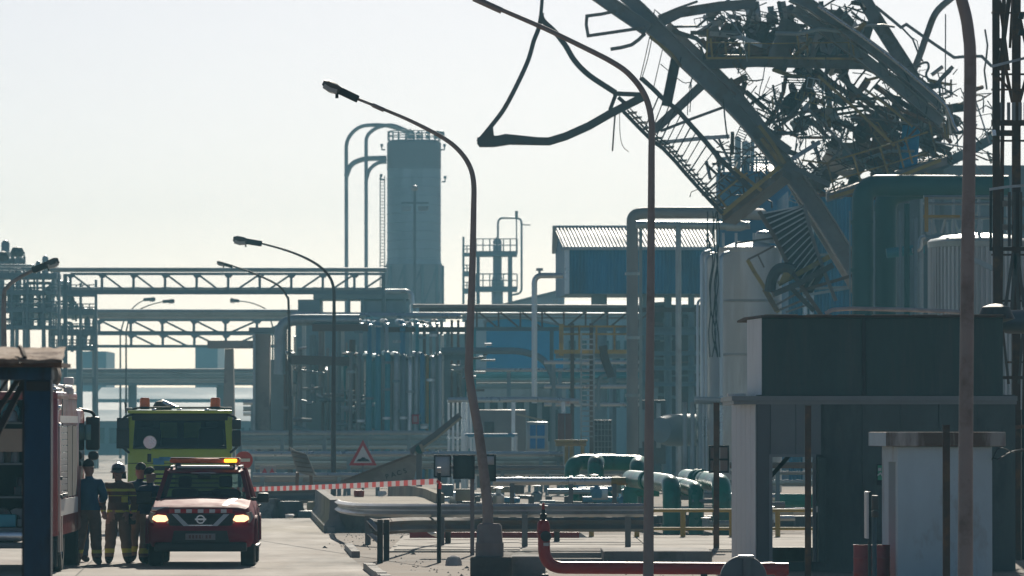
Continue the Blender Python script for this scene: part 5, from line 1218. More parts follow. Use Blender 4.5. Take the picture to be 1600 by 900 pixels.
# ------------------------------------------------------------------ low concrete kerb wall, hydrant pipe, hose reel
D = 100; e = T('low_wall', 'low grey concrete wall behind the red pipe', 'wall', G(1030, D))
MB().prism([(P(943, 0, D).x, D, 0), (P(1112, 0, D).x, D, 0), (P(1112, 0, D).x, D + 3.2, 0), (P(938, 0, D + 3.2).x, D + 3.2, 0)], (0, 0, zy(861, D))).build('wall_block', M['conc'], e, smooth=0, bevel=.02)
e = T('earth_bank', 'dark crumbled earth bank left of the low concrete wall', 'earth bank', G(890, 104)); e['kind'] = 'structure'
b = MB(); n = 26; vs = []
for i in range(n + 1):
    x = P(770 + 180 * i / n, 0, 106).x
    for (yy, z) in ((104.2, 0), (104.8, .06), (105.6, .10), (107, .08), (108.5, 0)): vs.append((x, yy + random.uniform(-.2, .2), z * random.uniform(.8, 1.15)))
b.add(vs, [(i * 5 + j, i * 5 + j + 1, i * 5 + j + 6, i * 5 + j + 5) for i in range(n) for j in range(4)]); b.build('bank', mat('dirt_with_shadow', (.06, .047, .036), .95, var=.4, sc=3, c2=(.12, .10, .08), amt=.3, sc2=2, bump=.6, bsc=14), e)  # dirt colour darkened to hold the shadow on the bank too
D = 101; e = T('kerb_beam', 'pair of pale concrete strips lying beside the low wall', 'kerb', G(900, D))
for dd in (0, 1.5): MB().rbox(P(858, 0, D).x, P(942, 0, D).x, D + dd, D + dd + .35, 0, .1 + dd * .05, .02).build('strip', M['apron'], e)
D = 86; k = D / F; e = T('fire_main', 'red fire main pipe with upright hydrant and black valve', 'fire hydrant', G(850, D))
pth = rounded([P(850, 822, D), P(850, 887, D), P(1232, 889, D)], .42, 9); MB().tube(pth, 9.6 * k, 18).build('pipe', M['pipered'], e)
MB().tube(rounded([P(1160, 889, D), P(1215, 887, D), P(1224, 906, D), P(1224, 930, D)], .2), 9.0 * k, 14).build('pipe_end', M['pipered'], e)
MB().lathe(P(849, 838, D), [(0, 0), (9 * k, 0), (10 * k, 1 * k), (10 * k, 15 * k), (9.4 * k, 21 * k), (6 * k, 25 * k), (0, 26 * k)], 20).build('hydrant_head', M['pipered'], e)
MB().tube([P(842, 836, D - .06), P(855, 836, D - .06)], 7 * k, 12).build('outlet', M['pipered'], e)
MB().lathe(P(853, 838, D - .2), [(0, 0), (8 * k, 0), (8.6 * k, 2 * k), (8 * k, 12 * k), (0, 12 * k)], 16, YA).build('outlet_cap', M['black'], e)
MB().lathe(P(854, 853, D - .12), [(0, 0), (5 * k, 0), (5 * k, 5 * k), (0, 5 * k)], 14).build('band', M['galv'], e)
b = MB(); b.tube(pp([(849, 815), (849, 796)], D), 3 * k); b.lathe(P(849, 806, D), [(0, -4 * k), (5.5 * k, -3 * k), (5.5 * k, 3 * k), (0, 4 * k)], 12); b.build('valve_stem', M['black'], e)
MB().tube(pp([(843, 790), (856, 792)], D), 2 * k).build('valve_handle', M['galv'], e); MB().tube(pp([(849, 796), (849, 786)], D), 2.4 * k).build('stem_top', M['pipered'], e)
for x in (852, 1100): MB().bar([P(x, 897, D), G(x, D)], .1, .1).build('pipe_foot', M['black'], e)
D = 83.5; k = D / F; e = T('hose_reel', 'grey round metal reel cover at the bottom edge', 'hose reel', G(1162, D))
MB().lathe(P(1162, 905, D), [(0, 0), (34 * k, 0), (36.5 * k, .01), (37 * k, .05), (37 * k, .2), (36 * k, .24), (0, .24)], 40, YA).build('reel_disc', M['galvd'], e)
b = MB(); b.bar(pp([(1167, 870), (1167, 930)], D - .03), 12 * k, .04); b.build('centre_strap', M['galvd'], e)
MB().rbox(P(1153, 0, D).x, P(1177, 0, D).x, D - .05, D + .3, zy(872, D), zy(867.5, D), .008).build('top_clip', M['galv'], e)
MB().bar([P(1162, 905, D + .12), G(1162, D + .12)], .2, .1).build('reel_stand', M['galvd'], e)
D = 100; e = tag(MB().lathe(G(709, D), [(0, .17), (.05, .165), (.1, .14), (.13, .08), (.14, 0)], 14).build('pale_rock', M['rock']), 'rounded pale rock on the dirt beside the thin black post', 'rock')
e.modifiers.new('d', 'DISPLACE').strength = .02

# ------------------------------------------------------------------ guard rails
def wbeam(path, name, par, mt, h=.31, dpt=.085):
    pr = [(-.5, 0), (-.42, .5), (-.30, 1), (-.18, .5), (-.06, 0), (.06, 0), (.18, .5), (.30, 1), (.42, .5), (.5, 0)]
    prof = [(b_ * dpt, a * h) for a, b_ in pr] + [(b_ * dpt - .012, a * h) for a, b_ in reversed(pr)]
    mb = MB(); path = [Vector(p) for p in path]; vs = []; n = len(path); k = len(prof)
    for i, p in enumerate(path):
        t = (path[min(i + 1, n - 1)] - path[max(i - 1, 0)]); t.z = 0; t.normalize(); nr = Vector((t.y, -t.x, 0))
        vs += [p + nr * u + ZA * v for (u, v) in prof]
    fs = [(i * k + j, i * k + (j + 1) % k, (i + 1) * k + (j + 1) % k, (i + 1) * k + j) for i in range(n - 1) for j in range(k)] + [tuple(range(k)), tuple((n - 1) * k + j for j in range(k))]
    mb.add(vs, fs); return mb.build(name, M[mt], par, smooth=25)
e = T('guard_rail', 'paler upper guard rail curving round the sandy island', 'guard rail', G(800, 114))
pa = smooth_path([P(528, 790, 131), P(536, 793, 124), P(570, 796.5, 118), P(680, 797.5, 115), P(830, 797.5, 114), P(1006, 797, 113.5)], 6); wbeam(pa, 'rail_beam', e, 'galv', .27)
for (x, D) in ((690, 114.9), (820, 114), (981, 113.6), (575, 117.9)):
    MB().bar([G(x, D), P(x, 800, D)], m(9, D), .09).build('post', M['galvd'], e)
for x in (760, 905): MB().lathe(P(x, 797, 113.7), [(0, 0), (.02, 0), (.02, .03), (0, .03)], 8, -YA).build('bolt', M['galv'], e)
e = T('guard_rail', 'darker lower guard rail with its broken end towards the road', 'guard rail', G(640, 108))
pb = smooth_path([P(577, 822, 103), P(592, 824, 103.6), P(612, 822, 106), P(650, 820, 112), P(700, 820, 117), P(800, 820, 118.5), P(1006, 819.5, 118.5)], 6); wbeam(pb, 'rail_beam', e, 'dullrail', .30)
for (x, D) in ((594, 101.8), (604, 103.8), (700, 117.4), (870, 118.9)):
    b = MB(); b.ibeam([G(x, D), P(x, 812, D)], m(9, D), .15); b.build('post', M['dullrail'], e)
MB().prism([P(573, 813, 102.5), P(580, 811, 102.5), P(592, 824, 102.3), P(588, 829, 102.3)], (0, .08, -.02)).build('torn_end', M['galv'], e)
MB().prism([P(574, 834, 102.6), P(582, 833, 102.6), P(596, 843, 102.4), P(590, 848, 102.4)], (0, .08, -.02)).build('torn_end', M['galv'], e)
D = 121; e = T('red_kerb_rail', 'low red painted pipe rail behind the guard rails', 'railing', G(790, D)); MB().bar(pp([(640, 836), (905, 836)], D), m(9, D), .1).build('rail', M['pipered'], e)
MB().prism([P(905, 831, D), P(918, 840, D), P(905, 840, D)], (0, .1, 0)).build('rail_end', M['galv'], e)

D = 137; e = T('plinth_wall', 'dark low concrete plinth behind the yellow railing and green bends', 'wall', G(1170, D))
MB().bx(P(1004, 0, D).x, P(1350, 0, D).x, D, D + .4, 0, zy(806, D)).build('wall_block', M['galvd'], e)
for i in range(16): MB().bx(P(1008 + i * 21, 0, D).x, P(1011 + i * 21, 0, D).x, D - .12, D, 0, zy(810, D)).build('buttress', M['conc'], e)
# yellow railing, green pipes
D = 124; e = T('yellow_railing', 'yellow tube railing in front of the green pipe bends', 'railing', G(1070, D)); k = D / F
for (y, w_) in ((797.5, 5.6), (826, 5)): MB().tube(pp([(905, y), (1350, y)], D), w_ * k / 2, 8).build('rail', M['yel'], e)
for x in (924, 995, 1067, 1143, 1215, 1290): MB().tube([G(x, D), P(x, 797, D)], 4 * k, 8).build('post', M['yel'], e)
def greenpipe(label, pts, D, wpx, rad=.45, flanges=(), foot=True, mt='green'):
    e = T('green_pipe', label, 'pipe', G(pts[0][0], D)); p = pp(pts, D)
    if foot: p = [Vector((p[0].x, p[0].y, 0))] + p
    MB().tube(rounded(p, rad, 8), m(wpx / 2, D), 20).build('pipe', M[mt], e)
    if foot:
        for (zf, th) in ((.16, .05), (.72, .018)): MB().lathe(p[0] + ZA * zf, [(m(wpx * .46, D), -th), (m(wpx * (.60 if th > .03 else .515), D), -th), (m(wpx * (.60 if th > .03 else .515), D), th), (m(wpx * .46, D), th)], 20).build('weld_ring' if th < .03 else 'flange', M[mt], e)
    for (x, y, dd, ax) in flanges: MB().lathe(P(x, y, D + dd), [(m(wpx * .46, D), -.05), (m(wpx * .58, D), -.05), (m(wpx * .58, D), .05), (m(wpx * .46, D), .05)], 20, Vector(ax)).build('flange', M[mt], e)
    return e
greenpipe('big green pipe bend just right of the tall lamp post, nearest the post', [(1050, 757), (1030, 753, 132.5), (985, 748, 140)], 130, 29, .45, [(1012, 751, 5, (-.5, 1, 0))])
greenpipe('shorter middle green pipe bend between two taller green bends', [(1088, 765), (1072, 760, 132), (1040, 754, 139)], 129.5, 24, .38, [(1072, 761, 2.6, (-.5, 1, 0))])
greenpipe('big green pipe bend half hidden behind the rust-brown post', [(1128, 756), (1112, 752, 131.5), (1072, 747, 140)], 129, 30, .45, [(1096, 750, 4.6, (-.5, 1, 0)), (1090, 749.5, 5.6, (-.5, 1, 0))])
greenpipe('green pipe arch rising left of the others with a long flat top', [(894, 728), (905, 722, 150.3), (1000, 724, 150.5)], 150, 25, .6)
greenpipe('green pipe bend facing the road in front of the long flat green pipe', [(931, 724), (933, 722, 151), (960, 722, 153)], 148.5, 26, .45)
greenpipe('green pipe bend beside the tall lamp post, right end of the arch', [(996, 728), (998, 724, 150.5), (1006, 726, 153)], 147.5, 25, .45)
greenpipe('low green pipe elbow under the bright white pipe', [(985, 768), (990, 764), (1030, 764)], 144, 24, .45)
greenpipe('low horizontal green pipe between the two green pipe legs', [(905, 778), (985, 778)], 149, 22, .2, foot=False)
D = 139; e = T('white_pipe', 'bright horizontal pale pipe with a yellow section crossing in front of the green arch', 'pipe', G(880, D))
MB().tube(pp([(770, 752), (955, 752)], D), m(6.2, D), 14).build('pipe', M['pipel'], e); MB().tube(pp([(955, 752), (1006, 752)], D), m(6.4, D), 14).build('yellow_section', M['yel'], e)
for x in (800, 892, 960): MB().bar([G(x, D), P(x, 756, D)], m(7, D), .2).build('stand', M['galvd'], e)
MB().lathe(P(892, 752, D), [(m(6, D), -.04), (m(8, D), -.04), (m(8, D), .04), (m(6, D), .04)], 16, XA).build('flange', M['pipel'], e)
D = 143; r = random.Random(77); e = T('valve_cluster', 'jumble of small valves and pipes under the bright pale pipe', 'machinery', G(800, D))
for i in range(34):
    x = r.uniform(690, 1000); y = r.uniform(762, 792); c = P(x, y, D + r.uniform(-.5, 4)); q = r.random(); b = MB(); mt = r.choice(['pipel', 'pipe', 'galvd', 'galvd', 'steel', 'cream', 'pipeblue'])
    if q < .4: b.tube([c, c + Vector((r.uniform(.3, 1.4), r.uniform(-.3, .3), r.uniform(-.05, .05)))], r.uniform(.04, .1), 9); nm = 'pipe'
    elif q < .75: b.lathe(c, [(0, 0), (.12, 0), (.14, .05), (.14, .22), (.06, .28), (.06, .4), (.13, .42), (0, .45)], 12); nm = 'valve'
    else: b.rbox(c.x - .2, c.x + .2, c.y, c.y + .4, c.z - .15, c.z + .15, .03); nm = 'block'
    b.build(nm, M[mt], e)
for i in range(12):
    x = 690 + i * 28; MB().bar([G(x, D + 2), P(x, 775, D + 2)], .15, .15).build('stand', M['galvd'], e)
b = MB(); b.tube(pp([(797, 760), (803, 776)], D - 1), .05, 8); b.build('bright_lever', M['silver'], e)
r = random.Random(78); e = T('pump_row', 'row of grey pumps and pipe ends behind the yellow railing', 'machinery', G(1200, 134))
for i in range(26):
    x = r.uniform(1005, 1330); y = r.uniform(775, 822); c = P(x, y, r.uniform(126, 134)); b = MB(); mt = r.choice(['pipel', 'pipe', 'galvd', 'steel', 'pipeb'])
    b.tube([c, c + Vector((r.uniform(.2, .8), 0, 0))], r.uniform(.04, .10), 10)
    if r.random() < .5: b.lathe(c - ZA * .1, [(0, 0), (.08, 0), (.08, .2), (.12, .22), (0, .24)], 12)
    b.build('pump', M[mt], e)

# ------------------------------------------------------------------ signs, boards and fallen pieces
D = 190; e = T('warning_sign', 'red-bordered triangular road hump warning sign', 'road sign', G(567, D)); k = D / F
def tri(cx, cy, h, w_, y): return [P(cx, cy - h * .62, y), P(cx + w_ / 2, cy + h * .38, y), P(cx - w_ / 2, cy + h * .38, y)]
def rtri(cx, cy, h, w_, y, rr): return rounded(tri(cx, cy, h, w_, y) + tri(cx, cy, h, w_, y)[:2], rr, 4)[1:-6]
b = MB(); b.prism(tri(567, 712, 40, 44, D), (0, .03, 0)); b.build('border', M['signred'], e, bevel=.02)
MB().prism(tri(567, 713, 27, 29, D - .02), (0, .015, 0)).build('face', M['signwhite'], e)
MB().prism(pp([(556.5, 721), (560, 717.5), (563, 717), (566, 714.5), (569, 714.5), (572, 717), (575, 717.5), (578.5, 721)], D - .035), (0, .012, 0)).build('hump_symbol', M['black'], e)
MB().bar([G(567, D + .08), P(567, 690, D + .08)], .07, .05).build('pole', M['galvd'], e)
D = 145; e = T('no_entry_sign', 'round red no-entry sign half hidden behind the yellow-green truck', 'road sign', G(381, D)); k = D / F
MB().lathe(P(381, 719, D), [(0, 0), (14 * k, 0), (14 * k, .03), (0, .03)], 28, YA).build('disc', M['signred'], e); MB().box(P(381, 719, D - .02), (19 * k, .02, 5 * k)).build('bar', M['signwhite'], e); MB().tube([G(381, D + .1), P(381, 708, D + .08)], .035).build('pole', M['galvd'], e)
D = 178; e = T('safety_board', 'pale safety notice board with two dark red triangles above the tape', 'sign', G(419, D))
MB().rbox(P(407, 0, D).x, P(432, 0, D).x, D, D + .05, zy(752, D), zy(728, D), .01).build('board', mat('pale_notice', (.42, .38, .36), .7), e)
for x in (413.5, 425):
    for (ya, yb) in ((731, 739), (742, 749)): MB().prism(pp([(x, ya), (x + 4, yb), (x - 4, yb)], D - .02), (0, .015, 0)).build('symbol', M['signred'], e)
for x in (410, 429): MB().bar([G(x, D + .1), P(x, 740, D + .1)], .08, .05).build('leg', M['galvd'], e)
D = 168; e = T('tilted_panel', 'tilted beige ribbed panel leaning above the red and white tape', 'panel', G(472, D))
MB().prism(pp([(452, 698), (461, 704), (479, 709), (494, 744), (478, 742), (464, 738)], D), (0, .12, 0)).build('sheet', M['board'], e, bevel=.01)
for i in range(5):
    t = i / 4; MB().bar(pp([(456 + t * 11, 706 + t * 30), (478 + t * 11, 711 + t * 27)], D - .03), m(2, D), .05).build('rib', M['steelbr'], e)
MB().bar([P(465, 738, D + .2), G(462, D + .4)], .1, .1).build('prop', M['steelbr'], e); MB().bar([P(486, 742, D + .2), G(488, D + .4)], .1, .1).build('prop', M['steelbr'], e)
MB().bar(pp([(478, 710), (484, 696)], D), m(2.5, D), .06).build('bent_arm', M['pipe'], e)
D = 160; e = T('fallen_beam', 'long fallen grey height-limit beam with dark capital letters', 'fallen sign', G(610, D))
MB().prism(pp([(520, 757), (538, 752), (640, 711), (656, 711), (646, 752), (560, 760)], D), (0, .25, 0)).build('beam', M['board'], e, bevel=.02)
MB().bar(pp([(537, 751), (642, 711)], D - .05), m(3.5, D), .1).build('edge_strip', M['steelbr'], e)
ang = math.atan2(11, 34)
for i, ch in enumerate('PACS'):
    c = P(605 + i * 9.3, 745 - i * 3.0, D - .03); text_mesh(ch, m(11, D), Matrix.Translation(c) @ Matrix.Rotation(-ang, 4, 'Y') @ Matrix.Rotation(math.pi / 2, 4, 'X'), 'letter', M['black'], e, .01)
MB().bar([P(644, 757, D + .1), P(644, 700, D + .1)], m(6, D), .12).build('upright', M['tan'], e); MB().bar([P(644, 757, D + .1), G(644, D + .1)], m(5, D), .12).build('upright_foot', M['steel'], e)
MB().bar([P(540, 756, D + .3), G(536, D + .3)], m(5, D), .12).build('prop', M['steel'], e)
D = 158; e = T('traffic_barrier', 'snapped barrier arm pointing up to the right beside the fallen beam', 'barrier arm', G(655, D))
MB().bar(pp([(642, 706), (680, 680), (719, 649)], D), m(10, D), .16).build('arm', M['galvd'], e); MB().bar(pp([(648, 708), (682, 685), (720, 653)], D - .1), m(3.4, D), .05).build('edge_strip', M['cream'], e)  # cream strip paints the lit edge of the arm
MB().lathe(P(656, 702, D - .2), [(0, 0), (m(7, D), 0), (m(7, D), .5), (0, .5)], 16, YA).build('hinge_drum', M['greend'], e); MB().bar(pp([(657, 694), (662, 706)], D - .25), m(5, D), .06).build('hinge_cap', M['cream'], e)
MB().bar([P(655, 708, D + .1), G(655, D + .1)], m(9, D), .25).build('arm_post', M['galvd'], e)
D = 108; k = D / F
e = T('sign_frame', 'dark framed row of sign backs on a pale post beside the bent lamp', 'sign', G(739, D))
MB().bar([G(738, D + .1), P(738, 714, D + .1)], m(6.5, D), .07).build('post', mat('mauve_post', (.24, .2, .2), .6), e)
for (xa, xb, ya, yb, mt, fr) in ((679, 704, 712, 744.5, 'pipe', 1), (709, 741, 712, 747, 'boothd', 1), (756, 774, 711, 751, 'boothd', 1)):
    MB().rbox(P(xa, 0, D).x, P(xb, 0, D).x, D, D + .03, zy(yb, D), zy(ya, D), .006).build('sign_back', M[mt], e)
    b = MB()
    for (a, c, f_, g_) in ((xa - 1, xb + 1, ya - 1.2, ya + .8), (xa - 1, xb + 1, yb - .8, yb + 1.2), (xa - 1, xa + 1, ya + .9, yb - .9), (xb - 1, xb + 1, ya + .9, yb - .9)): b.bx(P(a, 0, D).x, P(c, 0, D).x, D - .03, D + .04, zy(g_, D), zy(f_, D))
    b.build('frame', M['black'], e)
MB().rbox(P(760, 0, D).x, P(772, 0, D).x, D - .04, D - .005, zy(726, D), zy(713, D), .004).build('notice', M['galv'], e)
for y in (717, 726, 735): MB().box(P(706.8, y, D - .02), (.03, .03, .04)).build('clip', M['galv'], e)
MB().bar(pp([(700, 730), (775, 730)], D + .08), m(4, D), .05).build('cross_rail', M['galvd'], e)
D = 102; e = T('tape_post', 'thin black post to which the red and white tape is tied', 'post', G(686, D)); MB().tube([G(686, D), P(686, 738, D)], m(3.4, D)).build('shaft', M['black'], e)
MB().tube(pp([(683, 733), (689, 733)], D), m(3.2, D)).build('top_cap', M['galv'], e)

# barrier tape: one flat strip, red and white blocks, sagging a little
e = T('barrier_tape', 'red and white striped barrier tape stretched from the thin black post', 'barrier tape', P(560, 758, 112))
pa_, pb_ = P(684, 752, 101.9), Vector((P(362, 766, 131).x, 130.9, zy(765, 131)))
n = 60; pts = []
for i in range(n + 1):
    t = i / n; q = pa_.lerp(pb_, t); q.z -= .02 * 4 * t * (1 - t); pts.append(q)
b = MB(); 
for i in range(n):
    b.cur = 0 if i % 2 else 1; w_ = .042 * (.55 if i < 3 else 1) ; tw = math.sin(i * .35) * .012
    b.add([pts[i] - ZA * .05, pts[i + 1] - ZA * .05, pts[i + 1] + ZA * .05 + YA * tw, pts[i] + ZA * .05 + YA * tw], [(0, 1, 2, 3)])
b.build('strip', [M['tapered'], M['tapewhite']], e, smooth=0)
b = MB(); b.tube([pa_, P(688, 756, 101.8), P(687, 764, 101.8)], .03, 6); b.build('knot', M['tapered'], e)

# clutter behind the road end
D = 152; r = random.Random(9)
wall_path([G(398, 153.4), G(434, 153)], .52, .3, 'concrete_barrier', 'low grey concrete barrier block behind the tape beside the red car', 'barrier', M['conc'])
wall_path([G(438, 153), G(466, 153.6)], .45, .3, 'concrete_barrier', 'low dark concrete barrier block next to the beige road-end block', 'barrier', M['galvd'])
cabinet('road_block', 'small beige block at the end of the road', 480, 497, 784, 797, 154, .6, M['cream'], 'block')
cabinet('road_block', 'grey low block under the small beige block', 466, 496, 798, 810, 153, .5, M['steel'], 'block')
e = T('cross_rail', 'grey rail crossing behind the low blocks at the road end', 'guard rail', G(440, 158)); wbeam([P(395, 774, 158), P(500, 772, 158)], 'rail_beam', e, 'galvd', .5)
for x in (405, 438, 470): MB().bar([G(x, 158.2), P(x, 776, 158.2)], .15, .1).build('post', M['galvd'], e)
for (x, y, D, lab) in ((453, 806, 150.5, 'small crumpled white scrap at the end of the road'), (597, 772, 151, 'crumpled white scrap on the sandy island'), (672, 834, 118, 'pale scrap lying behind the guard rails')):
    b = MB(); c = P(x, y, D); vs = [c + Vector((r.uniform(-.16, .16), r.uniform(-.15, .15), r.uniform(-.08, .1))) for i in range(10)]
    bm = bmesh.new(); [bm.verts.new(v_) for v_ in vs]; bmesh.ops.convex_hull(bm, input=bm.verts[:]); bm.verts.index_update()
    b.add([v_.co.copy() for v_ in bm.verts], [[v_.index for v_ in f_.verts] for f_ in bm.faces]); bm.free()
    tag(b.build('scrap', M['white'], smooth=0), lab, 'scrap')
c = P(561, 772, 152); tag(MB().lathe(c, [(0, -.12), (.12, -.12), (.14, 0), (.14, .1), (0, .1)], 12).build('red_can', M['pipered']), 'small red can standing on the sandy island', 'can')
# stones on the dirt: too many to count
b = MB(); r = random.Random(31)
for i in range(420):
    D = r.uniform(88, 135); x = r.uniform(-1.6, 3.5) if D < 112 else r.uniform(-3.8, -1.6)
    if D < 108 and x < -2.0 - (D - 90) * .07: continue
    q = r.uniform(.008, .03) * (2.5 if r.random() < .05 else 1); c = Vector((x - (D - 91) * .05 if D < 112 else x, D, .0))
    pts = [c + Vector((r.uniform(.6, 1) * q * math.cos(a), r.uniform(.6, 1) * q * math.sin(a), 0)) for a in (0, 1.57, 3.14, 4.71)]
    b.add(pts + [c + Vector((0, 0, q * r.uniform(.6, 1.1)))], [(0, 1, 4), (1, 2, 4), (2, 3, 4), (3, 0, 4)])
o = b.build('gravel', M['sand'], smooth=0, kind='stuff')

# ------------------------------------------------------------------ dark lattice pylon at the right edge
D = 104; k = D / F; e = T('lattice_pylon', 'dark rusty lattice pylon rising at the right edge behind the gatehouse', 'pylon', G(1580, D))
q = lambda pts, w_, nm='brace', mt='rustd', dd=0, kind='B': (MB().bar(pp([(a[0], a[1], D + dd) for a in pts], D), m(w_, D), m(w_, D) * .8) if kind == 'B' else MB().tube(pp([(a[0], a[1], D + dd) for a in pts], D), m(w_ / 2, D))).build(nm, M[mt], e)
def leg(x, w_, dd, y1=900): 
    MB().bar([Vector((P(x, 0, D).x, D + dd, 0)), P(x, -40, D + dd)], m(w_, D), m(w_, D)).build('leg', M['rustd'], e)
leg(1556, 11, 0); leg(1588, 13, .3); leg(1569, 6, 1.6); leg(1612, 12, 1.8)
for (a, b_, w_, dd) in (((1562, 0), (1576, 110), 5, .6), ((1577, -5), (1562, 110), 7, -.1), ((1562, 60), (1582, 160), 5, .8), ((1560, 120), (1586, 150), 4, .6), ((1582, 0), (1578, 75), 4, .5), ((1594, 30), (1612, 110), 5, .5), ((1612, 90), (1590, 170), 5, .5)): q([a, b_], w_, dd=dd)
for (y, w_) in ((20, 3), (116, 3), (140, 3), (192, 9), (220, 3), (398, 3)): q([(1549, y), (1620, y)], w_, 'cross_bar', dd=.2)
q([(1549, 104), (1600, 91), (1625, 86)], 4, 'pale_bar', 'galv', -.4); q([(1546, 296), (1572, 292), (1610, 289)], 4, 'pale_bar', 'galv', -.4)
q([(1550, 208), (1556, 207)], 9, 'clamp_plate', 'silver', -.3); q([(1556, 208), (1584, 208)], 9, 'clamp_bar', 'rust', -.2)
for x in (1563, 1576, 1584, 1594, 1602): q([(x, 160), (x, 188)], 5, 'panel_bar', 'trim', .1); q([(x + 1, 300), (x + 1, 385)], 4.5, 'panel_bar', 'darksteel', .1)
q([(1548, 295), (1548, 392)], 4, 'panel_edge', 'black', .05); q([(1548, 389), (1620, 389)], 6, 'cross_bar', 'rustd', .1); q([(1556, 318), (1620, 318)], 9, 'panel_slat', 'trim', .3); q([(1556, 355), (1620, 355)], 9, 'panel_slat', 'trim', .3)
for (a, b_) in (((1583, 395), (1571, 480)), ((1590, 395), (1600, 480)), ((1587, 398), (1580, 490)), ((1586, 398), (1592, 490))): q([a, b_], 5, 'hanging_rod', 'darksteel', -.1)
for y in (24, 50): q([(1592, y), (1600, y + 2)], 9, 'insulator', 'black', -.2)
q([(1552, 470), (1620, 470)], 3, 'cross_bar'); q([(1564, 492), (1576, 600)], 4, 'hanging_rod', 'darksteel'); q([(1600, 492), (1592, 600)], 4, 'hanging_rod', 'darksteel'); q([(1566, 590), (1620, 590)], 5, 'cross_bar'); q([(1570, 566), (1620, 566)], 3, 'cross_bar')
q([(1590, 600), (1584, 900)], 9, 'lower_leg', 'black', .4); q([(1586, 668), (1620, 664)], 6, 'cross_bar', 'rust'); q([(1586, 705), (1620, 700)], 5, 'cross_bar', 'rustd'); q([(1602, 640), (1602, 900)], 12, 'lower_leg', 'black', .5)
MB().lathe(P(1569, 503, D - 3.5), [(0, 0), (m(17, D), .05), (m(18, D), .1), (m(18, D), .8), (m(17, D), .9), (0, .92)], 24, (XA * .8 - YA * .6).normalized()).build('drum', M['galvd'], e)
MB().bx(P(1588, 0, D + 3).x, P(1680, 0, D + 3).x, D + 3, D + 5, 0, zy(640, D + 3)).build('cabin_wall', M['darksteel'], e)

# ------------------------------------------------------------------ blue shelter at the left edge
D = 45; k = D / F; e = T('blue_shelter', 'chipped blue steel shelter with a flaking rusty roof at the left edge', 'shelter', G(60, D))
X = lambda px: P(px, 0, D).x
MB().rbox(X(41), X(82), D - .1, D + .12, -.02, zy(577, D), .006).build('post', M['blueshed'], e); MB().bx(X(36), X(41.5), D + .0, D + .12, 0, zy(592, D)).build('post_flange', M['black'], e)
MB().bx(X(82) + .002, X(83.2), D - .1, D - .05, 0, zy(580, D)).build('post_edge', M['trim'], e)
MB().bx(X(44), X(81), D - .115, D - .101, zy(611, D), zy(596, D)).build('dark_bracket', M['black'], e)
MB().rbox(X(-150), X(84), D - .14, D + .16, zy(594, D), zy(577, D) + .02, .006).build('beam', M['blueshed'], e)
MB().bar([P(40, 590, D + .2), P(-10, 690, D + .2)], .05, .06).build('brace', M['black'], e); MB().bar([P(30, 590, D + .3), P(-20, 668, D + .3)], .04, .06).build('brace', M['black'], e); MB().bar([P(14, 590, D + .35), P(-20, 640, D + .35)], .02, .05).build('brace', M['black'], e)
r = random.Random(4); vs = []; n = 26; b = MB()
for i in range(n + 1):
    x = X(-140) + (X(103) - X(-140)) * i / n
    for j, (yy, z) in enumerate(((-.35, zy(568, D)), (-.33, zy(562, D)), (-.1, zy(556, D)), (.25, zy(549, D)), (.7, zy(541, D)))):
        xx = x if i < n or j < 3 else x - .03 * (j - 2)
        vs.append((xx + r.uniform(-.004, .004), D + yy, z + r.uniform(-.008, .008)))
b.add(vs, [(i * 5 + j, i * 5 + j + 1, i * 5 + j + 6, i * 5 + j + 5) for i in range(n) for j in range(4)]); b.build('roof_sheet', M['slab'], e, smooth=0)
MB().bx(X(-140), X(102.5), D - .34, D + .6, zy(574, D), zy(567.5, D)).build('roof_edge', M['rustd'], e); MB().bx(X(-140), X(78), D - .2, D + .5, zy(577, D) + .021, zy(574.2, D)).build('roof_underside', M['black'], e)
MB().tube(smooth_path([P(30, 541, D), P(34, 546, D - .1), P(36, 552, D - .2), P(39, 559, D - .3)], 4), [.012, .02, .016, .02, .022, .018, .02, .024, .02, .022, .02, .02, .018][:13], 6).build('loose_strip', M['rustd'], e)

# ------------------------------------------------------------------ vehicles
def loft(mb, secs, closed=True):
    """secs: list of rings (same length) -> skin"""
    k = len(secs[0]); n = len(secs); vs = [v for s_ in secs for v in s_]
    fs = [(i * k + j, i * k + (j + 1) % k, (i + 1) * k + (j + 1) % k, (i + 1) * k + j) for i in range(n - 1) for j in range(k)]
    fs += [tuple(range(k)), tuple((n - 1) * k + j for j in range(k))]
    return mb.add(vs, fs)
def wheel(e, c, R, wd, hub, Mx, side):
    ax = Mx.to_3x3() @ XA * side
    t = MB().lathe(c, [(R * .58, 0), (R * .62, wd * .02), (R * .93, wd * .0), (R, wd * .12), (R, wd * .88), (R * .93, wd), (R * .6, wd)], 28, ax).build('wheel', M['rubber'], e)
    b = MB().lathe(c, [(0, wd * .86), (R * .15, wd * .9), (R * .2, wd * .8), (R * .5, wd * .84), (R * .6, wd * .95), (R * .62, wd * .6)], 28, ax); b.build('rim', hub, t)
    for i in range(6):
        a = i * math.pi / 3; d = (ax.orthogonal().normalized()); d2 = ax.cross(d)
        MB().bar([c + ax * wd * .88 + (d * math.cos(a) + d2 * math.sin(a)) * R * .18, c + ax * wd * .9 + (d * math.cos(a) + d2 * math.sin(a)) * R * .55], R * .14, .02, ax).build('spoke', hub, t)

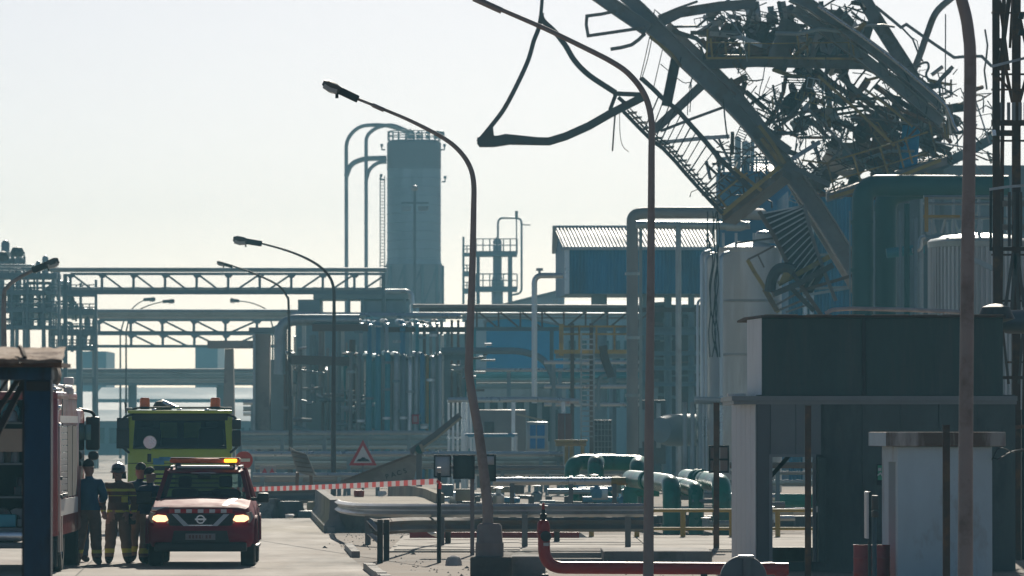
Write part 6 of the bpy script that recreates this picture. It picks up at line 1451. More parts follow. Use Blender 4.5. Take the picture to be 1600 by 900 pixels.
# --- red four-wheel-drive, front towards the camera
loc = Vector((m(312 - 800, 98.8) + .02, 98.8, 0)); MX = Matrix.Translation(loc) @ Matrix.Rotation(math.radians(1.3), 4, 'Z')
CAR = T('pickup_car', 'dark red four-wheel-drive car facing the camera with an amber roof light bar', 'car', loc)
def sec(y, w_, zb, zs, zt, crown=.03):
    h = [(0, zb), (w_ * .7, zb), (w_ * .93, zb + .05), (w_, zb + .16), (w_ * 1.0, (zb + zs) / 2 + .02), (w_, zs - .05), (w_ * .97, zs + .02), (w_ * .90, zt - .02), (w_ * .72, zt + crown * .5), (0, zt + crown)]
    return [Vector((x, y, z)) for x, z in h] + [Vector((-x, y, z)) for x, z in reversed(h[1:-1])]
b = MB(MX); loft(b, [sec(.0, .74, .42, .84, .95, .02), sec(.04, .82, .36, .87, 1.0, .02), sec(.14, .88, .31, .89, 1.035, .02), sec(.34, .92, .30, .92, 1.06, .03), sec(.75, .925, .30, .94, 1.10, .04), sec(1.25, .93, .30, .97, 1.155, .04), sec(1.5, .93, .30, 1.0, 1.17, .02), sec(3.6, .93, .30, 1.02, 1.18, .02), sec(4.45, .92, .32, 1.02, 1.16, .02), sec(4.66, .86, .40, 1.0, 1.1, .02)])
BODY = b.build('body', M['cred'], CAR, smooth=40)
# cabin: pillars, roof and glass
CW = [(1.42, .80, 1.17), (2.22, .655, 1.655), (2.36, .665, 1.71), (3.0, .68, 1.745), (4.0, .68, 1.74), (4.45, .66, 1.69)]
b = MB(MX); rr_ = [(2.14, .668, 1.60, 1.625), (2.32, .685, 1.62, 1.66), (3.0, .695, 1.65, 1.70), (4.0, .695, 1.64, 1.695), (4.5, .66, 1.60, 1.64)]
secs = []
for (y, w_, z0, z1) in rr_:
    h = [(0, z1 - .045), (w_ * .9, z0), (w_, z0 + .005), (w_ * .97, z0 + .035), (w_ * .8, z1 + .005), (0, z1 + .03)]
    secs.append([Vector((x, y, z)) for x, z in h] + [Vector((-x, y, z)) for x, z in reversed(h[1:-1])])
loft(b, secs); b.build('roof', M['cred'], CAR, smooth=50)
b = MB(MX); b.rbox(-.5, .5, 2.36, 4.2, 1.70, 1.742, .01); b.build('roof_panel', M['white'], CAR)
def bar_(p0, p1, w_, mt, nm, d=.06): MB(MX).bar([p0, p1], w_, d).build(nm, M[mt], CAR)
for s_ in (-1, 1):
    bar_((s_ * .80, 1.44, 1.15), (s_ * .675, 2.17, 1.635), .075, 'cred', 'front_pillar')
    bar_((s_ * .835, 2.75, 1.15), (s_ * .685, 2.8, 1.70), .07, 'cred', 'door_pillar', .1); bar_((s_ * .835, 3.55, 1.15), (s_ * .685, 3.55, 1.69), .07, 'cred', 'door_pillar', .1); bar_((s_ * .82, 4.55, 1.15), (s_ * .665, 4.42, 1.66), .09, 'cred', 'rear_pillar', .16)
    MB(MX).quad((s_ * .838, 1.5, 1.17), (s_ * .69, 2.24, 1.66), (s_ * .698, 4.4, 1.66), (s_ * .838, 4.5, 1.17)).build('side_window', M['glass'], CAR)
    MB(MX).bar([(s_ * .60, 2.5, 1.71), (s_ * .62, 4.3, 1.72)], .05, .05, XA).build('roof_rail', M['black'], CAR)
    c = MB(MX); c.rbox(s_ * .95, s_ * 1.15, 1.62, 1.80, 1.10, 1.27, .03); mo = c.build('mirror', M['black'], CAR); MB(MX).bar([(s_ * .83, 1.66, 1.16), (s_ * .97, 1.70, 1.16)], .06, .06).build('mirror_arm', M['black'], mo)
    MB(MX).bx(s_ * .93 - .004, s_ * .93 + .008, 2.0, 2.02, .45, 1.14).build('door_seam', M['black'], CAR); MB(MX).bx(s_ * .93 - .004, s_ * .93 + .009, 2.95, 2.97, .45, 1.14).build('door_seam', M['black'], CAR)
    for y in (2.75, 3.75): MB(MX).rbox(s_ * .93, s_ * .965, y, y + .18, 1.0, 1.04, .008).build('door_handle', M['black'], CAR)
    MB(MX).rbox(s_ * .80, s_ * .97, 1.25, 3.4, .30, .36, .02).build('side_step', M['black'], CAR)
    # wheel arches and lamps
    for y in (.86, 3.72):
        p = [(s_ * .935, y + .46 * math.cos(a), .40 + .44 * math.sin(a)) for a in [math.pi * i / 12 for i in range(13)]]
        MB(MX).sweep(p, [(-.05, -.04), (.03, -.04), (.03, .03), (-.05, .03)], XA).build('wheel_arch', M['cred'], CAR)
        wheel(CAR, MX @ Vector((s_ * (.93 - .25), y, .385)), .385, .25, M['silver'], MX, s_)
    hl = MB(MX); hl.prism([(s_ * .56, -.035, .82), (s_ * .62, -.035, .785), (s_ * .76, -.02, .785), (s_ * .84, .01, .83), (s_ * .82, .01, .885), (s_ * .74, -.02, .91), (s_ * .60, -.035, .895)], (0, .09, 0)); H_ = hl.build('headlight', M['headlight'], CAR)
    MB(MX).prism([(s_ * .53, -.01, .76), (s_ * .86, .045, .77), (s_ * .92, .12, .87), (s_ * .88, .10, .955), (s_ * .54, .0, .94)], (0, .07, 0)).build('headlight_housing', M['grey'], H_)
    MB(MX).lathe((s_ * .66, .02, .545), [(0, 0), (.06, 0), (.06, .06), (0, .06)], 14, -YA).build('fog_light', M['grey'], CAR)
# windscreen, tinted band, interior
MB(MX).quad((-.79, 1.44, 1.165), (.79, 1.44, 1.165), (.66, 2.17, 1.635), (-.66, 2.17, 1.635)).build('windscreen', M['glass'], CAR)
MB(MX).quad((-.62, 4.6, 1.2), (.62, 4.6, 1.2), (.6, 4.45, 1.62), (-.6, 4.45, 1.62)).build('rear_window', M['clear'], CAR)
MB(MX).bx(-.78, .78, 1.45, 1.8, 1.0, 1.17).build('dashboard', M['black'], CAR)
for x in (-.36, .36):
    s1 = MB(MX); s1.rbox(x - .24, x + .24, 2.55, 2.72, .75, 1.33, .05); st_ = s1.build('front_seat', M['seat'], CAR); MB(MX).rbox(x - .12, x + .12, 2.6, 2.7, 1.36, 1.56, .04).build('headrest', M['seat'], st_)
MB(MX).rbox(-.62, .62, 3.5, 3.66, .75, 1.28, .05).build('rear_seat', M['seat'], CAR)
b = MB(MX); b.tube([(.36 + .18 * math.cos(a), 1.98 + .05 * math.sin(a), 1.08 + .17 * math.sin(a)) for a in [2 * math.pi * i / 18 for i in range(19)]], .014, 6); b.build('steering_wheel', M['black'], CAR)
MB(MX).rbox(-.12, .12, 1.98, 2.02, 1.53, 1.59, .01).build('rear_view_mirror', M['black'], CAR)
MB(MX).rbox(-.24, .2, 2.12, 2.14, 1.61, 1.625, .003).build('screen_label', M['silver'], CAR)
for x in (.0, .1): pass
# front fascia
g_ = MB(MX); g_.prism([(-.54, -.02, .72), (.54, -.02, .72), (.60, .0, .93), (-.60, .0, .93)], (0, .06, 0)); GR = g_.build('grille', M['black'], CAR)
for s_ in (-1, 1): MB(MX).prism([(s_ * .40, -.035, .92), (s_ * .50, -.035, .92), (s_ * .29, -.05, .71), (s_ * .19, -.05, .71)], (0, .03, 0)).build('chrome_strut', M['galv'], GR)
MB(MX).prism([(-.30, -.045, .70), (.30, -.045, .70), (.29, -.045, .735), (-.29, -.045, .735)], (0, .03, 0)).build('chrome_bar', M['silver'], GR)
for z in (.76, .80, .84, .88): MB(MX).bx(-.52, .52, -.026, -.018, z, z + .012).build('grille_bar', M['rubber'], GR)
bd = MB(MX); bd.lathe((0, -.055, .83), [(.055, 0), (.078, 0), (.078, .02), (.055, .02)], 24, YA); BG = bd.build('badge', M['silver'], CAR); MB(MX).bx(-.098, .098, -.062, -.04, .814, .846).build('badge_bar', M['silver'], BG)
bp = MB(MX); loft(bp, [[Vector((x, y + yy, z)) for (y, z) in ((-.05, .44), (-.10, .50), (-.10, .66), (-.055, .715), (.05, .715), (.05, .44))] for (x, yy) in ((-.90, .20), (-.82, .08), (-.55, .015), (0, 0), (.55, .015), (.82, .08), (.90, .20))]); bp.build('bumper', M['cred'], CAR, smooth=40)
MB(MX).prism([(-.50, -.108, .43), (.50, -.108, .43), (.46, -.108, .63), (-.46, -.108, .63)], (0, .04, 0)).build('lower_intake', M['black'], CAR)
MB(MX).rbox(-.80, .80, -.06, .3, .27, .43, .03).build('skid_plate', M['black'], CAR)
pl = MB(MX); pl.rbox(-.26, .26, -.135, -.112, .475, .585, .005); PL = pl.build('number_plate', mat('plate_grey', (.26, .23, .23), .5), CAR)
for i in range(7): MB(MX).bx(-.20 + i * .058, -.20 + i * .058 + (.035 if i != 4 else .01), -.139, -.1345, .50, .56).build('plate_mark', M['brick'], PL)
for i in range(11):
    x = -.55 + i * .1; MB(MX).box((x + .05, -.016 + .02 * (abs(i - 5) / 5) ** 2, .972), (.099, .016, .062), Matrix.Rotation(-.3, 3, 'X')).build('check_square', M['signred'] if i % 2 == 0 else M['white'], CAR)
MB(MX).prism([(.36, .2, 1.062), (.46, .2, 1.058), (.62, 1.2, 1.167), (.47, 1.2, 1.177)], (0, 0, .008)).build('bonnet_stripe', M['white'], CAR)
MB(MX).box((-.70, .10, 1.01), (.30, .02, .07), Matrix.Rotation(-.7, 3, 'X')).build('bonnet_edge_strip', M['white'], CAR)
# roof light bar
lb = MB(MX); lb.rbox(-.63, .63, 2.45, 2.75, 1.79, 1.875, .03); LB = lb.build('light_bar', M['orange'], CAR)
MB(MX).rbox(.34, .565, 2.43, 2.56, 1.803, 1.863, .015).build('lit_flasher', M['beacon'], LB); MB(MX).rbox(-.62, .62, 2.47, 2.73, 1.875, 1.89, .01).build('bar_lid', M['tanpanel'], LB)
for x in (-.48, .48): MB(MX).rbox(x - .05, x + .05, 2.5, 2.7, 1.68, 1.80, .01).build('bar_foot', M['black'], LB)

# --- yellow-green fire truck facing the camera
loc = Vector((m(281 - 800, 132), 132, 0)); MX = Matrix.Translation(loc) @ Matrix.Rotation(math.radians(2.6), 4, 'Z'); k = 132 / F
TR = T('fire_truck', 'yellow-green airport-style fire truck cab with two orange beacons facing the camera', 'fire truck', loc)
hw = 1.21; z_ = lambda y: zy(y, 132)
b = MB(MX); b.rbox(-hw, hw, 0.05, 2.2, .55, z_(701), .05); b.build('cab_front', M['lime'], TR)
b = MB(MX); b.prism([(-hw + .03, .10, z_(701) - .02), (hw - .03, .10, z_(701) - .02), (hw - .12, .30, z_(640)), (-hw + .12, .30, z_(640))], (0, .0, 0))
for s_ in (-1, 1):
    MB(MX).prism([(s_ * hw, .06, z_(702)), (s_ * (hw - .12), .05, z_(702)), (s_ * (hw - .17), .26, z_(652)), (s_ * (hw - .06), .26, z_(652))], (0, .14, 0)).build('windscreen_pillar', M['lime'], TR)
    MB(MX).bx(s_ * (hw - .05), s_ * hw, .7, .8, z_(701), z_(650)).build('door_pillar', M['lime'], TR); MB(MX).bx(s_ * (hw - .05), s_ * hw, 1.9, 2.2, z_(701) - .01, z_(650)).build('rear_pillar', M['lime'], TR)
    MB(MX).quad((s_ * (hw - .01), .25, z_(700)), (s_ * (hw - .01), 1.9, z_(700)), (s_ * (hw - .03), 1.9, z_(652)), (s_ * (hw - .03), .3, z_(652))).build('side_window', M['glass'], TR)
    # mirrors on brackets
    mb = MB(MX); mb.tube(rounded([(s_ * (hw - .1), .2, z_(648)), (s_ * (hw + .06), -.05, z_(651)), (s_ * (hw + .12), -.1, z_(658))], .1), .03, 8); MA = mb.build('mirror_arm', M['black'], TR)
    MB(MX).tube(rounded([(s_ * (hw - .05), .1, z_(708)), (s_ * (hw + .04), -.06, z_(703)), (s_ * (hw + .12), -.1, z_(698))], .08), .03, 8).build('lower_arm', M['black'], MA)
    MB(MX).rbox(s_ * (hw - .0), s_ * (hw + .21), -.18, -.02, z_(698), z_(672), .04).build('mirror', M['black'], MA); MB(MX).rbox(s_ * (hw - .0), s_ * (hw + .21), -.18, -.02, z_(671), z_(655), .03).build('mirror', M['black'], MA)
    hl = MB(MX); hl.rbox(s_ * .72, s_ * 1.1, .0, .1, .78, .98, .03); hl.build('headlight', M['clear'] if False else M['grey'], TR)
    bc = MB(MX); bc.lathe((s_ * .82, .55, z_(636)), [(0, 0), (.12, 0), (.115, .19), (.09, .22), (0, .225)], 18); BE = bc.build('beacon', M['orange'], TR); MB(MX).lathe((s_ * .82, .55, z_(639.5)), [(0, 0), (.11, 0), (.11, .06), (0, .06)], 18).build('beacon_base', M['black'], BE)
    wheel(TR, MX @ Vector((s_ * (hw - .36), 1.2, .52)), .52, .34, M['grey'], MX, s_)
MB(MX).quad((-hw + .12, .08, z_(700)), (hw - .12, .08, z_(700)), (hw - .17, .26, z_(653)), (-hw + .17, .26, z_(653))).build('windscreen', M['glass2'], TR)
MB(MX).prism([(-hw + .12, .07, z_(701)), (hw - .12, .07, z_(701)), (hw - .12, .07, z_(698.6)), (-hw + .12, .07, z_(698.6))], (0, .05, 0)).build('windscreen_seal', M['black'], TR)
MB(MX).rbox(-hw + .1, hw - .1, .2, .3, z_(657), z_(645), .02).build('header_panel', M['black'], TR)
MB(MX).rbox(-hw + .05, hw - .05, .24, 2.25, z_(647), z_(641), .03).build('cab_roof', M['lime'], TR); MB(MX).rbox(-hw + .0, hw - .0, .02, .22, z_(646), z_(641), .02).build('sun_visor', M['lime'], TR)
for x in (-.6, -.02, .62): MB(MX).rbox(x - .05, x + .05, .05, .12, z_(642.5), z_(638.5), .01).build('marker_lamp', M['silver'], TR)
b = MB(MX); b.tube(rounded([(-1.12, .4, z_(645)), (-1.1, .4, z_(639)), (-.95, .4, z_(637)), (.95, .4, z_(637)), (1.12, .4, z_(639)), (1.15, .4, z_(645))], .06), .025, 8); b.build('roof_rail', M['black'], TR)
RM = MB(MX).lathe((-.42, 1.0, z_(641)), [(0, 0), (.22, 0), (.22, .1), (.16, .2), (0, .26)], 16).build('roof_monitor', M['black'], TR); MB(MX).tube([(-.38, .9, z_(630)), (-.18, .5, z_(634)), (-.05, .35, z_(637))], [.07, .05, .03], 10).build('nozzle', M['silver'], RM)
for (x, y0) in ((1.12, 639), (-1.18, 640)): MB(MX).rbox(x - .08, x + .08, .3, .5, z_(y0 + 2), z_(y0 - 3), .02).build('side_lamp', M['grey'], TR)
MB(MX).tube([(-1.26, .5, z_(645)), (-1.28, .5, z_(628))], .02, 6).build('antenna', M['rust'], TR)
MB(MX).bx(-hw + .1, hw - .1, 2.1, 2.2, z_(700), z_(650)).build('rear_bulkhead', M['seat'], TR)
for x in (-.29, .27): MB(MX).rbox(x - .2, x + .2, 2.08, 2.099, z_(684), z_(660), .005).build('rear_cab_window', mat('rear_cab_glass', (.38, .42, .06), .3), TR)
for x in (-.75, .72):
    s1 = MB(MX).rbox(x - .3, x + .3, 1.2, 1.4, z_(701), z_(668), .08).build('seat', M['seat'], TR); MB(MX).rbox(x - .15, x + .15, 1.22, 1.36, z_(668), z_(659), .05).build('headrest', M['seat'], s1)
MB(MX).bx(-hw + .1, hw - .1, .2, .6, z_(702), z_(696)).build('dashboard', M['black'], TR)
SL = MB(MX).lathe((-.69, -.02, z_(691)), [(0, 0), (.15, .0), (.16, .03), (.13, .12), (0, .14)], 20, YA).build('spot_lamp', M['silver'], TR); MB(MX).tube([(-.69, .05, z_(698)), (-.69, .1, z_(706))], .03, 6).build('lamp_bracket', M['black'], SL)
for (x0, x1, y0, y1, mt, nm) in ((-.48, .36, 714, 720, 'pipeblue', 'lettering_strip'), (-.60, .62, 728, 735, 'black', 'cooling_grille'), (-.75, -.66, 709, 722, 'black', 'hose_fitting'), (-.62, -.36, 716, 726, 'pipeblue', 'emblem_patch')):
    MB(MX).rbox(x0, x1, .035, .06, z_(y1), z_(y0), .006).build(nm, M[mt], TR)
MB(MX).bx(-hw, hw, .04, .06, z_(724.4), z_(723.4)).build('panel_seam', M['black'], TR)
for i in range(4): MB(MX).bx(-.9, .9, .03, .05, z_(742 + i * 7), z_(739.5 + i * 7)).build('grille_slat', M['black'], TR)
MB(MX).rbox(-hw - .01, hw + .01, -.08, .3, .42, .78, .05).build('bumper', M['lime'], TR)
b = MB(MX); b.rbox(-1.05, 1.05, 2.4, 8.2, .9, z_(655) - .05, .05); b.build('rear_body', M['lime'], TR)
for y in (5.6, 6.9):
    for s_ in (-1, 1): wheel(TR, MX @ Vector((s_ * (hw - .36), y, .52)), .52, .34, M['grey'], MX, s_)
MB(MX).bx(-.5, .5, .6, 8.0, .55, .85).build('chassis', M['black'], TR)

# --- red fire engine on the left, seen from behind along its right side
loc = Vector((-8.72, 94.2, 0)); MX = Matrix.Translation(loc) @ Matrix.Rotation(math.radians(.8), 4, 'Z')
FE = T('fire_engine', 'red fire engine seen from behind on the left with open gear lockers', 'fire engine', loc); hw = 1.2
b = MB(MX); b.bx(-hw, -.95, .05, 5.2, .75, 2.95); b.build('left_wall', M['red'], FE)
MB(MX).bx(-hw, hw, 1.2, 1.3, .7, 2.9).build('locker_back', M['seat'], FE); MB(MX).rbox(-hw, hw, .04, 5.2, 2.88, 3.02, .04).build('body_roof', M['red'], FE)
MB(MX).bx(-.949, hw - .16, .06, 5.2, .6, .76).build('locker_floor', M['galvd'], FE)
# right flank: corner pillar, shutter, shaded locker openings, stripes
MB(MX).rbox(hw - .16, hw, .02, .42, .62, 2.9, .03).build('corner_pillar', M['red'], FE)
MB(MX).bx(hw - .05, hw - .01, .42, 5.2, .62, 2.9).build('right_wall', M['red'], FE)
for (a, c) in ((.55, 2.2), (2.4, 3.6), (3.75, 5.0)):  # forward two are dark panels painting the shade inside open lockers
    sh = MB(MX); sh.bx(hw - .012, hw + .01, a, c, 1.25, 2.45); SH = sh.build('shutter_and_locker_shade', M['silver' if a < 1 else 'seat'], FE)
    if a > 1: continue
    for i in range(11): MB(MX).bx(hw + .009, hw + .018, a + .01, c - .01, 1.26 + i * .108, 1.35 + i * .108).build('slat', M['shutgrey'], SH)
    MB(MX).rbox(hw + .01, hw + .05, a + .3, c - .3, 1.28, 1.32, .008).build('handle', M['black'], SH)
MB(MX).bx(hw - .008, hw + .012, .44, 5.18, .95, 1.22).build('white_stripe', M['white'], FE); MB(MX).bx(hw - .008, hw + .012, .44, 5.18, 2.5, 2.62).build('white_stripe', M['white'], FE)
MB(MX).rbox(hw - .02, hw + .03, .1, .40, .70, 2.5, .01).build('reflective_band', mat('pink_white_band', (.52, .40, .37), .4), FE)
for z in (1.55, 1.25): MB(MX).rbox(hw + .0, hw + .06, .2, .38, z, z + .06, .01).build('grab_handle', M['black'], FE)
for z in (2.42, 2.72): MB(MX).rbox(hw - .05, hw + .04, .1, .4, z, z + .07, .01).build('corner_lamp', M['silver'], FE)
for (a, c) in ((.35, .55), (.78, .98)): MB(MX).bx(hw - .02, hw + .02, a, c, .35, .95).build('mud_flap_strip', mat('pale_flap', (.45, .40, .36), .6), FE)
# rear lockers: shelves and gear
for z in (1.25, 1.8, 2.48): MB(MX).bx(-.94, hw - .17, .1, 1.19, z, z + .03).build('shelf', M['galvd'], FE)
r = random.Random(6)
for i in range(34):
    z = r.choice([.77, 1.29, 1.84, 2.52]); x = r.uniform(-.2, .95); y = r.uniform(.2, .7); q = r.random(); c = MX @ Vector((x, y, z)); b = MB(); mt = r.choice(['gear', 'gear', 'black', 'galvd', 'tanpanel', 'brick', 'grey', 'teal'])
    if q < .45: b.rbox(c.x - r.uniform(.06, .16), c.x + r.uniform(.06, .16), c.y - .1, c.y + .15, c.z, c.z + r.uniform(.12, .4), .02); nm = 'gear_box'
    elif q < .75: b.lathe(c + YA * .1 + ZA * .16, [(.04, 0), (.15, 0), (.16, .03), (.16, .16), (.04, .18)], 18, YA); nm = 'hose_coil'
    else: b.lathe(c, [(0, 0), (.07, 0), (.07, .3), (.04, .36), (0, .38)], 12); nm = 'cylinder'
    b.build(nm, M[mt], FE)
hm = MX @ Vector((.40, .10, 2.515)); HMT = tag(MB().lathe(hm, [(.17, 0), (.16, .02), (.135, .02), (.135, .10), (.11, .17), (.05, .21), (0, .22)], 20).build('stowed_helmet', M['helmet']), 'fire helmet resting on the top shelf of the fire engine locker', 'helmet')
MB(MX).bx(.12, .62, .12, .16, 2.02, 2.40).build('tan_panel', M['tanpanel'], FE); MB(MX).rbox(-.95, hw - .2, -.12, .1, .55, .7, .03).build('rear_step', M['silver'], FE); MB(MX).rbox(-1.1, hw - .3, -.06, .1, .42, .52, .02).build('rear_bumper', M['galvd'], FE)
# roof load
for s_ in (.75, 1.1): MB(MX).tube([(s_, .1, 3.12), (s_, 5.0, 3.12)], .035, 8).build('ladder_rail', M['silver'], FE)
for i in range(12): MB(MX).tube([(.75, .3 + i * .4, 3.12), (1.1, .3 + i * .4, 3.12)], .02, 6).build('ladder_rung', M['silver'], FE)
MB(MX).rbox(.45, hw - .02, .15, 1.4, 3.03, 3.08, .01).build('roof_rack', M['silver'], FE)
b = MB(MX); b.lathe((.9, .4, 3.3), [(0, 0), (.28, .05), (.3, .4), (.28, .9), (0, .95)], 16, YA); b.build('roof_roll', mat('brown_roll', (.20, .13, .09), .9), FE)
for z in (2.98, 3.16): MB(MX).rbox(hw - .1, hw + .06, 3.0, 3.3, z, z + .12, .02).build('work_light', M['white'], FE)
# cab ahead
MB(MX).rbox(-hw, hw, 5.35, 7.3, .6, 2.75, .08).build('cab', M['red'], FE); MB(MX).bx(hw - .01, hw + .012, 5.6, 6.9, 1.75, 2.5).build('cab_window', M['glass'], FE)
b = MB(MX); b.tube(rounded([(hw - .1, 7.2, 2.75), (hw + .16, 7.3, 2.7), (hw + .2, 7.3, 2.5)], .1), .03, 8); MA = b.build('mirror_arm', M['black'], FE)
MB(MX).rbox(hw + .02, hw + .27, 7.2, 7.36, 2.02, 2.62, .04).build('mirror', M['black'], MA); MB(MX).rbox(hw + .06, hw + .25, 7.2, 7.36, 1.84, 2.0, .06).build('mirror', M['black'], MA); MB(MX).rbox(hw - .04, hw + .12, 7.17, 7.19, 2.2, 2.48, .01).build('mirror_glass', mat('mirror_teal', (.10, .22, .22), .15, .3), MA)
for y in (1.55, 6.1):
    for s_ in (-1, 1): wheel(FE, MX @ Vector((s_ * (hw - .34), y, .5)), .5, .32, M['silver'], MX, s_)
MB(MX).bx(-.45, .45, .3, 7.2, .5, .72).build('chassis', M['black'], FE); MB(MX).rbox(hw - .12, hw, .62, 1.0, .3, .68, .02).build('fuel_box', M['black'], FE)
MB(MX).bx(hw - .3, hw - .02, .12, .3, .12, .55).build('mud_flap', M['rubber'], FE)

# ------------------------------------------------------------------ fire fighters
def person(loc, yaw, H, label, top, trous, arms, legs, helmet=None, bands=(), cloth_bands=(), hairm='hair', head_turn=0.0, sleeves_z=None, bulk=1.0, jacket=False):
    """one continuous skinned body; x right, -y front; arms = [(elbow, wrist), ...] for sides -1, +1"""
    sc = H / 1.80
    RS = lambda z, r_: 1.0 if r_ < .02 else (1.28 if z < 1.45 else 1.18)
    bm = bmesh.new(); sk = bm.verts.layers.skin.verify()
    def V(p, r):
        r *= RS(p[2], r); v = bm.verts.new(Vector(p)); v[sk].radius = (r, r); return v
    def chain(a, pts):
        for p, r_ in pts:
            b = V(p, r_); bm.edges.new((a, b)); a = b
        return a
    pel = V((0, 0, .96), .155 * bulk); pel[sk].use_root = True
    chest = chain(pel, [((0, .005, 1.12), .15 * bulk), ((0, .01, 1.27), .165 * bulk), ((0, .01, 1.40), .155 * bulk)])
    neck = chain(chest, [((0, .005, 1.50), .075), ((0, 0, 1.56), .058)])
    ct, st = math.cos(head_turn), math.sin(head_turn)
    hd = lambda x, y, z: (x * ct - y * st, x * st + y * ct, z)
    h1 = chain(neck, [(hd(0, -.012, 1.62), .082), (hd(0, -.008, 1.70), .098), (hd(0, .0, 1.755), .085)])
    face = [v for v in bm.verts if abs(v.co.z - 1.62) < .001][0]; mid = [v for v in bm.verts if abs(v.co.z - 1.70) < .001][0]
    chain(mid, [(hd(0, -.098, 1.685), .022), (hd(0, -.118, 1.665), .016)])
    chain(face, [(hd(0, -.075, 1.595), .038)])
    for s_ in (-1, 1): chain(mid, [(hd(s_ * .088, .012, 1.68), .022), (hd(s_ * .104, .02, 1.69), .016)])
    for i, s_ in enumerate((-1, 1)):
        kx, ky, ax_, ay = legs[i]
        hip = chain(pel, [((s_ * .105, 0, .86), .108 * bulk), ((s_ * .105 + kx * .5, ky * .5, .66), .098 * bulk), ((s_ * .105 + kx, ky, .49), .082 * bulk), ((s_ * .105 + (kx + ax_) / 2, (ky + ay) / 2 + .01, .30), .082), ((s_ * .105 + ax_, ay + .01, .10), .07)])
        chain(hip, [((s_ * .115 + ax_, ay - .05, .055), .052), ((s_ * .125 + ax_, ay - .15, .042), .042)])
        el, wr = Vector(arms[i][0]), Vector(arms[i][1]); sh = Vector((s_ * .195 * bulk, .01, 1.42))
        a = chain(chest, [(sh, .085 * bulk), (sh.lerp(el, .5), .068 * bulk), (el, .058 * bulk), (el.lerp(wr, .5), .05 * bulk), (wr, .036)])
        d = (wr - el).normalized(); sd_ = d.cross(Vector((0, 1, 0))); sd_ = sd_.normalized() if sd_.length > .1 else Vector((1, 0, 0)); nn = d.cross(sd_).normalized()
        palm = chain(a, [(wr + d * .045, .036), (wr + d * .085, .034)])
        for j, (off, ln) in enumerate(((-.027, .062), (-.009, .074), (.010, .068), (.028, .052))):
            base = wr + d * .092 + sd_ * off
            chain(palm, [(base, .0105), (base + d * ln * .5 + nn * .012, .0095), (base + d * ln * .85 + nn * .034, .0085)])
        pm = [v for v in bm.verts if (v.co - (wr + d * .045)).length < 1e-4][0]
        chain(pm, [(wr + d * .055 - sd_ * .042, .013), (wr + d * .095 - sd_ * .055 + nn * .016, .0105)])
    me = bpy.data.meshes.new('person'); bm.to_mesh(me); bm.free()
    tmp = bpy.data.objects.new('person', me); COL.objects.link(tmp)
    s1 = tmp.modifiers.new('s', 'SKIN'); s1.use_smooth_shade = True; s1.branch_smoothing = .35
    s2 = tmp.modifiers.new('ss', 'SUBSURF'); s2.levels = 2; s2.render_levels = 2
    dg = bpy.context.evaluated_depsgraph_get(); dg.update()
    body = bpy.data.meshes.new_from_object(tmp.evaluated_get(dg)); bpy.data.objects.remove(tmp)
    bm = bmesh.new(); bm.from_mesh(body)
    cuts = sorted(set([q for ab in list(bands) + list(cloth_bands) for q in ab] + [.95, .13, 1.535]))
    for z in cuts: bmesh.ops.bisect_plane(bm, geom=bm.verts[:] + bm.edges[:] + bm.faces[:], plane_co=(0, 0, z), plane_no=(0, 0, 1))
    wr = [Vector(a[1]) for a in arms]; els = [Vector(a[0]) for a in arms]
    for f in bm.faces:
        c = f.calc_center_median(); mi = 0; onarm = False
        for i, s_ in enumerate((-1, 1)):
            sh = Vector((s_ * .195 * bulk, .01, 1.42)); d = (wr[i] - els[i]).normalized()
            if (c - wr[i]).dot(d) > -.01 and (c - wr[i]).length < .22: mi = 2; onarm = True
            else:
                for (a, b_) in ((sh, els[i]), (els[i], wr[i])):
                    t = max(0, min(1, (c - a).dot(b_ - a) / (b_ - a).length_squared))
                    if (c - (a + (b_ - a) * t)).length < .115 and abs(c.x) > .19 * bulk: onarm = True
        if not onarm:
            if c.z > 1.535: mi = 2
            elif c.z < .13: mi = 4
            elif c.z < .95 and not jacket: mi = 1
            elif jacket and c.z < .80: mi = 1
            for (a, b_) in bands:
                if a < c.z < b_: mi = 3
        for (a, b_) in cloth_bands:
            if a < c.z < b_ and mi == 0: mi = 3
        f.material_index = mi; f.smooth = True
    r_ = random.Random(int(H * 1000))
    for v in bm.verts:   # cloth folds
        if .15 < v.co.z < 1.5:
            k_ = .008 * math.sin(v.co.z * 34 + v.co.x * 21 + H * 7) * math.sin(v.co.y * 27 + v.co.z * 13)
            v.co += v.normal * k_
    bm.to_mesh(body); bm.free()
    for q in (M[top], M[trous], M['skin'], M['hivis'], M['boot']): body.materials.append(q)
    MX = Matrix.Translation(Vector(loc)) @ Matrix.Rotation(yaw, 4, 'Z') @ Matrix.Scale(sc, 4)
    body.transform(Matrix.Rotation(yaw, 4, 'Z') @ Matrix.Scale(sc, 4))
    o = bpy.data.objects.new('person', body); COL.objects.link(o); o.location = loc; tag(o, label, 'person', None)
    o['label'] = label
    hm = Matrix.Rotation(head_turn, 4, 'Z'); MH = MX @ hm
    for s_ in (-1, 1): MB(MH).lathe((s_ * .036, -.088, 1.705), [(0, .012), (.009, .008), (.012, 0), (.009, -.008), (0, -.012)], 8).build('eye', M['black'], o)
    MB(MH).rbox(-.026, .026, -.102, -.085, 1.622, 1.632, .003).build('mouth', M['brick'], o)
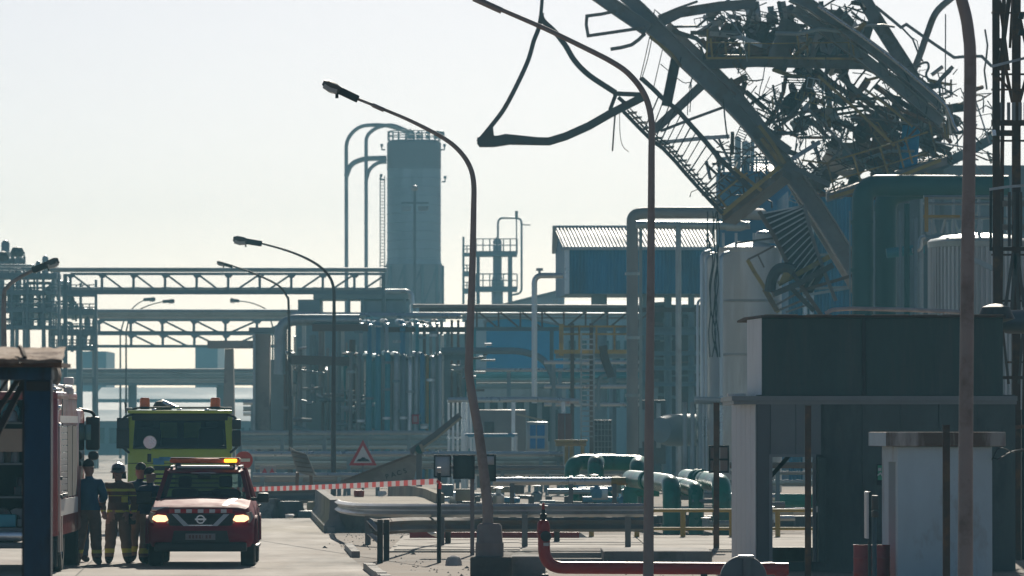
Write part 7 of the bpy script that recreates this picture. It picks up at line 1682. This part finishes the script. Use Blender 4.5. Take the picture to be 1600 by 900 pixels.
    if helmet:
        b = MB(MH); b.lathe((0, .012, 1.70), [(.128, -.03), (.150, -.015), (.150, .0), (.132, .012), (.130, .06), (.112, .115), (.07, .145), (0, .155)], 24); HM = b.build('helmet', M[helmet], o)
        MB(MH).tube([(0, -.12, 1.76), (0, -.06, 1.845), (0, .03, 1.862), (0, .11, 1.82)], .014, 8).build('helmet_crest', M['silver'], HM)
        MB(MH).rbox(-.09, .09, -.135, -.118, 1.715, 1.765, .008).build('visor', M['glass'], HM)
        b = MB(MH); b.prism([(-.12, .08, 1.70), (.12, .08, 1.70), (.13, .10, 1.56), (-.13, .10, 1.56)], (0, .03, 0)); b.build('neck_flap', M['boot'], HM)
    else:
        b = MB(MH); n = 18; kk = 6; vs = []
        rr_ = random.Random(3)
        for i in range(kk + 1):
            th = i / kk * 1.75
            for j in range(n):
                a = 2 * math.pi * j / n; fr = -math.cos(a - math.pi / 2) ; front = max(0, -math.sin(a))
                t2 = th * (1 - .42 * front); R_ = .106 + rr_.uniform(-.003, .005)
                vs.append((R_ * .93 * math.sin(t2) * math.cos(a), .012 + R_ * 1.06 * math.sin(t2) * math.sin(a), 1.725 + R_ * 1.08 * math.cos(t2)))
        b.add(vs, [(i * n + j, i * n + (j + 1) % n, (i + 1) * n + (j + 1) % n, (i + 1) * n + j) for i in range(kk) for j in range(n)]); b.build('hair', M[hairm], o)
    return o, MX
DP = 100.6
gp = lambda x: G(x, DP)
tb = ((.20, .26),)
p1, MX1 = person(gp(139), math.pi - .15, 1.83, 'person in a navy shirt and brown turnout trousers seen from behind beside the fire engine', 'bshirt', 'trouser',
    [((-.27, -.06, 1.15), (-.16, -.26, 1.12)), ((.30, -.02, 1.14), (.22, -.22, 1.06))], [(-.02, -.02, -.05, .02), (.04, -.02, .10, .02)], None, tb, head_turn=-.3)
MB(MX1).tube(rounded([(-.2, -.1, 1.0), (0, -.165, 1.0), (.2, -.1, 1.0)], .1), .02, 6).build('belt', M['boot'], p1)
p2, MX2 = person(G(185, 101.4), .12, 1.74, 'person in brown turnout coat with yellow bands and a shiny helmet facing the camera', 'jacket', 'trouser',
    [((-.31, .0, 1.15), (-.27, -.14, .93)), ((.31, .02, 1.15), (.29, -.08, .92))], [(-.03, -.02, -.06, .02), (.03, -.02, .07, .02)], 'helmet', ((.20, .28), (.945, .99)), ((1.33, 1.38), (1.245, 1.26), (.945, .99)), head_turn=-.25, bulk=1.08, jacket=True)
MB(MX2).rbox(.05, .17, -.19, -.165, 1.13, 1.24, .01).build('chest_pocket', M['hivis'], p2); MB(MX2).rbox(-.16, -.05, -.19, -.165, 1.12, 1.22, .01).build('chest_pocket', M['jacket'], p2)
MB(MX2).rbox(.18, .32, -.12, .05, .72, .92, .03).build('hanging_gloves', M['boot'], p2)
p3, MX3 = person(G(220, 102.2), math.pi + .35, 1.76, 'dark-haired person in dark navy seen from behind left of the red car', 'bshirt2', 'trouser',
    [((-.28, -.04, 1.14), (-.12, -.27, 1.16)), ((.29, .0, 1.14), (.15, -.25, 1.10))], [(-.02, -.02, -.04, .02), (.03, -.02, .06, .02)], None, ((.20, .30),), head_turn=.2)
p4, MX4 = person(G(235, 101.0), math.pi - .7, 1.69, 'person in dark navy leaning close behind the front wing of the red car', 'bshirt2', 'trouser',
    [((-.27, -.08, 1.16), (-.10, -.24, 1.22)), ((.29, -.04, 1.15), (.16, -.28, 1.2))], [(-.02, -.03, -.03, .02), (.03, -.02, .05, .03)], None, ((.20, .30),), head_turn=-.5)
p5, MX5 = person(G(121, 102.6), .5, 1.72, 'person in dark clothes mostly hidden between the fire engine and the navy-shirted person', 'bshirt2', 'bshirt2',
    [((-.29, .0, 1.14), (-.26, -.12, .9)), ((.29, .0, 1.14), (.24, -.14, .95))], [(-.02, -.02, -.04, .02), (.03, -.02, .05, .02)], None, (), head_turn=.1)

# ------------------------------------------------------------------ air
hz = MB(); hz.bx(-160, 160, -12, 1000, -1.2, 41)
hm = bpy.data.materials.new('haze_air'); hm.use_nodes = True
n_ = hm.node_tree; n_.nodes.remove(n_.nodes['Principled BSDF'])
v_ = n_.nodes.new('ShaderNodeVolumePrincipled')
v_.inputs['Color'].default_value = (.34, .80, 1.0, 1); v_.inputs['Density'].default_value = .0006; v_.inputs['Anisotropy'].default_value = 0.0
n_.links.new(v_.outputs[0], n_.nodes['Material Output'].inputs['Volume'])
o = hz.build('haze', hm, smooth=0); o['kind'] = 'stuff'
